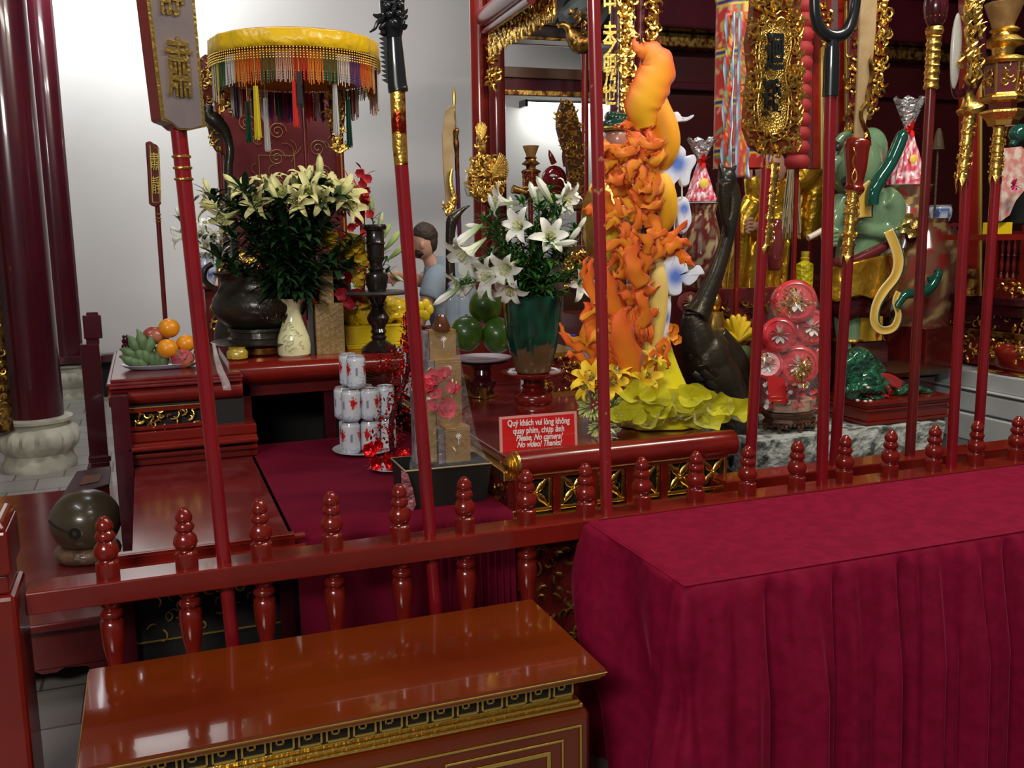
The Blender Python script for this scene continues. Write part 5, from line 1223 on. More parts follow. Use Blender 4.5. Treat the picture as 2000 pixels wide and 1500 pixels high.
# ================================================================== UMBRELLA
Yu = 4.82; C0 = P(577, 118, Yu); Ru = 163*S(577, 118, Yu); px = S(577, 118, Yu)
o = root('ceremonial_umbrella', V((P(592, 300, Yu).x, Yu, 0)), 'round ceremonial umbrella with yellow satin rim, bead fringe and coloured tassels', 'umbrella')
satin = mat('yellow_satin', (.80, .50, .010), .3, sheen=.3, bump=.6, bscale=14, bdist=.03)
mb = MB(); n = 96; rows = []
for (z, q) in ((34, .90), (31, .985), (28, 1.0), (14, 1.0), (0, 1.005)):
    rows.append([C0+V((Ru*q*(1-.016*(abs(sin(i/96*8*2*pi/1.0))))*cos(2*pi*i/96), Ru*q*(1-.016*abs(sin(i/96*16*pi)))*sin(2*pi*i/96), z*px)) for i in range(97)])
mb.strip(rows); mb.build('rim_band', satin, o, solid=.004)
mb = MB(); rows = [[C0+V((Ru*.92*q*cos(2*pi*i/32), Ru*.92*q*sin(2*pi*i/32), (34+h)*px)) for i in range(33)] for q, h in ((1, 0), (.5, 3), (.02, 6))]
mb.strip(rows); mb.build('top_cloth', mat('orange_silk', (.55, .14, .01), .5), o, solid=.004, ang=180)
mb = MB(); mb.lathe(C0+V((0, 0, 36*px)), [(0, .012), (.01, .016), (.02, .008), (.045, .001)], n=12); mb.build('spike', lac, o)
mb = MB()
for i in range(170):
    a = 2*pi*i/170; p = C0+V((Ru*cos(a), Ru*sin(a), 0))
    for k in range(5): mb.ball(p+V((0, 0, -(2+k*4.4)*px)), .0042, n=5, m=4)
mb.build('bead_fringe', goldp, o)
mb = MB(); cl = [(.5, .02, .02), (.75, .55, .03), (.03, .10, .04), (.65, .62, .58), (.10, .04, .16), (.70, .12, .02), (.06, .08, .03), (.55, .35, .3)]
for i in range(300):
    a = 2*pi*i/300; c = cl[(i//9) % 8] if (i//9) % 5 else (.7, .2, .02); p = C0+V((Ru*.93*cos(a), Ru*.93*sin(a), 0)); L_ = 62+rr.uniform(-8, 5)
    mb.tube([p+V((0, 0, -8*px)), p+V((rr.uniform(-.004, .004), 0, -L_*px))], .0022, n=4, cols=[c]*2)
mb.build('thread_fringe', vcf, o)
mb = MB(); rows = [[C0+V((Ru*.86*cos(2*pi*i/48), Ru*.86*sin(2*pi*i/48), z*px)) for i in range(49)] for z in (26, -40)]; mb.strip(rows); mb.build('inner_band', mat('orange_cloth', (.75, .22, .01), .5), o, solid=.003)
mb = MB()
for i in range(120):
    a = 2*pi*i/120; p = C0+V((Ru*.86*cos(a), Ru*.86*sin(a), -40*px))
    for k in range(4): mb.ball(p+V((0, 0, -(k*4.6)*px)), .004, n=5, m=4)
mb.build('inner_bead_fringe', mat('cream_beads', (.7, .6, .35), .3), o)
def tassel(x, y0, y1, c, ang_side, w=6):
    mb = MB(); q = P(x, (y0+y1)/2, Yu+ang_side); L0 = P(x, y0, Yu+ang_side).z; L1 = P(x, y1, Yu+ang_side).z
    for i in range(26):
        a = rr.uniform(0, 2*pi); r = sqrt(rr.random())*w*px; e = rr.uniform(-.012, .006)
        mb.tube([V((q.x+r*cos(a)*.6, q.y+r*sin(a)*.6, L0)), V((q.x+r*cos(a), q.y+r*sin(a), L1+e))], .0022, n=4, cols=[c, c])
    mb.tube([V((q.x, q.y, C0.z)), V((q.x, q.y, L0))], .0015, n=4, cols=[(.6, .5, .1)]*2)
    mb.build('tassel', vcf, o)
for x, y0, y1, c, dy in ((485, 198, 275, (.01, .06, .03), -.2), (502, 168, 268, (.65, .52, .02), -.3), (521, 192, 292, (.62, .62, .58), -.1), (576, 158, 244, (.62, .03, .02), -.36), (585, 140, 205, (.03, .04, .04), -.37), (656, 165, 262, (.55, .55, .54), -.3), (681, 195, 284, (.01, .07, .04), -.1)):
    tassel(x, y0, y1, c, dy)
mb = MB()
for i in range(70):
    a = rr.choice((rr.uniform(-.35, .25), rr.uniform(-.35, .25), rr.uniform(pi-.3, pi+.3))); q = C0+V((Ru*.97*cos(a), Ru*.97*sin(a), 0)); c = rr.choice(((.6, .6, .56), (.6, .58, .5), (.5, .03, .03), (.55, .5, .1), (.15, .12, .2)))
    mb.tube([q+V((0, 0, -12*px)), q+V((0, 0, -(88+rr.uniform(-12, 12))*px))], .0024, n=4, cols=[c]*2)
for i in range(60):
    a = rr.uniform(.3, 2.8); q = C0+V((Ru*.8*cos(a), Ru*.8*sin(a), -45*px)); c = rr.choice(((.5, .02, .03), (.6, .58, .52), (.10, .03, .16), (.04, .06, .03)))
    for j in range(4): mb.tube([q+V((j*.004, 0, 0)), q+V((j*.004, 0, -rr.uniform(45, 62)*px))], .002, n=4, cols=[c]*2)
mb.build('outer_threads', vcf, o)
mb = MB(); T = P(592, 200, Yu); Bp = P(600, 330, Yu); mb.tube([C0+V((.02, 0, 30*px)), T, V((Bp.x, Yu, .0))], .012, n=10); mb.build('pole', lacb, o)
# red lacquer screen with gold clouds behind the umbrella
Ys = 5.75; A = P(433, 400, Ys); Q = P(664, 180, Ys)
o = root('cloud_screen', ((A.x+Q.x)/2, Ys, 0), 'maroon lacquer screen with fine gold cloud lines behind the umbrella', 'screen')
mb = MB(); mb.box((A.x, Ys, .02), (Q.x, Ys+.04, Q.z+.15)); mb.build('panel', mat('maroon_panel', (.13, .012, .015), .35, coat=.3), o, smooth=False)
mb = MB(); curls(mb, lambda u, v, h: V((A.x+.05+(Q.x-A.x-.1)*u, Ys-h*.3, 1.5+.95*v)), 34, .16, .0016, rr, pad=.03)
for k in range(16):
    c = V((A.x+.1+(Q.x-A.x-.2)*rr.random(), Ys-.002, 1.55+.85*rr.random())); pts = []
    for j in range(30): a = j*.42; r = .05*(1-j/34); pts.append(c+V((r*cos(a), 0, r*sin(a))))
    mb.tube(pts, .0016, n=4)
frame(mb, P(510, 400, Ys).x, P(580, 400, Ys).x, 1.2, P(540, 303, Ys).z, .003, Ys, .003)
mb.build('gold_lines', mat('thin_gold', (.42, .22, .06), .4), o)
for x, w in ((A.x, .045), (Q.x-.03, .045)):
    mb = MB(); mb.box((x-.01, Ys-.02, 0), (x+w-.01, Ys+.06, Q.z+.2)); mb.build('stile', lac, o, smooth=False, bevel=.004)
    mb = MB(); mb.box((x+w*.3, Ys-.026, .3), (x+w*.3+.008, Ys-.02, Q.z+.2)); mb.build('gilt_fillet', goldp, o, smooth=False)
valance('screen_drop', lambda u, v, h: P(658+(u-.5)*34*(1-.55*(1-v)**2), 300-125*v, 5.1-h), 80, 'gilt openwork drop at the right edge of the maroon screen', .06, .007, 14, drops=False)
valance('screen_drop', lambda u, v, h: P(444+(u-.5)*22, 215-45*v, 5.1-h), 22, 'small gilt openwork drop at the left edge of the maroon screen', .05, .007, 15, drops=False)
# leaf plaques, glaive, lantern, pierced gilt plaque etc. of the rear weapon stand
def simple_pole(name, Yp, top, bot, r, m_, label, cat='ceremonial pole'):
    a = P(bot[0], bot[1], Yp); b = P(top[0], top[1], Yp); d = (b-a)/(b.z-a.z); a0 = a-d*a.z; o = root(name, a0, label, cat)
    mb = MB(); mb.tube([a0, a, b], r, n=12); mb.build('shaft', m_, o); return o
o = simple_pole('leaf_plaque_pole', 5.2, (436, 300), (440, 430), .014, lacb, 'leaf shaped brown and gilt plaque on a pole left of the umbrella', 'placard')
def plq(o, Yp, pts, nm, m_, th=.03, m2=gold, n=70, size=.05, rad=.006, seed=3, cn='carving', poly=None):
    mb = MB(); mb.prism([P(x, y, Yp) for x, y in pts], (0, th, 0)); mb.build(nm, m_, o, smooth=False, bevel=.006)
    r_ = random.Random(seed); mb = MB(); k = 0; xs = [p[0] for p in pts]; ys = [p[1] for p in pts]; s_ = S(xs[0], ys[0], Yp)
    while k < n:
        x = r_.uniform(min(xs), max(xs)); y = r_.uniform(min(ys), max(ys))
        if not inside(x, y, pts): continue
        k += 1; a = r_.uniform(0, 6.28); t_ = r_.choice((-1, 1))*r_.uniform(.4, .9); q = []
        for j in range(5): q.append((x, y, (.7, 1.1, 1, .7, .25)[j]*rad/s_)); x += cos(a)*size/s_/5; y += sin(a)*size/s_/5; a += t_
        tpx(mb, Yp-.006, q, k=1, n=5)
    return mb.build(cn, m2, o)
plq(o, 5.15, [(384, 118), (378, 150), (386, 180), (402, 212), (414, 210), (420, 180), (424, 140), (418, 115), (402, 105)], 'leaf', lacb, m2=goldd, n=50)
plq(o, 5.15, [(394, 215), (394, 232), (406, 250), (412, 280), (424, 298), (436, 300), (436, 250), (420, 225)], 'lower_leaf', brown, m2=goldd, n=26, seed=4)
o = simple_pole('leaf_plaque_pole', 5.2, (1130, 400), (1132, 600), .014, lacb, 'tall boot shaped openwork gilt plaque before the lit wall', 'placard')
plq(o, 5.15, [(1096, 200), (1088, 225), (1088, 250), (1096, 280), (1104, 300), (1108, 330), (1110, 360), (1116, 392), (1138, 394), (1142, 360), (1140, 310), (1138, 265), (1130, 230), (1120, 200), (1108, 194)], 'plaque', brown, n=150, size=.045, rad=.006, seed=5)
o = simple_pole('dragon_disc_pole', 5.25, (945, 395), (948, 560), .014, lac, 'gilt dragon curled round a pearl disc on a pole before the gate pillar', 'ceremonial pole')
plq(o, 5.2, [(918, 330), (912, 355), (920, 382), (940, 395), (965, 396), (985, 375), (990, 345), (984, 315), (965, 305), (950, 300), (950, 270), (940, 252), (932, 270), (936, 300), (922, 312)], 'ground', goldd, n=150, size=.05, rad=.007, seed=6)
mb = MB(); mb.ball(P(915, 362, 5.22), (.024, .02, .062), n=16, m=12); mb.build('pearl_disc', mat('pearl', (.55, .52, .46), .3), o)
mb = MB()
for i in range(15):
    a = -.6+i*.13; tpx(mb, 5.17, [(955+8*cos(a), 345-8*sin(a), 3), (965+14*cos(a), 335-16*sin(a), 3), (968+26*cos(a), 330-34*sin(a), 1)], k=2, n=6)
for i in range(9): a = .7+i*.22; tpx(mb, 5.18, [(940, 275, 3), (940+9*cos(a), 270-12*sin(a), 2.5), (940+14*cos(a), 262-24*sin(a), .8)], k=2, n=6)
mb.build('dragon_mane', gold, o)
o = simple_pole('glaive_pole', 5.0, (880, 420), (884, 640), .013, lacb, 'broad pale wooden glaive blade leaning against the wall behind the visitor', 'glaive')
mb = MB(); mb.prism([P(x, y, 5.0) for x, y in ((872, 400), (866, 330), (864, 260), (870, 215), (880, 206), (893, 206), (888, 212), (887, 230), (890, 240), (884, 262), (886, 300), (884, 340), (888, 390))], (0, .012, 0)); mb.build('blade', wood, o, smooth=False, bevel=.003)
mb = MB(); tpx(mb, 4.98, [(883, 330, 3), (880, 350, 4), (883, 372, 5), (888, 390, 6), (880, 405, 9), (878, 430, 4)], n=8); curls(mb, lambda u, v, h: P(868+22*u, 425-34*v, 4.97-h), 22, .04, .006, rr); mb.build('gilt_dragon', gold, o)
o = simple_pole('spear_pole', 5.1, (893, 330), (901, 560), .012, mat('plum_shaft', (.08, .02, .05), .2, coat=.5), 'thin plum spear pole with gilt collar beside the pale glaive', 'spear')
mb = MB(); tpx(mb, 5.1, [(893, 332, 4.5), (892, 300, 4.5), (891, 282, 6), (890, 268, 5), (890, 255, 7), (889, 250, 4)], n=10); mb.build('gilt_collar', goldd, o)
mb = MB(); tpx(mb, 5.1, [(890, 250, 1.5), (888, 215, 2), (887, 205, 3), (887, 185, 3.5), (886, 170, 1)], n=8); mb.build('tip', goldp, o)
o = simple_pole('small_lantern_pole', 5.2, (1036, 390), (1038, 560), .014, lacb, 'small brass coloured lantern on a pole, seen before the lit wall', 'lantern')
lantern(o, 5.2, 1037, 392, .45, g=goldd, pm=lacb)
mb = MB(); tpx(mb, 5.15, [(1030, 378, 6), (1016, 373, 7), (1004, 370, 8)], n=12); tpx(mb, 5.15, [(1004, 370, 9), (1001, 369, 9)], n=12); mb.build('spout', goldd, o)
# red horned mask / drum head
o = root('red_horned_head', P(1085, 400, 5.3), 'glossy dark red ogre head with curved horns behind the white lilies', 'statue')
mb = MB(); mb.ball(P(1082, 352, 5.3), (.074, .08, .085), n=28, m=20); mb.ball(P(1080, 385, 5.3), (.05, .06, .05), n=16, m=12); remesh(mb.build('head', mat('oxblood', (.13, .008, .010), .12, coat=.7), o), .006)
for pts in ([(1082, 320, 6), (1076, 305, 5), (1072, 293, 1)], [(1106, 325, 6), (1102, 305, 5), (1100, 292, 1)]): mb = MB(); tpx(mb, 5.25, pts, n=10); mb.build('horn', bpy.data.materials['oxblood'], o)
mb = MB(); mb.ball(P(1080, 343, 5.22), (.020, .008, .008), n=10, m=8); mb.build('eye', white, o)
# cup and gilt foot under it
o = root('gilt_figure_base', V((P(1140, 560, 4.9).x, 4.9, 0)), 'gilt openwork base and brown bowl behind the white lilies', 'base')
mb = MB(); mb.box((P(1100, 560, 4.9).x, 4.9, 0), tuple(P(1160, 480, 4.95)+V((0, .1, 0)))); mb.build('block', brown, o, smooth=False)
mb = MB(); curls(mb, lambda u, v, h: P(1098+64*u, 570-90*v, 4.88-h), 70, .05, .007, rr); mb.build('gilding', gold, o)
mb = MB(); lpx(mb, 4.9, 1125, [(412, 20), (408, 26), (400, 28), (394, 24)], n=20); mb.build('bowl', brown, o)
# small far placard
o = simple_pole('placard_pole', 5.6, (307, 400), (324, 640), .0125, lacb, 'small far placard with two gilt characters on a thin pole near the plaster wall', 'placard')
mb = MB(); pts = [(291, 398), (288, 340), (284, 278), (293, 275), (300, 280), (307, 283), (311, 290), (313, 340), (315, 398), (308, 404), (298, 403)]
mb.prism([P(x, y, 5.58) for x, y in pts], (0, .04, 0)); mb.build('board', lacb, o, smooth=False, bevel=.006)
mb = MB(); q = [P(x, y, 5.575) for x, y in ((298, 395), (293, 283), (309, 290), (313, 395))]; q.append(q[0]); mb.tube(q, .003, n=5); 
for y in (420, 428, 434): mb.lathe(P(308+(y-400)*.05, y, 5.6), [(0, .013), (.004, .018), (.008, .013)], n=12)
mb.build('gilt_trim', goldp, o)
for ch, y in (('肅', 318), ('靜', 364)): text_mesh(ch, .10, goldp, 'gilt_character', o, P(302+(y-318)*.08, y, 5.57), ex=.003, sx=.5)
# far crane neck heads
def crane_small(pts, beak, label, Yp, crest=None):
    q = P(pts[-1][0], pts[-1][1], Yp); o = root('bronze_crane', V((q.x, Yp, 0)), label, 'statue')
    mb = MB(); tpx(mb, Yp, pts, n=12); tpx(mb, Yp, beak, n=10)
    b = V((q.x, Yp+.03, q.z-.55)); mb.ball(b, (.11, .15, .15), n=20, m=14); mb.tube([q, q-V((0, 0, .2)), b+V((0, -.02, .05))], [.03, .035, .07], n=10)
    for sx in (-.05, .05): mb.tube([b+V((sx, 0, -.1)), V((b.x+sx, Yp+.03, .02))], [.02, .014], n=8)
    mb.box((b.x-.12, Yp, 0), (b.x+.12, Yp+.25, .04))
    remesh(mb.build('body', bronze, o), .007, 3)
crane_small([(412, 205, 9), (408, 225, 13), (420, 235, 16), (436, 252, 13), (446, 275, 9), (449, 300, 9), (446, 330, 9), (448, 400, 10), (450, 440, 12)], [(408, 215, 10), (400, 205, 6), (397, 196, 3)], 'black bronze crane with open beak in front of the leaf plaque, left of the umbrella', 4.95)
crane_small([(896, 415, 8), (884, 428, 12), (880, 450, 10), (879, 490, 9), (880, 540, 10), (880, 600, 11), (880, 620, 12)], [(890, 420, 9), (905, 408, 5), (919, 401, 2)], 'black bronze crane stretching its beak up to the right, behind the white lilies', 4.6)
# ================================================================== NOTICE
Yn = 3.0; o = root('notice_board', P(1050, 884, Yn), 'red notice card with pale border asking visitors not to film, behind the red roll', 'sign')
A, B_, C_, D_ = P(977, 895, Yn), P(1129, 885, Yn), P(1126, 803, Yn), P(975, 815, Yn)
ux = (B_-A).normalized(); uz = (D_-A).normalized(); W_ = (B_-A).length; 
mb = MB(); mb.prism([A-uz*.02, B_-uz*.02, C_, D_], (0, .004, 0)); mb.build('card', mat('pale_pink_card', (.72, .30, .28), .4, coat=.3), o, smooth=False)
mb = MB(); mb.prism([A+ux*.010-uz*.02+V((0, -.001, 0)), B_-ux*.010-uz*.02+V((0, -.001, 0)), C_-ux*.010-uz*.008+V((0, -.001, 0)), D_+ux*.010-uz*.008+V((0, -.001, 0))], (0, .002, 0)); mb.build('red_field', mat('notice_red', (.62, .016, .014), .35, coat=.4), o, smooth=False)
tw = mat('printed_white', (.85, .78, .74), .5)
ang_ = atan2(ux.z, ux.x); Hn = (D_-A).length; cx = (D_+C_)/2
for tx, dy, sz, sh, ww in (('Quý khách vui lòng không', .027, .0300, 0, .72), ('quay phim, chụp ảnh', .054, .0300, 0, .74), ('Please, No camera!', .079, .0285, .3, .76), ('No video! Thanks!', .102, .0285, .3, .76)):
    c = cx-uz*dy+V((0, -.003, 0)); q = text_mesh(tx, sz, tw, 'lettering', o, c, ex=.0004, rot=(pi/2, -ang_, 0), shear=sh, bold=.0006, sx=ww)
# ================================================================== POMELOS on a raised plate
Yp = 4.05; Bp = V((P(943, 770, Yp).x, Yp, AZ)); s = S(943, 700, Yp)
o = root('turned_stand', Bp, 'dark turned stand with gold ring and white-rimmed dish, carrying three pomelos', 'stand')
zpl = P(943, 700, Yp).z-AZ
mb = MB(); mb.lathe(Bp, [(0, .062), (.01, .062), (.015, .05), (.03, .045), (.05, .06), (.07, .06), (.09, .035), (.10, .04), (zpl-.05, .035), (zpl-.03, .075), (zpl-.012, .12), (zpl-.01, 0)], n=40); mb.build('stand', lacd, o)
mb = MB(); mb.lathe(Bp, [(.001, .064), (.004, .068), (.010, .068), (.013, .06)], n=40); mb.build('gilt_ring', gold, o)
mb = MB(); mb.lathe(Bp+V((0, 0, zpl-.010)), [(0, .06), (.004, .115), (.014, .130), (.017, .131), (.017, .125), (.006, .10), (.005, 0)], n=48); mb.build('dish', mat('lilac_china', (.48, .44, .52), .2, coat=.4), o)
pom = mat('pomelo_skin', (.030, .085, .008), .38, coat=.35, bump=.3, bscale=160, bdist=.002, mix=(.075, .15, .012), mscale=9)
for x, y, r, dy, tx in ((911, 651, 32, -.03, 'left'), (972, 655, 32, -.04, 'right, partly behind the green vase'), (948, 597, 32, .02, 'topmost')):
    c = P(x, y, Yp+dy); rr_ = r*S(x, y, Yp+dy); mb = MB(); mb.ball(c, (rr_, rr_, rr_*1.08), n=32, m=24, dis=.04, fr=1.5, seed=x); mb.tube([c+V((0, 0, rr_*1.04)), c+V((.003, 0, rr_*1.16))], .006, n=6)
    one('pomelo', mb, pom, 'dark green pomelo on the raised dish, %s of the three' % tx, 'pomelo', 'pomelos on the raised dish', loc=c-V((0, 0, rr_*1.07)))
# gilt box lids lying on altar
o = root('gilt_altar_box', P(1100, 745, 3.95), 'small gilt pierced box half hidden between green vase and fruit dragon', 'box')
mb = MB(); p0 = P(1062, 745, 3.95); p0.z = AZ; p1 = P(1133, 690, 3.95); mb.box((p0.x, 3.95, AZ), (p1.x, 4.2, p1.z)); mb.build('box', lacb, o, smooth=False)
mb = MB(); frame(mb, p0.x, p1.x, AZ, p1.z, .012, 3.948, .008); curls(mb, lambda u, v, h: V((p0.x+(p1.x-p0.x)*u, 3.945-h, AZ+(p1.z-AZ)*v)), 34, .03, .004, rr, pad=.08); mb.box((p0.x-.01, 3.94, p1.z), (p1.x+.01, 4.21, p1.z+.012)); mb.build('gilding', gold, o)
mb = MB(); a, b = P(893, 700, 4.2), P(952, 722, 3.9); mb.hexa([(a.x, 4.25, AZ), (b.x, 3.95, AZ), (b.x+.03, 3.97, AZ), (a.x+.03, 4.27, AZ), (a.x, 4.25, AZ+.09), (b.x, 3.95, AZ+.05), (b.x+.03, 3.97, AZ+.05), (a.x+.03, 4.27, AZ+.09)])
one('gilt_rail_piece', mb, goldd, 'old gilt low fence piece on the lacquer table left of the raised dish', 'fence piece', smooth=False, bevel=.004)
# bottles
def bottle(x, yb, Yb_, r, h, m_, label, cap=(.03, .06, .5), z0=None, name='water_bottle', body=None):
    B = P(x, yb, Yb_); 
    if z0 is not None: B.z = z0
    o = root(name, B, label, 'bottle'); mb = MB(); mb.lathe(B, [(0, r*.8), (.006, r), (h*.25, r), (h*.3, r*.95), (h*.35, r), (h*.6, r), (h*.75, r*.8), (h*.85, r*.35), (h*.9, r*.33)], n=20); mb.build('bottle', m_, o)
    mb = MB(); mb.col = cap; mb.lathe(B+V((0, 0, h*.89)), [(0, r*.38), (h*.08, r*.38), (h*.085, r*.3)], n=16); mb.build('cap', vcg, o); return o, B
pet = mat('clear_bottle', (.35, .45, .55), .08, coat=1, alpha=.45, bump=.3, bscale=25)
for x, dx, tx in ((1118, 0, 'left'), (1138, 0, 'right')):
    bottle(x, 700, 4.05+.03*(x > 1120), .042 if x < 1120 else .036, .26 if x < 1120 else .25, pet, 'large clear water bottle with blue cap, %s of the pair beside the green vase' % tx, z0=AZ)
for x, tx in ((882, 'left'), (905, 'right')):
    bottle(x, 640, 4.45, .036, .22, pet, 'clear bottle with blue cap behind the pomelos, %s of the pair' % tx, z0=P(x, 640, 4.45).z)
sh_ = MB(); q = P(893, 640, 4.4); sh_.box((q.x-.12, 4.35, AZ), (q.x+.3, 4.6, q.z-.002)); one('rear_shelf', sh_, lacb, 'low red shelf under the bottles behind the pomelos', 'shelf', smooth=False)
mb = MB(); c = P(898, 628, 4.36); 
for i in range(10): blade(mb, c-V((0, 0, .02)), V((cos(i*.63), -.4, .3+.5*(i % 2))), .035, .016, rr, 0, col=(.70, .05, .25))
one('pink_bloom', mb, vcf, 'bright pink artificial lotus in front of the bottles behind the pomelos', 'flower', ang=180, loc=c)
# ================================================================== BEER CANS on a plate
cb = PZ(704, 884, .700); cb.z = .70; cb.y = min(cb.y, 3.99)
mb = MB(); mb.lathe(cb+V((.02, .02, 0)), [(0, .08), (.004, .10), (.012, .125), (.016, .127), (.016, .12), (.007, .10), (.006, 0)], n=48); one('white_plate', mb, white, 'white plate under the stacked drink cans', 'plate', loc=cb+V((.02, .02, 0)))
def can_mesh():
    o = root('drink_can', (0, 0, 0), '', 'can', 'stack of white drink cans'); R_ = .038; H_ = .130
    zs = [i*H_*.78/16+.012 for i in range(17)]; n = 48; vs = []; cs = []
    prof = [(0, .028), (.003, .030), (.010, .036)]+[(z, R_) for z in zs]+[(H_-.012, .037), (H_-.003, .032), (H_, .0317), (H_-.001, .029), (H_-.004, .028)]
    for h, r in prof:
        for i in range(n):
            a = 2*pi*i/n; vs.append(V((r*cos(a), r*sin(a), h))); c = (.62, .66, .72)
            if .012 <= h <= .116:
                for a0 in (.6, 2.7, 4.8):
                    da = (a-a0+pi) % (2*pi)-pi; e = (da*R_/.0145)**2+((h-.078)/.020)**2
                    if e < .72: c = (.50, .02, .02)
                    elif e < 1.05: c = (.75, .72, .70)
                    elif e < 1.35: c = (.50, .05, .04)
                    elif abs(da-1.05) < .14 and .03 < h < .085 and int(h*600) % 2: c = (.22, .25, .32)
                if h < .03 and noise.noise(V((a*4, h*90, 0))) > .1: c = (.35, .42, .55)
            if h > H_-.008 or h < .008: c = (.40, .40, .42)
            cs.append(c)
    mb = MB(); mb.add(vs, [(k*n+i, k*n+(i+1) % n, (k+1)*n+(i+1) % n, (k+1)*n+i) for k in range(len(prof)-1) for i in range(n)]+[tuple(range(n-1, -1, -1))], cs); mb.build('body', vcg, o, ang=60)
    mb = MB(); mb.lathe((0, 0, H_-.004), [(0, .0285), (.0005, 0)], n=24); mb.cbox((.004, 0, H_-.003), (.016, .010, .001)); mb.build('lid', mat('aluminium', (.55, .55, .56), .3, .9), o); return o
c0 = can_mesh(); first = True
rows_ = [(0, -.036, 0, 'front left of the bottom layer'), (0, .030, -.004, 'front middle of the bottom layer'), (0, .094, .022, 'right end of the bottom layer'), (0, -.03, .064, 'rear left of the bottom layer'), (0, .036, .066, 'rear middle of the bottom layer'),
         (1, -.030, 0, 'front left of the middle layer'), (1, .034, -.002, 'front middle of the middle layer'), (1, .094, .030, 'right end of the middle layer'), (1, -.044, .060, 'rear left of the middle layer'), (1, .03, .066, 'rear middle of the middle layer'),
         (2, -.006, .012, 'front one on the top layer'), (2, -.018, .078, 'rear one on the top layer')]
for lv, dx, dy, tx in rows_:
    loc = V((cb.x+dx*1.18, cb.y+dy*1.18-.03, .7065+lv*.1305)); rz = {0: 1.2, 1: .2, 2: .9}[lv]+dx*9
    lab = 'white drink can with red oval badge, '+tx
    if first: c0.location = loc; c0.rotation_euler = (0, 0, rz); c0['label'] = lab; first = False
    else: dup(c0, loc, rz, lab)
# ================================================================== red tinsel tree on a plate
tb = PZ(765, 917, .70); tb.z = .70
mb = MB(); mb.lathe(tb, [(0, .05), (.004, .065), (.012, .08), (.014, .08), (.007, .06), (.006, 0)], n=40); one('white_plate', mb, white, 'white plate under the red tinsel decoration', 'plate', loc=tb)
o = root('tinsel_arrangement', tb+V((0, 0, .012)), 'sparkling red tinsel and foil flower arrangement leaning beside the dragon-head pole', 'decoration')
rr = random.Random(91)
mb = MB(); Yt = tb.y
path = [(768, 905, 50), (752, 870, 38), (765, 820, 34), (790, 770, 32), (795, 730, 36), (770, 705, 44), (798, 680, 16), (797, 640, 14), (796, 610, 7)]
pp = smooth_path([V(p) for p in path], 6)
for i in range(900):
    t = rr.random()**.9*(len(pp)-1); q = pp[int(t)]; a = rr.uniform(0, 6.28); r = q.z*sqrt(rr.random()); x, y = q.x+r*cos(a), q.y+r*sin(a)*.8
    y = min(y, 915); c = P(x, y, Yt+rr.uniform(-.06, .06)); d = V((rr.uniform(-1, 1), rr.uniform(-1, .3), rr.uniform(-.6, 1)))
    blade(mb, c, d, .018*rr.uniform(.6, 1.5), .009, rr, 0, col=rr.choice(((.55, .010, .012), (.35, .005, .01), (.7, .02, .02))))
x_ = mb.build('tinsel', vcm, o, ang=180); x_['kind'] = 'stuff'
mb = MB(); mb.tube(smooth_path([P(q[0], min(q[1], 900), Yt) for q in path[::2]], 4), .01, n=8); mb.build('stem', lacd, o)
mb = MB()
for i in range(60): t = rr.random()*(len(pp)-1); q = pp[int(t)]; mb.col = (.5, .01, .01); mb.ball(P(q.x+rr.uniform(-.8, .8)*q.z, min(905, q.y+rr.uniform(-15, 15)), Yt-.05), .006, n=8, m=6)
mb.build('beads', vcm, o)
for i in range(12):   # feathery fan leaf
    mb = MB()
x0, y0 = 762, 742
for k in range(11):
    a = 2.0+k*.17; mb = mb if k else MB(); L_ = 52
    for j in range(10):
        r = 10+L_*j/10; x, y = x0+r*cos(a), y0-r*sin(a)*.75; blade(mb, P(x, y, Yt-.03), camdir(cos(a)+.8*(j % 2-.5), sin(a), .2), .014, .004, rr, 0, col=(.40, .01, .01))
mb.build('fan_leaf', vcm, o, ang=180)
for x, y, r in ((722, 880, .028), (735, 905, .024), (765, 905, .03), (785, 890, .026), (740, 870, .02)):
    mb = MB(); petalball(mb, P(x, y, Yt-.06), r, (.55, .01, .015), 7, cup=.6); mb.build('foil_flower', vcm, o, ang=180)
# ================================================================== WRAPPED HAMPER (black tray, gold boxes, roses, film)
Yh = PZ(870, 988, .70).y
o = root('gift_hamper', (P(875, 988, Yh).x, Yh, .70), 'film wrapped gift hamper of gold boxes and red roses in a black tray', 'gift hamper')
f0, f1 = P(797, 990, Yh+.0), P(948, 984, Yh+.02); zt0 = P(800, 918, Yh).z; zt1 = P(958, 905, Yh).z
w_ = f1.x-f0.x
blk = mat('black_card', (.012, .012, .010), .5); kraft = mat('kraft_edge', (.35, .28, .14), .6)
mb = MB(); dpt = .17
A_ = [V((f0.x, Yh, .70)), V((f1.x, Yh+.01, .70)), V((f1.x-.01, Yh+dpt, .70)), V((f0.x, Yh+dpt, .70))]; B__ = [V((f0.x-.008, Yh-.01, zt0)), V((f1.x+.018, Yh, zt1)), V((f1.x+.02, Yh+dpt+.01, zt1+.0)), V((f0.x-.008, Yh+dpt+.01, zt0))]
for i in range(4):
    j = (i+1) % 4; mb.prism([A_[i], A_[j], B__[j], B__[i]], (V((0, 0, 0))+(V((f0.x+w_/2, Yh+dpt/2, .75))-(A_[i]+A_[j])/2).normalized()*.004))
mb.add(A_, [(0, 1, 2, 3)]); mb.build('tray', blk, o, smooth=False)
mb = MB(); mb.tube(B__+[B__[0]], .003, n=6); mb.build('tray_rim', kraft, o, smooth=False)
gb = mat('gold_card', (.42, .24, .06), .3, .45, coat=.3); gb2 = mat('marbled_lilac', (.10, .08, .09), .35, mix=(.26, .20, .22), mscale=30)
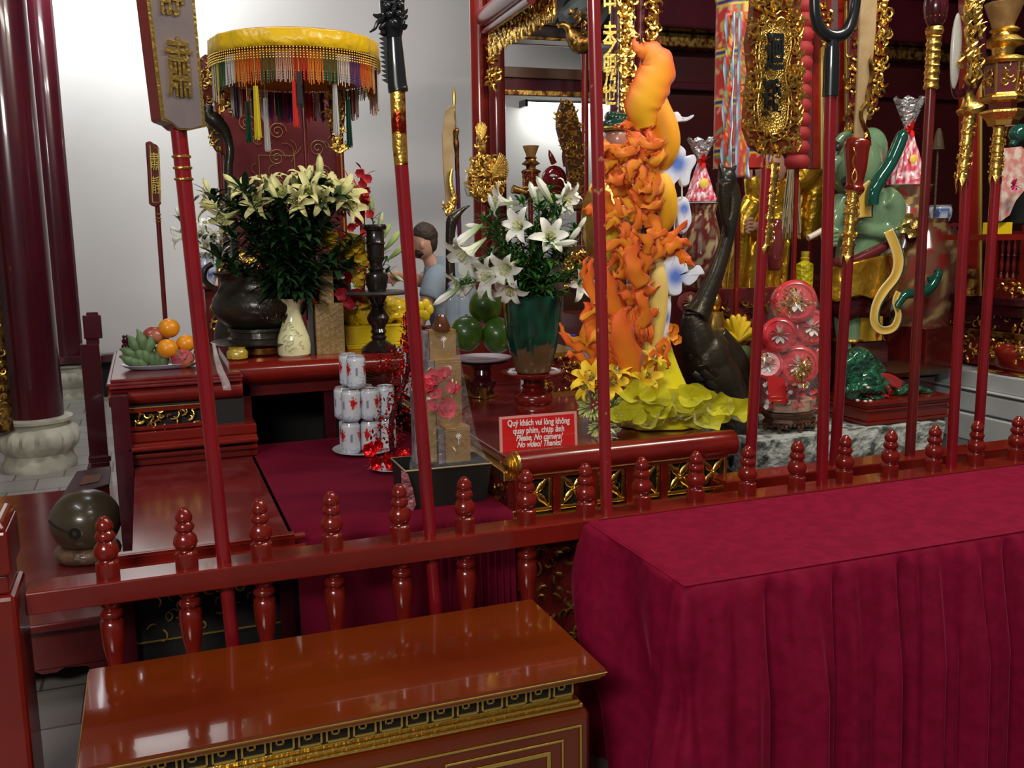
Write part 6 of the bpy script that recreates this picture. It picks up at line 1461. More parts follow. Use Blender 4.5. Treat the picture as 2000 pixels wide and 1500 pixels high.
def hbox(x0, x1, y0, y1, dY, dep, nm='tall_gold_box'):
    a, b = P(x0, y1, Yh+dY), P(x1, y0, Yh+dY); mb = MB(); mb.box((a.x, Yh+dY, max(.705, a.z)), (b.x, Yh+dY+dep, b.z)); mb.box((a.x-.001, Yh+dY-.001, b.z-.012), (b.x+.001, Yh+dY+dep, b.z-.010)); q = mb.build(nm, gb, o, smooth=False, bevel=.002)
    mb = MB(); mb.box((a.x-.022, Yh+dY+.004, max(.705, a.z)), (a.x-.0015, Yh+dY+dep, b.z-.003)); mb.build('marbled_side', gb2, q, smooth=False)
    mb = MB(); c = V(((a.x+b.x)/2+.002, Yh+dY-.002, b.z-.03))
    for i in range(10): mb.tube([c, c+V((.010*cos(i*.63), 0, .010*sin(i*.63)))], .0012, n=4)
    mb.tube([c, c-V((0, 0, .03))], .0014, n=4); mb.build('printed_sprig', tw, q)
hbox(846, 890, 643, 900, .11, .05); hbox(871, 918, 832, 905, .03, .06, 'short_gold_box'); hbox(826, 850, 760, 905, .03, .05); hbox(855, 900, 700, 900, .09, .02)
mb = MB(); lpx(mb, Yh+.12, 862, [(645, 17), (636, 18), (628, 14), (618, 10), (614, 7)], n=12); mb.build('brown_cap', mat('brown_glaze', (.10, .03, .01), .2, coat=.6), o)
for x, y, r in ((868, 800, .036), (852, 742, .032), (846, 770, .026), (884, 762, .026), (840, 795, .022), (833, 755, .026), (872, 730, .022)):
    mb = MB(); c = P(x, y, Yh-.0); petalball(mb, c, r, (.50, .02, .05), 6, cup=.7); petalball(mb, c-V((0, .008, 0)), r*.6, (.60, .05, .09), 5, cup=1.0); petalball(mb, c-V((0, .014, 0)), r*.35, (.5, .03, .06), 4, cup=1.2); mb.build('red_rose', vcf, o, ang=180)
mb = MB()
for i in range(70):
    x, y = rr.uniform(835, 895), rr.uniform(715, 890); blade(mb, P(x, y, Yh+.0), camdir(rr.uniform(-1, 1), rr.uniform(-.3, 1), .3), .022, .006, rr, 0, col=rr.choice(((.40, .40, .16), (.12, .20, .05), (.55, .52, .25), (.45, .02, .03))))
mb.build('filler_sprigs', vcf, o, ang=180)
# crumpled clear film tent
mb = MB(); rows = []; 
L_ = [(800, 918), (800, 905), (806, 880), (818, 800), (830, 720), (838, 655)]; Rr = [(955, 905), (950, 895), (930, 850), (915, 780), (900, 700), (893, 650)]
for k in range(6):
    for kk in range(3 if k < 5 else 1):
        t = kk/3; l = [L_[k][i]+(L_[min(k+1, 5)][i]-L_[k][i])*t for i in (0, 1)]; r = [Rr[k][i]+(Rr[min(k+1, 5)][i]-Rr[k][i])*t for i in (0, 1)]; row = []
        for i in range(15):
            u = i/14; x = l[0]+(r[0]-l[0])*u; y = l[1]+(r[1]-l[1])*u; b_ = -.035*sin(pi*u)-.03+.014*noise.noise(V((x*.08, y*.06, 1))); q = P(x, y, Yh+b_+ .06*(k+t)/6); row.append(V((q.x, q.y, max(q.z, .703))))
        rows.append(row)
mb.strip(rows); mb.build('film_wrap', mat('crumpled_film', (.9, .85, .85), .08, alpha=.07, coat=.6, bump=1.0, bscale=24, bdist=.03), o, ang=180)
mb = MB(); pts = [P(x, y, Yh-.04) for x, y in ((783, 918), (796, 925), (806, 955), (812, 985), (806, 998), (786, 985))]; 
mb.prism([V((p.x, p.y, max(p.z, .701))) for p in pts], (0, -.003, 0)); mb.build('film_flap', mat('reddish_film', (.45, .15, .17), .15, alpha=.55, coat=1, bump=1, bscale=30, bdist=.03), o, smooth=False)
# film flap on the left of the high altar
mb = MB(); rows = [[P(x, y, 3.86+.02*noise.noise(V((x*.2, y*.1, 0)))) for x in (x0, (x0+x1)/2, x1)] for x0, x1, y in ((414, 420, 670), (418, 428, 700), (424, 438, 725), (432, 448, 745), (436, 452, 762))]
mb.strip(rows); one('clear_film_flap', mb, mat('hazy_film', (.75, .68, .68), .2, alpha=.35, coat=1, bump=.8, bscale=30), 'loose flap of clear film at the left corner of the high altar', 'film', ang=180, solid=.002)
# ================================================================== FRUIT PLATE on the stepped table
zf = 1.034; fc = PZ(318, 722, zf); fc.y += .06
def oval(k): return V((k[0]*fc.x, 0, 0))
s = S(318, 720, fc.y); fc.x = P(317, 722, fc.y).x
mb = MB(); prof = [(0, 52), (1, 60), (5, 68), (9, 76), (10, 76), (8, 66), (4, 56), (3.8, 0)]
mb.lathe(fc+V((0, 0, .001)), [(h*s, r*s) for h, r in prof], n=56, sq=(1, .55)); one('fruit_plate', mb, mat('blueish_china', (.40, .40, .50), .2, coat=.4), 'oval bluish plate of fruit on the left stepped table', 'plate', loc=fc)
orm = mat('orange_peel', (.72, .26, .006), .35, coat=.2, bump=.35, bscale=220, bdist=.001); Yf = fc.y
for x, y, r, dy, tx in ((330, 641, 20, .02, 'topmost'), (327, 681, 20, -.04, 'lower left'), (363, 671, 18, .0, 'right hand')):
    c = P(x, y, Yf+dy); r_ = r*S(x, y, Yf+dy); mb = MB(); mb.ball(c, (r_, r_, r_*.95), n=28, m=20); one('orange', mb, orm, 'ripe orange on the fruit plate, %s of the three' % tx, 'orange', 'oranges on the fruit plate', loc=c-V((0, 0, r_*.95)))
c = P(301, 655, Yf+.03); r_ = 21*S(301, 655, Yf); mb = MB(); mb.ball(c, (r_, r_, r_*.85), n=28, m=20, dis=.08, fr=1.6); mb.lathe(c+V((r_*.85, -.02, .0)), [(0, 0)], n=3) if False else None
one('pomegranate', mb, mat('pomegranate_skin', (.26, .035, .03), .3, coat=.3, mix=(.42, .14, .08), mscale=9), 'dark red pomegranate on the fruit plate left of the topmost orange', 'pomegranate', loc=c-V((0, 0, r_*.8)))
ban = mat('green_banana', (.085, .155, .060), .5, mix=(.12, .19, .07), mscale=14)
def bananas(pts, label, sd, base):
    o = root('banana_bunch', P(base[0], base[1], Yf), label, 'bananas'); r_ = random.Random(sd)
    for x, y, a, L in pts:
        d = V((cos(a), sin(a), 0)); mb = MB(); q = []
        for i in range(9):
            t = i/8-.5; cx = x+cos(a)*L*t-sin(a)*6*(t*t*4-.3); cy = y-sin(a)*L*t-cos(a)*6*(t*t*4-.3); q.append((cx, cy, [2.5, 5, 8.5, 10.5, 11, 10.5, 8, 4, 1.8][i], r_.uniform(-.003, .003)-.02*sin(pi*(t+.5))))
        tpx(mb, Yf, q, k=1, n=7); mb.build('banana', ban, o, ang=70)
bananas([(262, 675, 2.0, 48), (276, 668, 1.75, 52), (290, 676, 1.2, 48), (254, 692, 2.5, 44), (272, 694, 2.0, 46), (284, 694, 1.8, 46)], 'hand of green bananas fanned up at the left of the fruit plate', 5, (262, 715))
bananas([(250, 704, 2.5, 36), (262, 708, 2.4, 34), (276, 710, 2.5, 38), (296, 700, 1.9, 44), (308, 700, 1.6, 46), (318, 704, 1.3, 36)], 'low front hand of green bananas on the fruit plate', 6, (290, 722))
o = root('dragon_fruit', P(360, 720, Yf-.04), 'pink dragon fruit with green tipped scales at the right of the fruit plate', 'dragon fruit')
mb = MB(); c = P(357, 701, Yf-.04); mb.ball(c, (.047, .042, .040), n=24, m=16); mb.build('body', mat('pitaya_skin', (.38, .03, .07), .4, mix=(.48, .16, .09), mscale=14), o)
mb = MB()
for i in range(18):
    a = i*1.3; b = rr.uniform(-1, 1); q = c+V((.045*cos(a)*cos(b*.8), -.04*abs(cos(b))*abs(sin(a)), .038*sin(b))); blade(mb, q, V((cos(a)*.5+.4, -.5, .5+b*.3)), .022, .014, rr, 0, col=(.35, .35, .12))
for i in range(7): blade(mb, P(378, 690, Yf-.05), camdir(.5+.1*i, 1-.25*i, .3), .045, .012, rr, .1, col=(.14, .25, .06))
mb.build('scales', vcf, o, ang=180)
"""
"""
# ================================================================== ORANGE AND YELLOW FRUIT DRAGON
Yd = 3.14; rr = random.Random(55)
base = P(1255, 840, Yd); base.z = AZ
OR, YE, RO = (.80, .13, .008), (.86, .42, .012), (.72, .055, .010)
o = root('carved_fruit_dragon', base, 'tall orange and yellow dragon centrepiece with blue white clouds on the right altar', 'centrepiece')
sd = S(1250, 400, Yd)
def ribbon(mb, pts, ca, cb, Y=Yd, ruffle=0, depth=0, curl=.25, k=5, nw=7, edge=None, ph=0):
    """pts: (x, y, half width px[, dY]); colour from ca at the start to cb at the end, edge colour on the rim"""
    c = smooth_path([V((p[0], p[1], p[2])) for p in pts], k); e = smooth_path([V((p[3] if len(p) > 3 else 0, 0, 0)) for p in pts], k); m_ = len(c); rows = []; cols = []
    for i in range(m_):
        t = i/(m_-1); tg = c[min(i+1, m_-1)]-c[max(i-1, 0)]; L = max(1e-6, sqrt(tg.x**2+tg.y**2)); nx, ny = -tg.y/L, tg.x/L; row = []
        for j in range(nw):
            u = j/(nw-1)*2-1; rz = ruffle*sin(i*1.15+ph+u*1.5)*abs(u)**1.5; w = c[i].z
            x = c[i].x+nx*w*u+nx*rz*3*u; y = c[i].y+ny*w*u+ny*rz*3
            row.append(P(x, y, Y+e[i].x+curl*w*sd*(u*u)+rz*sd*2)); cc = lerp(ca, cb, t)
            if edge: cc = lerp(cc, edge, abs(u)**2.2*.9)
            cols.append(cc)
        rows.append(row)
    mb.strip(rows, cols)
# S-shaped yellow body (fat tube)
mb = MB()
def col_tube(mb, pts, c0, c1, n=20, k=6, Y=Yd):
    p, r = spx(Y, pts, k); m_ = len(p); mb.tube(p, r, n=n, cols=[lerp(c0, c1, i/(m_-1)) for i in range(m_)])
col_tube(mb, [(1268, 120, 12, .03), (1272, 170, 22, .02), (1282, 210, 26, .01), (1298, 250, 27, 0), (1302, 285, 26, 0), (1293, 312, 22, .01), (1275, 335, 16, .05)], (.85, .25, .01), YE)
col_tube(mb, [(1262, 345, 18, .03), (1285, 352, 22, .02), (1298, 380, 23, 0), (1303, 415, 20, 0), (1298, 440, 14, .01), (1285, 458, 8, .03)], YE, YE)
col_tube(mb, [(1262, 290, 20, .04), (1240, 292, 18, .03), (1205, 310, 16, .03), (1185, 350, 12, .04)], YE, (.85, .28, .01))
col_tube(mb, [(1195, 405, 14, .01), (1190, 450, 17, 0), (1196, 490, 15, 0), (1205, 520, 8, .02)], (.80, .55, .02), (.80, .60, .03))
col_tube(mb, [(1282, 490, 10, .02), (1285, 540, 18, 0), (1285, 600, 19, .0), (1275, 660, 19, .0), (1255, 720, 20, .0), (1235, 770, 22, .02), (1225, 820, 24, .02)], (.84, .62, .20), (.86, .60, .02))
col_tube(mb, [(1205, 600, 30, .05), (1215, 680, 36, .06), (1225, 760, 34, .05)], (.80, .35, .02), (.80, .25, .02))
mb.build('yellow_body', vcf, o)
# great top flame
mb = MB()
ribbon(mb, [(1262, 250, 24, -.03), (1256, 210, 36, -.05), (1270, 170, 37, -.05), (1284, 130, 34, -.04), (1270, 104, 24, -.03), (1252, 98, 14, -.02), (1241, 88, 7, -.01), (1238, 72, 1, 0)], (.88, .50, .01), (.78, .10, .01), edge=RO, ruffle=.7, curl=.3, k=8, nw=11)
mb.build('top_flame', vcf, o, ang=180, solid=.006)
# flames and ruffled petals
flames = [
 [(1290, 300, 6), (1275, 270, 12), (1262, 245, 10), (1235, 240, 8), (1205, 252, 2)],
 [(1262, 250, 4), (1245, 245, 10), (1225, 243, 7), (1200, 247, 1)],
 [(1265, 380, 16), (1275, 340, 14), (1278, 300, 12), (1268, 270, 8), (1272, 245, 1)],
 [(1250, 400, 18), (1255, 355, 16), (1248, 320, 11), (1256, 290, 8), (1240, 275, 1)],
 [(1225, 400, 18), (1222, 360, 15), (1208, 325, 10), (1192, 305, 8), (1176, 282, 1)],
 [(1210, 385, 16), (1200, 340, 14), (1180, 330, 9), (1172, 300, 1)],
 [(1205, 420, 14), (1180, 390, 13), (1165, 360, 9), (1168, 335, 1)],
 [(1190, 450, 12), (1168, 420, 12), (1150, 410, 9), (1138, 408, 1)],
 [(1260, 420, 20), (1280, 380, 14), (1272, 340, 10), (1285, 320, 1)],
 [(1288, 460, 12), (1268, 420, 14), (1282, 392, 9), (1290, 370, 1)],
 [(1260, 470, 10), (1300, 470, 12), (1320, 455, 8), (1342, 430, 1)],
 [(1300, 490, 9), (1320, 478, 12), (1335, 470, 8), (1350, 480, 1)],
 [(1300, 505, 12), (1325, 500, 13), (1345, 508, 8), (1352, 520, 1)],
 [(1215, 640, 22, -.04), (1200, 600, 20, -.05), (1190, 560, 14, -.05), (1186, 520, 3, -.04)],
 [(1235, 740, 22, -.05), (1225, 690, 26, -.07), (1212, 640, 22, -.07), (1220, 600, 4, -.05)],
 [(1250, 640, 14, -.04), (1262, 610, 12, -.05), (1250, 580, 10, -.05), (1262, 555, 2, -.03)],
 [(1180, 700, 16, -.02), (1165, 660, 18, -.04), (1150, 620, 14, -.03), (1143, 590, 2, -.02)],
 [(1165, 690, 10), (1140, 680, 8), (1115, 672, 8), (1094, 650, 1)],
 [(1160, 705, 9), (1140, 700, 6), (1118, 692, 5), (1104, 695, 1)],
 [(1180, 620, 12), (1160, 580, 12), (1150, 540, 9), (1158, 505, 2)],
 [(1165, 560, 8), (1146, 545, 8), (1140, 520, 5), (1150, 500, 1)],
 [(1290, 700, 8, -.02), (1288, 680, 8, -.04), (1300, 668, 6, -.04), (1302, 700, 4, -.05), (1306, 720, 1, -.05)],
 [(1262, 720, 7, -.03), (1268, 700, 7, -.05), (1280, 690, 4, -.05), (1284, 730, 2, -.05)],
 [(1255, 560, 16, -.05), (1240, 530, 18, -.06), (1235, 500, 14, -.05), (1245, 470, 3, -.04)],
]
mb = MB()
for i, f in enumerate(flames): ribbon(mb, f, (.85, .30, .012), (.78, .09, .01), ruffle=1.6, edge=(.75, .09, .012), ph=i, Y=Yd-.02-.008*(i % 4))
mb.build('flames', vcf, o, ang=180, solid=.003)
mb = MB()
for i in range(84):   # frilly carved petals over the middle
    t = rr.random(); y = 375+375*t; x = 1228+rr.uniform(-48, 50)*(1-.25*t)+ (12*sin(t*5)); 
    if rr.random() < .25: y = rr.uniform(270, 400)
    a = rr.choice((rr.uniform(.5, 2.6), rr.uniform(.9, 2.2), rr.uniform(-.7, .4), rr.uniform(2.7, 3.8))); L = rr.uniform(30, 62); w = rr.uniform(7, 12); dY = -.03-rr.uniform(0, .05)
    x1, y1 = x+cos(a)*L*.5, y-sin(a)*L*.5; x2, y2 = x+cos(a+.5)*L, y-sin(a+.5)*L
    c = rr.choice(((.85, .22, .012), (.82, .14, .012), (.88, .36, .015), (.78, .09, .012)))
    ribbon(mb, [(x, y, w*.7, dY), (x1, y1, w, dY-.012), (x2, y2, 1.5, dY-.004)], lerp(c, YE, .45), c, ruffle=1.5, k=5, nw=7, ph=i*1.3, edge=(.76, .08, .012))
for i in range(34):   # long shredded petals (sleeve)
    a = i*.09; x = 1195+i*2.0; ribbon(mb, [(x, 590+abs(i-17)*1.5, 3, -.06), (x+6+8*sin(i), 620+i, 4, -.085), (x+20-i*.3, 655+rr.uniform(-6, 20), 1, -.07)], (.85, .25, .015), (.80, .12, .012), ruffle=1.2, k=3, nw=5, ph=i, edge=(.75, .07, .01))
mb.build('frilled_petals', vcf, o, ang=180, solid=.002)
# large veined leaf-wing
mb = MB(); ribbon(mb, [(1225, 790, 8, -.06), (1212, 740, 26, -.07), (1200, 690, 36, -.07), (1198, 640, 34, -.07), (1205, 600, 18, -.06), (1210, 580, 4, -.05)], (.86, .28, .02), (.86, .38, .03), ruffle=.8, k=6, nw=9, edge=RO)
mb.build('veined_wing', vcf, o, ang=180, solid=.003)
mb = MB()
for i in range(9):
    y = 610+i*18; mb.tube([P(1185-i*.0, y, Yd-.082), P(1208, y+12, Yd-.084), P(1226, y+8, Yd-.078)], .0022, n=5, cols=[(.70, .10, .01)]*3)
mb.build('wing_veins', vcf, o)
# fish tail at the left, and yellow wing
mb = MB()
ribbon(mb, [(1175, 700, 14), (1160, 670, 22), (1152, 640, 18), (1158, 610, 10), (1148, 590, 3)], (.85, .45, .01), (.86, .35, .01), ruffle=1, edge=(.8, .12, .01))
ribbon(mb, [(1172, 700, 10), (1160, 720, 8), (1140, 712, 6), (1125, 700, 4), (1112, 704, 1)], (.85, .45, .01), (.78, .09, .01), ruffle=1)
ribbon(mb, [(1150, 668, 7), (1130, 666, 7), (1110, 660, 6), (1098, 645, 4), (1094, 630, 1)], (.85, .45, .01), (.80, .12, .02), ruffle=.6)
mb.build('side_fins', vcf, o, ang=180, solid=.003)
# blue and white clouds
BW, BB = (.76, .80, .90), (.10, .20, .62)
def cloud(pts, cc, label=None, dY=0, rb=18):
    mb = MB(); th = .014; p3 = [P(x, y, Yd+dY) for x, y in pts]; sm = smooth_path(p3+[p3[0]], 4)[:-1]; ctr = P(cc[0], cc[1], Yd+dY); n = len(sm); vs = []; cs = []
    rings = [(1.0, .0), (.94, -.006), (.7, -.008), (.45, -.008), (.2, -.008)]
    for q, dy in rings:
        for p in sm:
            v = ctr+(p-ctr)*q; vs.append(v+V((0, dy, 0))); d = (v-ctr).length/(rb*sd); cs.append(lerp(BB, BW, min(1, max(0, (d-.35)*1.5))))
    for p in sm: vs.append(p+V((0, th, 0))); cs.append(BW)
    fs = [(k*n+i, k*n+(i+1) % n, (k+1)*n+(i+1) % n, (k+1)*n+i) for k in range(4) for i in range(n)]+[(5*n+i, 5*n+(i+1) % n, (i+1) % n, i) for i in range(n)]+[tuple(range(4*n, 5*n)), tuple(range(6*n-1, 5*n-1, -1))]
    mb.add(vs, fs, cs); mb.build('cloud_cutout', vcf, o)
cloud([(1282, 330), (1300, 318), (1310, 290), (1325, 283), (1338, 292), (1340, 305), (1355, 302), (1360, 315), (1350, 335), (1345, 360), (1333, 364), (1325, 352), (1312, 366), (1300, 372), (1290, 352)], (1322, 320), rb=26)
cloud([(1316, 395), (1330, 384), (1342, 388), (1347, 405), (1350, 430), (1345, 445), (1334, 458), (1325, 445), (1320, 420)], (1334, 408), dY=.02, rb=16)
cloud([(1296, 515), (1308, 500), (1322, 500), (1328, 516), (1340, 514), (1346, 530), (1355, 528), (1366, 518), (1376, 534), (1368, 536), (1358, 550), (1344, 558), (1332, 552), (1330, 572), (1318, 578), (1306, 572), (1300, 545)], (1318, 540), dY=-.02, rb=26)
cloud([(1292, 590), (1302, 580), (1310, 588), (1308, 620), (1303, 655), (1296, 666), (1282, 664), (1278, 650), (1286, 620)], (1296, 620), dY=-.01, rb=18)
cloud([(1316, 222), (1322, 218), (1330, 228), (1345, 228), (1355, 224), (1352, 230), (1340, 237), (1326, 238), (1317, 240)], (1332, 232), dY=.02, rb=2)
mb = MB(); mb.tube([P(1316, 345, Yd), P(1318, 500, Yd+.01)], .003, n=6, cols=[(.8, .8, .8)]*2); mb.tube([P(1332, 362, Yd), P(1332, 388, Yd+.01)], .003, n=6, cols=[(.8, .8, .8)]*2); tpx(mb, Yd+.01, [(1308, 578, 3), (1300, 660, 4), (1296, 665, 3)], cols=None); mb.build('cloud_wires', vcf, o)
# orange orchid sprig at the neck
mb = MB()
for x, y in ((1310, 482), (1322, 490), (1312, 508), (1330, 512), (1298, 495), (1318, 640), (1312, 655), (1322, 662), (1306, 640)): petalball(mb, P(x, y, Yd-.01), .022, (.80, .25, .01), 5, cup=.5)
mb.build('orange_blossoms', vcf, o, ang=180)
# ---- yellow base: cloth cone, mesh ruffles, lilies, green chrysanthemum buds
ybase = mat('yellow_mesh', (.66, .62, .02), .45, sheen=.5, alpha=.78, bump=.5, bscale=140, bdist=.002)
mb = MB(); rows = []
for k in range(10):
    t = k/9; row = []
    for i in range(25):
        a = 2*pi*i/24; r = .03+.14*t**1.4+.012*sin(a*7)*t; q = P(1290+10*t, 650+190*t, Yd+.03); row.append(V((q.x+r*cos(a), q.y+r*.7*sin(a), max(AZ+.005, q.z))))
    rows.append(row)
mb.strip(rows); mb.build('yellow_sash', mat('yellow_gauze', (.78, .68, .01), .5, sheen=.3), o, ang=180, solid=.002)
for i in range(20):
    r_ = random.Random(200+i); mb = MB(); u = i/19
    if i < 12: x = 1215+215*(i/11)+r_.uniform(-8, 8); y = 828+r_.uniform(-10, 14)-10*(i/11)
    else: x = 1230+160*((i-12)/7)+r_.uniform(-12, 12); y = 785+r_.uniform(-12, 12)+ (10 if i > 17 else 0)
    c = P(x, y, Yd-.10+r_.uniform(-.03, .05)); c.z = max(c.z, AZ+.045)
    ax = camdir(r_.uniform(-.5, .6), r_.uniform(-.1, .9), .8); X, Y_, Z_ = basis(ax); r0 = r_.uniform(.045, .075); rows = []
    for k in range(6):
        t = k/5; row = []
        for j in range(33):
            a = j/32*2*pi*1.15; rad = r0*(.25+.85*t)*(1+.16*sin(a*3+i)+.05*sin(a*7)); q = c+X*rad*cos(a)+Y_*rad*sin(a)*.7+Z_*(r0*.9*t+.012*sin(a*4+i)*t); q.z = max(q.z, AZ+.004); row.append(q)
        rows.append(row)
    mb.strip(rows); mb.build('mesh_ruffle', ybase, o, ang=180)
for x, y, d, L in ((1150, 732, (-.5, .5, .8), .11), (1195, 745, (.4, .3, .9), .11), (1262, 735, (.2, .4, .9), .10), (1245, 748, (-.3, -.1, 1), .09), (1205, 722, (.2, .8, .5), .09), (1278, 700, (.4, .8, .4), .08), (1140, 752, (-.8, .0, .5), .09)):
    mb = MB(); dd = camdir(*d); tip = P(x, y, Yd-.10); lily(mb, tip-dd*L*.8, dd, L, (.75, .30, .01), (.86, .58, .02), rr, 1.0, anth=(.25, .08, .02)); mb.build('yellow_lily', vcf, o, ang=180)
for cx, cy, n_ in ((1160, 790, 150), (1195, 800, 110), (1178, 830, 110)):
    mb = MB(); c = P(cx, cy, Yd-.06)
    for i in range(n_):
        d = camdir(rr.uniform(-1, 1), rr.uniform(-1, .8), rr.uniform(.1, 1)); q = c+d*.035; L = rr.uniform(.022, .034)
        if (q+d*L).z < AZ: continue
        mb.tube([q, q+d*L*.6, q+d*L], [.0022, .0045, .0015], n=5, cols=[(.20, .32, .05), (.45, .55, .15), (.72, .72, .35)])
    x_ = mb.build('green_spray', vcf, o); x_['kind'] = 'stuff'
mb = MB()
for i in range(7): q = P(1190+rr.uniform(-15, 25), 842+rr.uniform(-8, 12), Yd-.14); q.z = max(q.z, AZ+.01); blade(mb, q, camdir(rr.uniform(-1, 1), rr.uniform(-.2, 1), .5), .04, .010, rr, .2, col=(.7, .75, .68))
mb.build('white_petals', vcf, o, ang=180)
mb = MB(); tpx(mb, Yd+.05, [(1232, 800, 14), (1236, 700, 12), (1245, 600, 10), (1255, 500, 9), (1262, 400, 8), (1270, 300, 6)], n=10, cols=None); mb.col = (.3, .15, .05); mb.build('support', brown, o)
"""
"""
# ================================================================== BIG BRONZE CRANE on a tortoise
rr = random.Random(101)
Yk = 4.0; ft = P(1440, 905, Yk); zf = ft.z
o = root('tortoise_base', (ft.x+.05, Yk, 0), 'black bronze tortoise pedestal under the feet of the big crane', 'statue')
mb = MB(); mb.box((ft.x-.22, Yk-.2, 0), (ft.x+.40, Yk+.3, zf-.10)); mb.build('block', dark, o, smooth=False, bevel=.01)
mb = MB(); mb.ball((ft.x+.08, Yk+.02, zf-.10), (.26, .22, .10), n=28, m=16); mb.ball((ft.x-.22, Yk-.06, zf-.06), (.06, .06, .05), n=12, m=8); remesh(mb.build('tortoise', bronze, o), .008)
o = root('bronze_crane', (ft.x+.05, Yk, zf), 'tall black bronze crane with long lowered beak standing right of the fruit dragon', 'statue')
mb = MB()
tpx(mb, Yk, [(1421, 352, 13), (1430, 372, 14), (1432, 400, 15), (1428, 430, 14), (1420, 465, 14), (1410, 500, 15), (1398, 535, 17), (1383, 570, 19), (1370, 600, 23), (1360, 618, 28)], n=20)
mb.ball(P(1420, 348, Yk), V((19, 17, 22))*S(1420, 348, Yk), n=20, m=14)
tpx(mb, Yk-.03, [(1414, 355, 15), (1413, 385, 13), (1414, 415, 9), (1418, 440, 6), (1421, 460, 2)], n=14)
tpx(mb, Yk, [(1412, 338, 9), (1407, 324, 6), (1404, 316, 2)], n=8); tpx(mb, Yk, [(1428, 335, 8), (1436, 326, 4), (1440, 322, 1)], n=8)
tpx(mb, Yk, [(1348, 612, 16), (1358, 650, 34), (1368, 690, 42), (1392, 735, 55), (1415, 780, 48), (1435, 830, 36), (1452, 870, 18)], n=24)
mb.ball(P(1380, 705, Yk), V((52, 50, 62))*S(1380, 705, Yk), n=28, m=20)
tpx(mb, Yk+.05, [(1400, 650, 20), (1430, 700, 28), (1450, 750, 24), (1460, 800, 16), (1466, 850, 8)], n=14)
x_ = mb.build('body', bronze, o); remesh(x_, .007, 5)
mb = MB()    # wing feathers in overlapping rows
for r_ in range(7):
    for c in range(5):
        x = 1362+c*19+r_*9-8; y = 728+r_*19-c*3
        if x > 1458: continue
        def dY_(xx, yy):
            L_ = [(650, 1358, 34), (690, 1368, 50), (735, 1392, 55), (780, 1415, 50), (830, 1437, 38), (870, 1452, 20)]; yy = min(869, max(651, yy))
            for (ya, xa, ra), (yb_, xb, rb_) in zip(L_, L_[1:]):
                if ya <= yy <= yb_: t = (yy-ya)/(yb_-ya); xc = xa+(xb-xa)*t; rr0 = ra+(rb_-ra)*t
            return -sqrt(max(4, rr0**2-(xx-xc)**2))*.00215-.004
        q = [(x, y, 6.5, dY_(x, y)), (x+10, y+8, 7, dY_(x+10, y+8)), (x+21, y+14, 3, dY_(x+21, y+14))]; p, rd = spx(Yk, q, 2); mb.tube(p, rd, n=8, flat=.5)
for k in range(6): tpx(mb, Yk-.05, [(1448+k*2, 745+k*18, 4), (1456+k*2, 765+k*18, 4), (1460+k*2, 790+k*18, 1)], n=6)
mb.build('wing_feathers', bronze, o)
mb = MB()
for cx, cy in ((1350, 697), (1395, 700)):
    c = P(cx, cy, Yk-.105); mb.tube([c+V((.012*cos(a)*(1-a/16), -.0, .012*sin(a)*(1-a/16))) for a in [i*.6 for i in range(16)]], .0025, n=5)
mb.tube([P(x, y, Yk-.11) for x, y in ((1360, 690), (1370, 705), (1364, 715), (1380, 712), (1388, 724), (1398, 718), (1402, 728))], .003, n=6)
mb.tube([P(1425, 352+i, Yk-.045) for i in (0, 4)], .006, n=8); mb.build('cloud_scrolls', bronze, o)
mb = MB(); mb.lathe(P(1358, 612, Yk)-V((0, 0, .006)), [(0, .050), (.008, .058), (.016, .050)], n=24); mb.build('neck_ring', bronze, o)
for sx, px_ in ((0, 1436), (1, 1474)):
    mb = MB(); tpx(mb, Yk+.03*sx, [(px_-10, 820, 18), (px_-4, 850, 12), (px_, 875, 9), (px_, 900, 9)], n=12)
    for dx in (-26, -8, 12, 28): tpx(mb, Yk-.04, [(px_, 888, 8), (px_+dx*.7, 893, 7), (px_+dx, 905, 6), (px_+dx*1.05, 912, 2)], n=8, k=3)
    mb.build('leg', bronze, o)
# ================================================================== ROCK SLAB
Yr = 3.74; zr = P(1650, 846, Yr).z; xl, xr = P(1482, 860, Yr).x, P(1850, 860, Yr).x
mb = MB(); mb.v = []
nx_, nz_ = 60, 10; zbot = P(1650, 925, Yr).z
def rk(p): n_ = noise.noise(p*7)*.02+noise.noise(p*19)*.010; return n_
rows = []
for j in range(22):
    row = []
    for i in range(nx_):
        u = i/(nx_-1); x = xl+(xr-xl)*u
        if j < 10: t = j/9; q = V((x, Yr+.03*(1-t)+.02, zbot+(zr-zbot)*t)); q.y += rk(q)*1.6-.02*sin(pi*t)
        else: t = (j-10)/11; q = V((x, Yr+.03+.55*t, zr)); q.z += rk(q)*.5
        row.append(q)
    rows.append(row)
mb.strip(rows); mb.strip([[r[0], V((r[0].x, Yr+.58, r[0].z))] for r in rows[:10]]); mb.strip([[r[-1], V((r[-1].x, Yr+.58, r[-1].z))] for r in rows[:10]])
one('rock_slab', mb, mat('grey_rock', (.46, .49, .46), .8, bump=.8, bscale=22, bdist=.03, mix=(.08, .09, .085), mscale=14, mlo=.5, mhi=.62), 'rough grey and white rock slab in front of the crane, carrying fruit baskets and pot', 'rock', ang=50, loc=V(((xl+xr)/2, Yr+.3, zbot)))
mb = MB(); mb.box((xl+.15, Yr+.1, 0), (xr-.1, Yr+.5, zbot+.02)); one('rock_support', mb, dark, 'dark masonry hidden beneath the rough rock slab', 'base', smooth=False)
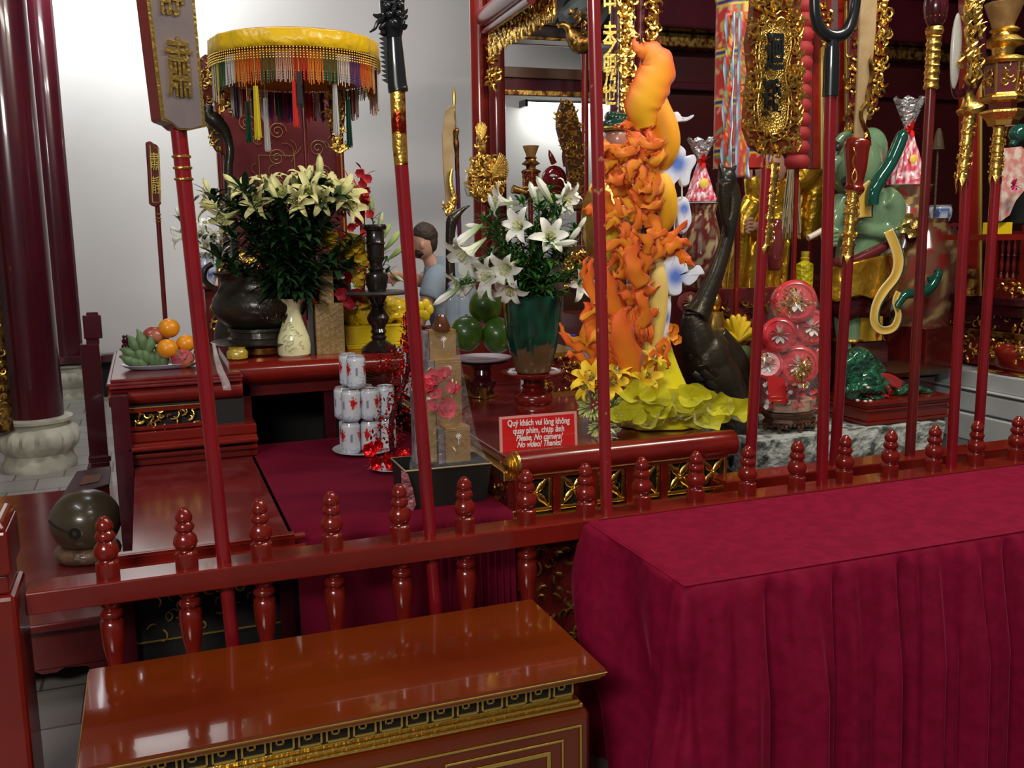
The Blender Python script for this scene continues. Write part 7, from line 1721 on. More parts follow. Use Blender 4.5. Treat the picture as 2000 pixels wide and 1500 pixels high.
# ================================================================== RED GIFT TOWER on carved stand
Yg = 3.92; B = V((P(1542, 835, Yg).x, Yg, zr)); s = S(1542, 750, Yg)
o = root('carved_wood_stand', B, 'dark carved wooden stand with scalloped apron under the red gift tower', 'stand')
dw = mat('dark_carved_wood', (.06, .022, .012), .3, coat=.3, mix=(.10, .04, .02), mscale=10)
h0 = (P(1542, 800, Yg).z-zr)
mb = MB(); mb.lathe(B+V((0, 0, h0*.35)), [(0, 50*s), (h0*.15, 56*s), (h0*.3, 52*s), (h0*.45, 58*s), (h0*.62, 60*s), (h0*.65, 0)], n=8, ph=.39, sq=(1, .75)); mb.build('top', dw, o, smooth=False, bevel=.003)
mb = MB()
for i in range(40):
    a = 2*pi*i/40; mb.ball(B+V((54*s*cos(a), 40*s*sin(a), h0*(.36+.06*cos(i*1.6)))), .009, n=6, m=5)
mb.build('scalloped_apron', dw, o)
for a in (.5, 1.6, 2.7, 3.8, 4.7, 5.6): mb = MB(); q = B+V((50*s*cos(a), 36*s*sin(a), 0)); mb.tube([q, q+V((0, 0, h0*.4))], .010, n=8); mb.build('foot', dw, o)
zb = zr+h0+.002
o = root('fruit_gift_tower', V((B.x, Yg, zb)), 'film wrapped tower of round red gift boxes with gold flowers on the carved stand', 'gift tower')
redb = mat('gift_red', (.48, .010, .018), .25, coat=.5, mix=(.60, .04, .05), mscale=12)
mb = MB(); mb.lathe(V((B.x, Yg, zb)), [(0, 52*s), (.05, 54*s), (.052, 0)], n=8, sq=(1, .7), ph=.4); mb.build('woven_tray', mat('peach_tray', (.50, .30, .20), .5, bump=.4, bscale=80), o, smooth=False)
def disc(cx, cy, r, dY, tilt=0):
    c = P(cx, cy, Yg+dY); R_ = r*S(cx, cy, Yg+dY); d = camdir(tilt, .05, 1); X, Y_, Z_ = basis(d); M_ = Matrix((X, Y_, Z_)).transposed()
    b_ = MB(); b_.lathe(c-d*R_*.5, [(0, R_*.9), (R_*.1, R_), (R_*.85, R_), (R_*.95, R_*.93), (R_, R_*.8), (R_*.93, R_*.76), (R_*.92, 0)], n=32, M=M_); q = b_.build('round_box', redb, o)
    b_ = MB(); fcn = c+d*R_*.45
    for i in range(10):
        a = i*.63; e = X*cos(a)+Y_*sin(a); blade(b_, fcn+e*R_*.12, e*.8+d*.35, R_*.5, R_*.28, rr, 0, col=(.72, .66, .62))
    for i in range(8): a = i*.8; e = X*cos(a)+Y_*sin(a); blade(b_, fcn+d*.003, e*.4+d, R_*.25, R_*.2, rr, 0, col=(.65, .55, .40))
    b_.build('flower_medallion', vcf, q, ang=180)
for a in ((1550, 590, 42, .0), (1520, 655, 34, -.02, -.1), (1578, 640, 36, .0, .2), (1500, 712, 30, 0, -.3), (1556, 715, 40, -.02, 0), (1600, 700, 22, .04, .4)): disc(*a)
mb = MB(); mb.ball(P(1548, 680, Yg+.06), V((42, 36, 95))*s, n=20, m=14); mb.build('inner_pile', redb, o)
for cx, cy, n_ in ((1543, 580, 46), (1530, 600, 24), (1578, 590, 22), (1570, 715, 60), (1563, 735, 40), (1492, 700, 20)):
    mb = MB()
    for i in range(n_):
        q = P(cx+rr.uniform(-16, 16), cy+rr.uniform(-14, 14), Yg-.155-rr.uniform(0, .02)); c = rr.choice(((.80, .62, .25), (.70, .55, .18), (.85, .82, .70), (.60, .45, .12))); blade(mb, q, camdir(rr.uniform(-1, 1), rr.uniform(-1, 1), .5), .028, .014, rr, 0, col=c)
    mb.build('gold_blossom', vcm, o, ang=180)
mb = MB(); a, b = P(1497, 785, Yg-.13), P(1536, 738, Yg-.13); mb.prism([P(1503, 785, Yg-.13), P(1537, 789, Yg-.13), P(1532, 737, Yg-.12), P(1498, 735, Yg-.12)], (0, .003, 0)); mb.build('red_envelope', mat('envelope_red', (.48, .02, .02), .4), o, smooth=False)
mb = MB(); lp = [P(1506+22*t, 775+rr.uniform(-2, 2), Yg-.133) for t in (0, .25, .5, .75, 1)]; mb.tube(smooth_path(lp, 3), .001, n=4); lp = [P(1512+14*t, 782+rr.uniform(-1, 1), Yg-.133) for t in (0, .3, .6, 1)]; mb.tube(smooth_path(lp, 3), .001, n=4); mb.build('gilt_script', goldp, o)
mb = MB()
for i in range(40): q = P(rr.uniform(1495, 1595), rr.uniform(745, 795), Yg-.1); petalball(mb, q, .012, rr.choice(((.55, .03, .05), (.7, .65, .6), (.45, .02, .03))), 5)
mb.build('small_blossoms', vcf, o, ang=180)
mb = MB(); prof = [(0, 60), (20, 64), (60, 66), (110, 60), (160, 56), (200, 50), (235, 36), (250, 14), (252, 0)]
rows = [[V((B.x+.01, Yg, zb+.004))+V((r*s*1.0*(1+.05*noise.noise(V((cos(a)*3, sin(a)*3, h*.05))))*cos(a), r*s*.85*(1+.05*noise.noise(V((cos(a)*3, sin(a)*3, h*.05))))*sin(a), h*s)) for a in [2*pi*i/40 for i in range(41)]] for h, r in prof]
mb.strip(rows); mb.build('film_wrap', bpy.data.materials['crumpled_film'], o, ang=180)
# ================================================================== RED TRAY POT with jade dragon
Yq = 3.80; cn = P(1693, 842, Yq); rgt = P(1852, 828, Yq); topz = P(1693, 786, Yq).z; botz = P(1693, 842, Yq).z
bx = cn.x; bw_ = rgt.x-cn.x; bd = .30
o = root('lacquer_tray_pot', V((bx+bw_/2, Yq+bd/2, zr)), 'rectangular red moulded tray pot on carved feet standing on the rock slab', 'pot')
mb = MB(); H = topz-botz
for z0, z1, e in ((.86, 1.0, .012), (.74, .86, .0), (.66, .74, .006), (.30, .66, -.004), (.20, .30, .006), (.05, .20, -.012), (0, .06, -.028)):
    mb.box((bx-e-.0, Yq-e, botz+H*z0), (bx+bw_+e, Yq+bd+e, botz+H*z1-.0005))
mb.build('body', lac, o, smooth=False, bevel=.003)
for sx in (bx+.01, bx+bw_-.09):
    for sy in (Yq+.005, Yq+bd-.06):
        mb = MB(); 
        for i in range(9): mb.ball((sx+.01+i*.008, sy+.015, botz-.006-.018*sin(pi*i/8)), (.016, .016, .018), n=8, m=6)
        mb.box((sx+.01, sy+.005, zr-.003), (sx+.06, sy+.035, botz)); mb.build('foot', lac, o)
jd = mat('jade_glaze', (.005, .055, .030), .14, coat=.8, mix=(.012, .13, .06), mscale=22, bump=1.0, bscale=26, bdist=.05)
o2 = root('jade_dragon', V((bx+.15, Yq+.15, topz)), 'glossy dark green glazed dragon with red crest lying in the red tray pot', 'statue')
mb = MB()
tpx(mb, Yq+.12, [(1648, 760, 18), (1660, 720, 26), (1675, 700, 24), (1700, 715, 20), (1720, 722, 12), (1728, 718, 4)], n=14)
tpx(mb, Yq+.10, [(1655, 770, 16), (1685, 745, 24), (1710, 748, 22), (1730, 755, 14), (1738, 752, 6)], n=14)
for i in range(12): a = i*.5; tpx(mb, Yq+.06, [(1665+i*2, 700+i*5, 7), (1650+i*2, 712+i*5, 6), (1642+i*3, 730+i*5, 2)], n=7, k=3)
for i in range(7): tpx(mb, Yq+.05, [(1650+i*10, 765, 6), (1656+i*10, 758, 6), (1668+i*10, 768, 3)], n=7, k=3)
tpx(mb, Yq+.08, [(1750, 768, 9), (1775, 758, 10), (1800, 762, 8), (1825, 768, 4)], n=10)
mb.ball(V((P(1700, 780, Yq+.1).x, Yq+.12, topz+.004)), (.09, .09, .02), n=16, m=8)
remesh(mb.build('body', jd, o2), .005, 2)
mb = MB(); 
for i in range(9): ribbon(mb, [(1712+i*2, 735+i*1.5, 3), (1735+i*2, 734+i*2.5, 5), (1768-i, 748+i*2, 1)], (.45, .02, .02), (.30, .02, .02), Y=Yq+.07, k=3, nw=4)
mb.build('red_crest', vcg, o2, ang=180, solid=.003)
mb = MB(); mb.col = (.62, .62, .58)
for x, y in ((1690, 752), (1695, 757), (1675, 782), (1690, 784), (1700, 783)): mb.ball(P(x, y, Yq+.03), (.010, .010, .007), n=8, m=6)
mb.col = (.30, .015, .02)
for i in range(26): mb.ball(P(rr.uniform(1690, 1745), rr.uniform(752, 778), Yq+.04+rr.uniform(0, .04)), rr.uniform(.006, .012), n=8, m=6)
mb.build('coral_and_pebbles', vcg, o2)
# yellow small box behind, brown glass etc.
mb = MB(); a, b = P(1682, 668, 4.15), P(1725, 618, 4.15); mb.box((a.x, 4.15, a.z), (b.x, 4.25, b.z)); one('yellow_snack_box', mb, mat('mustard_card', (.50, .30, .02), .4, mix=(.22, .02, .02), mscale=9, mlo=.60, mhi=.62), 'small mustard yellow box with red print behind the jade dragon', 'box', smooth=False, bevel=.002)
mb = MB(); a, b = P(1668, 730, 4.13), P(1735, 668, 4.13); mb.box((a.x, 4.13, zr), (b.x, 4.3, P(1700, 668, 4.15).z)); one('box_ledge', mb, lacd, 'dark red ledge under the small mustard box', 'ledge', smooth=False)
mb = MB(); a, b = P(1679, 612, 4.3), P(1695, 560, 4.3); mb.lathe(P(1687, 660, 4.3), [(0, .017), (.16, .017), (.18, .014)], n=16); one('paper_cups', mb, white, 'stack of white paper cups behind the green ogre leg', 'cups')
# ================================================================== big jar, candy bags and their vases
def patvase(cx, rows, Yp, label, nm, c0, c1, c2, n=48, zz=None, sc=3.0):
    B = P(cx, rows[0][0], Yp); s_ = S(cx, rows[0][0], Yp); o = root(nm, B, label, 'vase'); pp = []
    for k in range(len(rows)-1):
        for j in range(6): t = j/6; pp.append((rows[k][0]+(rows[k+1][0]-rows[k][0])*t, rows[k][1]+(rows[k+1][1]-rows[k][1])*t))
    pp.append(rows[-1]); vs = []; cs = []
    for y, r in pp:
        for i in range(n):
            a = 2*pi*i/n; h = (rows[0][0]-y)*s_; vs.append(B+V((r*s_*cos(a), r*s_*sin(a), h))); v = noise.noise(V((cos(a)*sc, sin(a)*sc, h*sc*7))); cs.append(c1 if v > .22 else (c2 if v < -.25 else c0))
    mb = MB(); mb.add(vs, [(k*n+i, k*n+(i+1) % n, (k+1)*n+(i+1) % n, (k+1)*n+i) for k in range(len(pp)-1) for i in range(n)]+[tuple(range(n-1, -1, -1))], cs); mb.build('body', vcg, o); return o, B
def candybag(cx, y0, yt, Yp, w, label, zs=None):
    B = P(cx, y0, Yp); s_ = S(cx, y0, Yp); o = root('candy_bag', B, label, 'gift bag'); H = (y0-yt)*s_
    mb = MB(); n = 40; zs_ = [i/16 for i in range(17)]; rows = []; cols = []
    for t in zs_:
        r = w*s_*(1-t*.80)*(1 if t > .04 else .9); row = []
        for i in range(n+1):
            a = 2*pi*i/n; q = r*(1+.10*sin(i*2.3+t*5)); row.append(B+V((q*cos(a), q*sin(a), H*.64*t))); v = noise.noise(V((i*.8, t*9, 2))); cols.append((.80, .68, .70) if v > .12 else ((.62, .04, .10) if v < -.05 else (.72, .22, .28)))
        rows.append(row)
    mb.strip(rows, cols); mb.build('sweets', vcg, o, ang=30)
    mb = MB(); rows = []
    for t in (0, .25, .5, .75, 1):
        r = w*s_*(.20+.75*t); rows.append([B+V((r*(1+.14*sin(i*2.9))*cos(2*pi*i/24), r*.6*(1+.14*sin(i*1.9))*sin(2*pi*i/24), H*(.64+.36*t)+.012*sin(i*1.7)*t)) for i in range(25)])
    mb.strip(rows); mb.build('film_top', mat('silver_film', (.55, .56, .58), .12, .6, bump=1, bscale=40, bdist=.03) if 'silver_film' not in bpy.data.materials else bpy.data.materials['silver_film'], o, ang=180)
    mb = MB(); c = B+V((0, -.02, H*.64)); mb.col = (.65, .02, .015)
    for i in range(7): a = i*.9; blade(mb, c, V((cos(a), -.5, sin(a)*.7)), w*s_*.62, .022, rr, 0, col=(.68, .02, .015))
    mb.lathe(B+V((0, 0, H*.63)), [(0, w*s_*.24), (.012, w*s_*.26), (.02, w*s_*.22)], n=16); mb.build('red_bow', vcg, o, ang=180)
    mb = MB(); mb.col = (.8, .55, .08); mb.ball(B+V((-.01, -w*s_*.62, H*.28)), (.028, .01, .028), n=12, m=8); mb.build('yellow_seal', vcf, o)
    mb = MB(); mb.lathe(B-V((0, 0, .010)), [(0, w*s_*.8), (.003, w*s_*1.12), (.009, w*s_*1.15), (.009, w*s_*.5)], n=32); mb.build('plate', white, o)
Yj = 4.25
patvase(1790, [(665, 46), (640, 62), (600, 70), (540, 76), (490, 72), (450, 52), (438, 44), (430, 46)], Yj+.12, 'huge brown and red dragon patterned jar behind the knobbed pole', 'dragon_jar', (.15, .06, .035), (.32, .22, .10), (.22, .02, .02))
patvase(1770, [(440, 34), (425, 42), (400, 34), (385, 36), (370, 44), (363, 48)], Yj, 'brown pedestal vase with red star and gilt blossoms under the right candy bag', 'pedestal_vase', (.16, .09, .06), (.45, .32, .12), (.35, .03, .03))
mb = MB()
for x, y in ((1762, 430), (1775, 425), (1768, 445), (1785, 440), (1752, 438), (1782, 455)): petalball(mb, P(x, y, Yj-.10), .028, (.55, .40, .12), 5)
one('gilt_blossoms', mb, vcm, 'cluster of gilt blossoms in front of the pedestal vase', 'ornament', ang=180)
candybag(1769, 360, 198, Yj, 36, 'pink and white candy bag tied with red bow, right one, beside the knobbed pole')
patvase(1368, [(560, 30), (540, 38), (500, 42), (450, 34), (420, 26), (400, 30), (396, 34)], 4.3, 'maroon and gilt patterned vase between fruit dragon and bronze crane', 'patterned_vase', (.13, .02, .02), (.42, .34, .18), (.20, .12, .08))
candybag(1368, 394, 275, 4.3, 30, 'pink and white candy bag tied with red bow, left one, behind the crane head')
mb = MB(); 
mb.lathe(P(1346, 640, 4.2), [(0, .028), (.05, .034), (.08, .02), (.10, .02)], n=16)
one('small_jar', mb, brown, 'small brown jar low between fruit dragon and crane neck', 'jar')
# boxes at crane left: round red box with pale flower
mb = MB(); q = P(1345, 595, 4.15); X, Y_, Z_ = basis(camdir(0, .1, 1)); mb.lathe(q, [(0, .055), (.02, .06), (.04, .058), (.042, 0)], n=28, M=Matrix((X, Y_, Z_)).transposed()); one('round_gift_box', mb, lacb, 'maroon round gift box with pale flower left of the crane neck', 'box', loc=q)
mb = MB(); 
for i in range(12): e = X*cos(i*.52)+Y_*sin(i*.52); blade(mb, q+Z_*.048+e*.006, e+Z_*.4, .035, .02, rr, 0, col=(.62, .50, .35))
one('pale_flower', mb, vcf, 'pale paper flower on the maroon round gift box', 'flower', ang=180)
# tiered dark stand and table behind the crane and the gilt figure
mb = MB(); a, b = P(1330, 700, 4.45), P(1760, 565, 4.45); mb.box((a.x, 4.42, 0), (b.x, 5.3, P(1500, 560, 4.42).z)); one('rear_altar', mb, lacb, 'long dark red rear altar carrying the gilt figure, bottle and ogre', 'altar', smooth=False, bevel=.01)
zA = P(1500, 560, 4.42).z
mb = MB(); curls(mb, lambda u, v, h: V((a.x+(b.x-a.x)*u, 4.415-h, zA-.32+.28*v)), 160, .07, .008, rr, pad=.01); one('altar_carving', mb, goldd, 'dim gilt carving on the front of the long rear altar', 'carving')
# yellow buddha's-hand citron / bananas
o = root('yellow_bananas', P(1442, 690, 4.2), 'hand of ripe yellow bananas behind the crane back', 'bananas')
for i in range(11): 
    mb = MB(); a = -.3+i*.36; x0, y0 = 1440, 665; tpx(mb, 4.15+.02*(i % 3), [(x0, y0, 6), (x0+16*cos(a), y0-20*abs(sin(a))-6, 8), (x0+30*cos(a), y0-44*abs(sin(a))-2, 6), (x0+34*cos(a), y0-52*abs(sin(a)), 2)], n=8, k=3); mb.build('banana', mat('ripe_yellow', (.62, .42, .012), .45) if i == 0 else bpy.data.materials['ripe_yellow'], o)
mb = MB(); mb.ball(P(1442, 690, 4.2), (.08, .06, .05), n=16, m=10); mb.build('lower_fruit', ban, o)
mb = MB(); lpx(mb, 4.15, 1392, [(662, 20), (655, 24), (630, 24), (612, 18), (610, 14)], n=20); one('brass_cup', mb, bpy.data.materials['brass'], 'round brass cup beside the crane neck ring', 'cup')
mb = MB(); mb.ball(P(1395, 590, 4.2), (.035, .035, .05), n=16, m=12); one('gilt_gourd', mb, gold, 'small gilt gourd behind the crane neck', 'gourd')
# yellow bottle on the altar
B = P(1571, 548, 4.3); s = S(1571, 548, 4.3)
o = root('yellow_bottle', B, 'embossed bright yellow square-shouldered bottle above the red gift tower', 'bottle')
mb = MB(); mb.lathe(B-V((0, 0, .04)), [(0, 16*s), (.1, 17*s), (.128, 16*s), (.14, 8*s), (.150, 7*s)], n=20); mb.build('body', mat('yellow_glaze', (.62, .52, .01), .2, coat=.6, bump=.9, bscale=50, bdist=.01, ctype='V'), o)
mb = MB(); mb.lathe(B+V((0, 0, .108)), [(0, 8*s), (.012, 9*s), (.016, 7*s), (.03, 8*s), (.045, 8*s)], n=16); mb.build('stopper', mat('mustard', (.45, .33, .02), .4), o)
# oil lamp cylinder of dark glass
mb = MB(); lpx(mb, 4.25, 1512, [(528, 10), (520, 16), (480, 17), (440, 15), (430, 8)], n=20); one('maroon_glass_lamp', mb, mat('maroon_glass', (.14, .02, .02), .08, coat=1), 'maroon glass lamp just right of the big plaque pole', 'lamp')
# ================================================================== GILT ROBED FIGURE
Yb_ = 4.7; q = P(1510, 620, Yb_); zst = zA
o = root('gilt_robed_statue', V((q.x, Yb_, zst)), 'gilt statue in flowing robe with raised hand behind the big plaque and whisk', 'statue')
rg = mat('robe_gold', (.88, .56, .06), .28, .85, bump=.5, bscale=16, bdist=.03, mix=(.70, .36, .03), mscale=8)
mb = MB()
tpx(mb, Yb_, [(1500, 345, 22), (1502, 380, 55), (1500, 430, 66), (1480, 480, 62), (1465, 540, 58), (1460, 600, 60), (1462, 640, 66)], n=26, flat=.6)
tpx(mb, Yb_-.03, [(1585, 330, 20), (1590, 370, 26), (1585, 420, 26), (1578, 470, 22)], n=16); tpx(mb, Yb_-.05, [(1545, 360, 30), (1580, 335, 26), (1600, 335, 14)], n=16)
tpx(mb, Yb_-.10, [(1478, 400, 18), (1470, 370, 16), (1465, 345, 13)], n=14); tpx(mb, Yb_-.12, [(1472, 395, 20), (1452, 440, 20), (1445, 520, 15), (1440, 590, 8)], n=14)
tpx(mb, Yb_-.10, [(1530, 420, 20), (1500, 440, 22), (1470, 452, 16)], n=14)
for i in range(9): x = 1425+i*13; tpx(mb, Yb_-.14+.01*abs(i-4), [(x+12, 470, 4), (x+4, 530, 7), (x, 590, 7), (x-2, 640, 8)], n=8)
remesh(mb.build('robe', rg, o), .010, 3)
mb = MB(); tpx(mb, Yb_-.14, [(1462, 350, 7), (1462, 338, 8), (1461, 326, 9), (1460, 316, 10)], n=12)
for i, (x, y) in enumerate(((1453, 300), (1460, 296), (1467, 300), (1472, 306))): tpx(mb, Yb_-.15, [(1456+i*4, 318, 3.5), ((1456+i*4+x)/2+1, 308, 3.2), (x, y, 2)], n=8)
tpx(mb, Yb_-.15, [(1454, 325, 4), (1449, 315, 3.2), (1451, 305, 2)], n=8)
remesh(mb.build('raised_hand', skin, o), .004, 2)
mb = MB(); tpx(mb, Yb_-.2, [(1478, 440, 8), (1470, 444, 8), (1462, 446, 7)], n=10)
for i in range(4): tpx(mb, Yb_-.22, [(1470, 428+i*7, 3.5), (1462, 428+i*7, 3.5), (1458, 432+i*7, 3), (1464, 434+i*7, 2.5)], n=8)
mb.build('resting_hand', skin, o)
mb = MB(); mb.ball(P(1505, 330, Yb_), V((30, 28, 38))*S(1505, 330, Yb_), n=20, m=14); mb.build('head', skin, o)
o = root('horsehair_whisk', P(1545, 470, 4.3), 'long pale horsehair whisk hanging right of the big gilt plaque', 'whisk')
mb = MB(); hc = [(.30, .24, .14), (.22, .17, .09), (.38, .31, .19)]
for i in range(170):
    t = rr.random(); x0 = 1547+rr.uniform(-6, 8); x1 = 1545+rr.uniform(-20, 20); y1 = 455+rr.uniform(-40, 12); xm = (x0+x1)/2+rr.uniform(-3, 3); dy = rr.uniform(-.04, .04); c = rr.choice(hc)
    mb.tube([P(1550+rr.uniform(-2, 2), 250, 4.25), P(x0, 290, 4.25+dy), P(xm, 370, 4.25+dy), P(x1, y1, 4.25+dy)], .0022, n=4, cols=[c]*4)
x_ = mb.build('hair', vcf, o); x_['kind'] = 'stuff'
mb = MB(); mb.tube([P(1550, 255, 4.25), P(1551, 200, 4.28), P(1552, 120, 4.3), P(1552, 60, 4.3)], .012, n=10); mb.build('handle', lacb, o)
# ================================================================== GREEN OGRE
Yo = 4.28; oz = zA
o = root('green_ogre_statue', V((P(1680, 560, Yo).x, Yo, oz)), 'glazed pale green ogre statue in gold skirt with flying dark green sash', 'statue')
og = mat('celadon', (.16, .27, .15), .15, coat=.7, mix=(.12, .21, .12), mscale=5)
mb = MB(); s = S(1690, 450, Yo)
tpx(mb, Yo, [(1680, 370, 40), (1685, 400, 58), (1684, 440, 56), (1680, 480, 50), (1678, 520, 52), (1680, 550, 50)], n=24, flat=.75)
tpx(mb, Yo-.08, [(1725, 385, 24), (1740, 400, 27), (1742, 430, 25), (1735, 452, 21), (1700, 452, 18), (1670, 448, 15), (1640, 458, 12), (1625, 462, 13)], n=16)
tpx(mb, Yo-.05, [(1650, 385, 20), (1635, 420, 18), (1628, 450, 15)], n=14)
mb.ball(P(1672, 325, Yo-.02), V((50, 48, 62))*s, n=28, m=20); tpx(mb, Yo, [(1675, 370, 36), (1680, 350, 36)], n=14); mb.ball(P(1700, 290, Yo-.0), V((34, 30, 40))*s, n=16, m=12)
tpx(mb, Yo-.09, [(1703, 312, 6), (1710, 325, 9), (1707, 345, 6), (1700, 350, 4)], n=10)      # ear
tpx(mb, Yo-.12, [(1640, 310, 10), (1628, 318, 12), (1624, 330, 10), (1630, 338, 6)], n=10)    # brow and nose
tpx(mb, Yo-.10, [(1634, 280, 8), (1645, 266, 8), (1660, 262, 6), (1650, 272, 3)], n=10)       # brow curl
tpx(mb, Yo-.02, [(1700, 545, 26), (1725, 565, 22), (1735, 585, 16), (1736, 600, 12), (1740, 606, 9)], n=14)
tpx(mb, Yo-.06, [(1660, 560, 30), (1655, 620, 26), (1657, 660, 24), (1662, 700, 30)], n=16)
tpx(mb, Yo-.10, [(1610, 455, 14), (1622, 462, 14), (1632, 470, 11)], n=10)
remesh(mb.build('body', og, o), .008, 4)
mb = MB()
for k in range(4): tpx(mb, Yo-.16, [(1636-k*1, 452+k*8, 5), (1622, 455+k*8, 5), (1618, 460+k*8, 4)], n=8)
mb.build('fingers', og, o)
mb = MB(); mb.col = (.01, .01, .01); mb.ball(P(1637, 288, Yo-.15), V((7, 4, 7))*s, n=10, m=8); tpx(mb, Yo-.12, [(1650, 350, 10), (1675, 372, 14), (1705, 362, 10), (1718, 345, 5)], n=12, cols=None); mb.build('eye_and_beard', mat('soot_black', (.012, .014, .012), .5), o)
mb = MB(); rows = []
for k in range(12):
    t = k/11; rows.append([P(1684+(70+8*t)*cos(a)*(1-.05*k/11)-6*t, 508+75*t-16*(1-t)*cos(a)+6*sin(a*5)*t, Yo+.16*sin(a)*1.3) for a in [2*pi*i/48 for i in range(49)]])
mb.strip(rows); mb.build('gold_skirt', rg, o, ang=180, solid=.01)
mb = MB(); rows = [[P(1682+(68)*cos(a)*(1-.1*k), 578+22*k+5*sin(a*5), Yo+.15*sin(a)) for a in [2*pi*i/32 for i in range(33)]] for k in range(3)]; mb.strip(rows); mb.build('maroon_underskirt', mat('maroon_glaze', (.10, .01, .014), .3, coat=.4), o, ang=180, solid=.01)
mb = MB(); tpx(mb, Yo-.17, [(1625, 512, 8), (1660, 512, 10), (1690, 500, 11), (1720, 485, 10), (1742, 470, 7)], n=12); mb.build('maroon_belt', bpy.data.materials['maroon_glaze'], o)
DG, YG = (.006, .060, .040), (.62, .38, .05)
def sash(pts, Y=Yo-.2):
    mb = MB(); ribbon(mb, pts, YG, YG, Y=Y, edge=(.70, .55, .25), nw=7, curl=-.6); mb.build('sash_lining', vcg, o, ang=180, solid=.005)
    mb = MB(); ribbon(mb, [(p[0]+3, p[1]+1, p[2]*.95) for p in pts], DG, DG, Y=Y+.014, nw=7, curl=-.7); mb.build('sash_outer', vcg, o, ang=180, solid=.006)
sash([(1690, 425, 12), (1688, 400, 15), (1692, 375, 14), (1702, 355, 6)]); sash([(1735, 450, 10), (1748, 480, 10), (1755, 510, 10), (1748, 540, 9), (1725, 570, 9), (1710, 600, 8), (1708, 630, 8), (1722, 645, 8), (1745, 640, 7), (1755, 615, 6), (1748, 590, 5), (1755, 570, 5)])
mb = MB(); tpx(mb, Yo-.22, [(1703, 400, 13), (1705, 375, 14), (1718, 350, 14), (1738, 320, 13), (1752, 290, 13), (1762, 265, 12), (1766, 262, 8)], n=14); tpx(mb, Yo-.2, [(1750, 600, 8), (1765, 578, 9), (1785, 572, 10), (1805, 570, 11), (1822, 555, 10), (1832, 535, 9), (1830, 525, 6)], n=12); tpx(mb, Yo-.2, [(1815, 540, 6), (1820, 560, 7), (1810, 575, 5)], n=8); mb.build('green_sash_tail', mat('dark_green_glaze', (.006, .060, .042), .12, coat=.8), o)
mb = MB(); mb.lathe(P(1658, 664, Yo-.06)-V((0, 0, .01)), [(0, 27*s), (.012, 30*s), (.02, 27*s)], n=20); mb.build('anklet', gold, o)
mb = MB(); tpx(mb, Yo-.2, [(1578, 465, 6), (1592, 458, 6), (1606, 450, 6)], n=10); mb.build('white_baton', mat('ivory', (.62, .52, .42), .4), o)
# ================================================================== WARRIOR HEAD behind the worn pole
Yw = 4.35; q = P(1205, 300, Yw)
o = root('warrior_statue', V((q.x, Yw, 0)), 'statue head in dark green cap with gold band, half hidden by the orange flame', 'statue')
mb = MB(); s = S(1205, 270, Yw); mb.ball(P(1208, 275, Yw), V((30, 30, 38))*s, n=24, m=18); tpx(mb, Yw, [(1208, 300, 18), (1210, 340, 20)], n=14); tpx(mb, Yw-.05, [(1220, 262, 4), (1226, 270, 6), (1224, 284, 4)], n=8); tpx(mb, Yw-.06, [(1183, 270, 5), (1178, 282, 6), (1182, 288, 4)], n=8)
tpx(mb, Yw+.02, [(1210, 340, 50), (1210, 400, 75), (1210, 500, 70)], n=18, flat=.5); remesh(mb.build('head_and_trunk', mat('painted_flesh', (.42, .17, .12), .25, coat=.5), o), .008)
mb = MB(); mb.ball(P(1204, 247, Yw), V((32, 32, 17))*s, n=24, m=12); 
for i in range(6): mb.ball(P(1190+i*7, 229+i*.8, Yw), V((8, 16, 11))*s, n=12, m=8)
mb.build('green_cap', mat('cap_green', (.010, .045, .030), .2, coat=.6), o)
mb = MB(); mb.tube([P(1204, 252, Yw)+V((32*s*cos(a), 32*s*sin(a), 0)) for a in [i*pi/16 for i in range(33)]], .010, n=8, cap=False); mb.build('gold_band', gold, o)
mb = MB(); tpx(mb, Yw, [(1222, 255, 14), (1226, 280, 13), (1222, 300, 8)], n=10); tpx(mb, Yw-.1, [(1178, 300, 4), (1182, 315, 4), (1190, 335, 1)], n=8); mb.build('black_hair', blackw, o)
mb = MB(); mb.box((q.x-.2, Yw-.1, 0), (q.x+.25, Yw+.3, 1.15)); mb.build('plinth', lacb, o, smooth=False)
mb = MB(); mb.ball(P(1195, 440, Yw-.05), (.14, .12, .28), n=24, m=16, dis=.2, fr=3); mb.build('gilt_armour', gold, o)
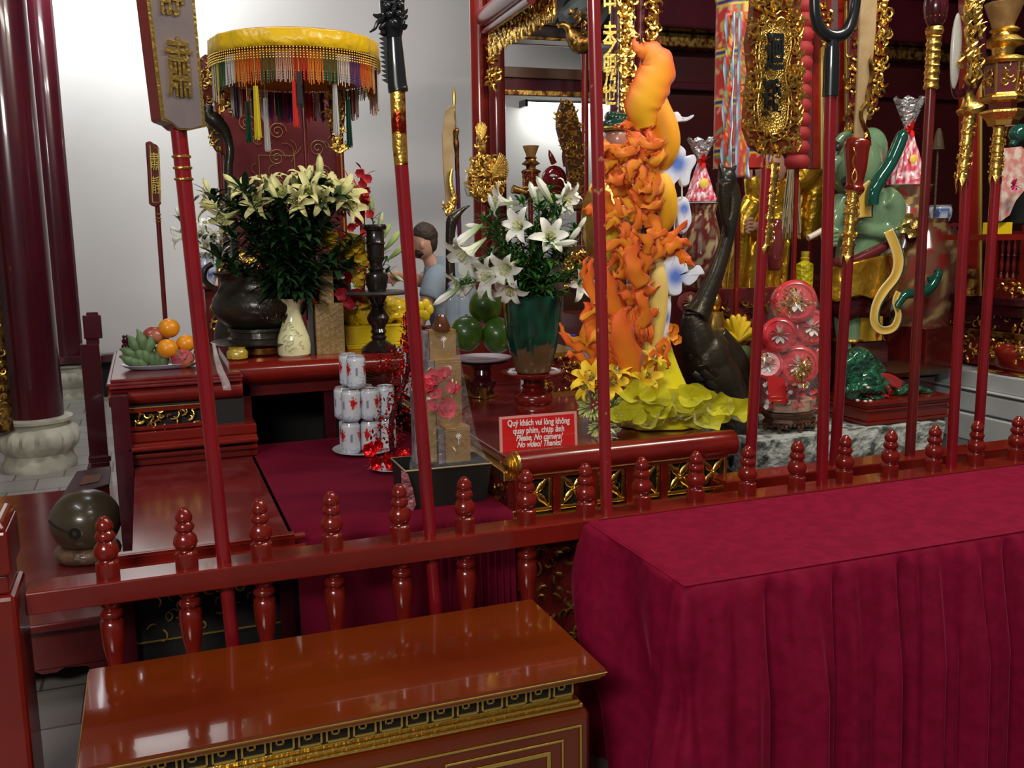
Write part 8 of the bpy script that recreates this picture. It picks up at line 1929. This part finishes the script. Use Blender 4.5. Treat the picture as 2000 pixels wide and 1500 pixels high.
# ================================================================== blue bowl, pink package, right edge things
Ybw = 4.5; o_ = P(1835, 434, Ybw); mb = MB(); n = 28; vs = []; cs = []; s = S(1835, 430, Ybw)
for h, r in ((0, 14), (2, 18), (12, 22), (24, 22), (30, 20), (32, 22), (33, 18)):
    for i in range(n): a = 2*pi*i/n; vs.append(o_+V((r*s*cos(a), r*s*sin(a), h*s))); cs.append((.06, .11, .35) if 3 < h < 28 and noise.noise(V((cos(a)*2.6, sin(a)*2.6, h*.12))) > 0 else (.6, .66, .74))
mb.add(vs, [(k*n+i, k*n+(i+1) % n, (k+1)*n+(i+1) % n, (k+1)*n+i) for k in range(6) for i in range(n)]+[tuple(range(n-1, -1, -1))], cs); one('blue_white_bowl', mb, vcg, 'blue and white porcelain jar right of the knobbed pole on a pierced stand', 'jar', loc=o_)
mb = MB(); a, b = P(1815, 505, Ybw), P(1856, 436, Ybw); mb.box((a.x-.03, Ybw-.08, b.z-.02), (b.x+.03, Ybw+.2, b.z-.002)); mb.box((a.x-.02, Ybw-.06, a.z-.02), (a.x+.01, Ybw-.03, b.z)); mb.box((b.x-.01, Ybw-.06, a.z-.02), (b.x+.02, Ybw-.03, b.z)); mb.box((a.x-.03, Ybw-.08, a.z-.04), (b.x+.03, Ybw+.2, a.z-.0)); curls(mb, lambda u, v, h: V((a.x+(b.x-a.x)*u, Ybw-.05-h, a.z+(b.z-a.z)*v)), 30, .05, .005, rr); one('pierced_stand', mb, lacb, 'dark red pierced wooden stand under the blue and white jar', 'stand', smooth=False)
Yz = 3.55
mb = MB(); pts = [(1958, 290), (1995, 286), (2010, 300), (2010, 360), (1984, 392), (1972, 420), (1955, 432)]; mb.prism([P(x, y, Yz) for x, y in pts], (0, .03, 0)); one('pink_paper_fan', mb, mat('pink_marbled', (.60, .22, .20), .5, mix=(.70, .60, .52), mscale=26), 'pink and white patterned wrapped parcel right of the lantern pole', 'parcel', smooth=False)
mb = MB(); c = P(1980, 362, Yz-.04); 
for i in range(12): blade(mb, c, V((cos(i*.52), -.5, sin(i*.52))), .035, .02, rr, 0, col=(.65, .05, .22))
one('magenta_bloom', mb, vcf, 'magenta bloom at the right edge beside the lantern pole', 'flower', ang=180)
mb = MB(); a, b = P(1948, 458, Yz), P(1985, 434, Yz); mb.box((a.x, Yz+.02, a.z), (b.x, Yz+.09, b.z)); one('yellow_carton', mb, yel, 'small bright yellow carton on the altar rail at the right edge', 'box', smooth=False, bevel=.002)
mb = MB(); mb.prism([P(x, y, Yz+.1) for x, y in ((1984, 360), (2010, 350), (2010, 436), (1960, 436))], (0, .02, 0)); one('black_parcel', mb, blk, 'black paper parcel behind the small yellow carton', 'parcel', smooth=False)
mb = MB(); mb.box((P(1940, 462, Yz).x, Yz, P(1940, 470, Yz).z), (P(2020, 462, Yz).x, Yz+.3, P(1940, 459, Yz).z)); one('rail_shelf', mb, lac, 'red shelf under the yellow carton at the right edge', 'shelf', smooth=False)
mb = MB(); mb.ball(P(1992, 262, Yz+.1), (.06, .05, .05), n=20, m=14); tpx(mb, Yz+.1, [(1975, 285, 7), (1985, 276, 9), (2000, 280, 9)], n=10); remesh(mb.build('x', bpy.data.materials['dark_green_glaze']), .006); x_ = bpy.data.objects['x']; x_.name = 'green_statue_head'; tag(x_, 'dark green glazed statue head cut by the right edge of the picture', 'statue')
# wicker hat / brown brush behind knobbed pole
mb = MB(); lpx(mb, 4.3, 1832, [(292, 12), (285, 11), (260, 6), (252, 3)], n=16); q = P(1832, 290, 4.3); mb.tube([(q.x, q.y, 0), tuple(q)], .006, n=6); one('woven_cone', mb, mat('wicker', (.10, .06, .03), .6, bump=.8, bscale=60), 'small woven brown cone beside the knobbed pole', 'ornament')
# ================================================================== VISITOR
Ym = 4.96; s = S(845, 500, Ym)
foot = P(880, 900, Ym+.1)
o = root('person', V((foot.x, Ym+.1, 0)), 'man with dark hair and beard in grey blue t-shirt leaning left behind the altar', 'person')
sh_m = mat('tshirt', (.22, .27, .33), .85, bump=.3, bscale=12, bdist=.03); jean = mat('dark_trousers', (.03, .035, .05), .8)
def mtube(mb, l, n=16, flat=1, k=4): tpx(mb, Ym, l, n=n, flat=flat, k=k)
mb = MB()   # body: neck, head, arms, hands in one skin
mb.ball(P(826, 474, Ym), V((23, 27, 33))*s, n=28, m=22)
mtube(mb, [(818, 484, 17), (817, 496, 12), (819, 502, 7)]); mtube(mb, [(804, 478, 3), (801, 485, 4), (804, 488, 3)], n=8)
mtube(mb, [(831, 490, 13), (838, 504, 13), (854, 535, 22)])
mtube(mb, [(846, 560, 18, -.16), (836, 582, 15, -.17), (829, 605, 12, -.2), (822, 630, 10, -.22)])
mtube(mb, [(845, 545, 17, .10), (825, 548, 14, .08), (800, 545, 11, .04), (785, 540, 9, .02), (775, 540, 11, .0)])
mtube(mb, [(775, 538, 11, 0), (768, 538, 9, 0), (763, 541, 6, 0)])
mb.ball(P(824, 479, Ym-.068), V((4, 3.5, 7))*s, n=10, m=8)
for i, (dx, dy) in enumerate(((-14, -4), (-16, 2), (-14, 7), (-10, 11))): mtube(mb, [(768, 538+i*1.5, 3.6), (768+dx*.6, 539+dy*.7+i, 3.2), (768+dx, 540+dy+i, 2.0)], n=8, k=3)
mtube(mb, [(774, 545, 3.6), (769, 553, 3.4), (766, 560, 2.4)], n=8, k=3)
mtube(mb, [(820, 632, 11, -.22), (815, 648, 9, -.23)])
for i in range(4): mtube(mb, [(817-3+i*3, 646, 3.2, -.23), (814-3+i*3, 658, 3, -.24), (813-2+i*3, 668-abs(i-1.5)*2, 2, -.23)], n=8, k=3)
mtube(mb, [(812, 642, 3.4, -.24), (806, 650, 3.2, -.25), (804, 657, 2.2, -.25)], n=8, k=3)
remesh(mb.build('body', skin, o), .0055, 3)
mb = MB(); mb.ball(P(830, 460, Ym), V((25, 29, 23))*s, n=28, m=20, dis=.08, fr=5); mb.ball(P(839, 473, Ym), V((15, 26, 22))*s, n=20, m=14, dis=.1, fr=5)
mtube(mb, [(812, 452, 8), (826, 446, 13), (842, 452, 12)]); mb.build('hair', mat('brown_hair', (.035, .022, .014), .7, bump=.8, bscale=50), o)
mb = MB(); mb.ball(P(818, 492, Ym), V((14, 21, 12))*s, n=20, m=14, dis=.15, fr=6); mb.build('beard', bpy.data.materials['brown_hair'], o)
mb = MB(); mb.col = (.01, .01, .01); mb.ball(P(807, 470, Ym-.05), V((2.4, 3, 2))*s, n=8, m=6); mb.build('eye', blackw, o)
mb = MB()
mtube(mb, [(838, 512, 16), (848, 522, 30), (864, 542, 44), (880, 580, 54), (890, 620, 52), (896, 660, 50), (898, 700, 48)], n=28, flat=.62)
mtube(mb, [(858, 535, 24, -.08), (850, 552, 25, -.14), (843, 570, 23, -.17), (838, 584, 21, -.18)]); mtube(mb, [(858, 538, 24, .06), (845, 546, 22, .10), (826, 549, 19, .09)])
remesh(mb.build('tshirt', sh_m, o), .008, 4)
mb = MB(); z1 = P(898, 700, Ym); 
mb.tube([z1+V((-.02, 0, .06)), z1+V((-.02, 0, -.1))], [.15, .16], n=20, flat=.75)
for sx in (-.085, .085): mb.tube([V((z1.x+sx*.8, Ym, z1.z-.05)), V((z1.x+sx-.01, Ym-.02, .50)), V((z1.x+sx+.02, Ym+.02, .08))], [.095, .07, .05], n=16)
remesh(mb.build('trousers', jean, o), .01, 3)
for sx in (-.085, .085):
    mb = MB(); mb.ball((z1.x+sx-.02, Ym-.02, .045), (.10, .05, .045), n=16, m=10); mb.build('shoe', blackw, o)
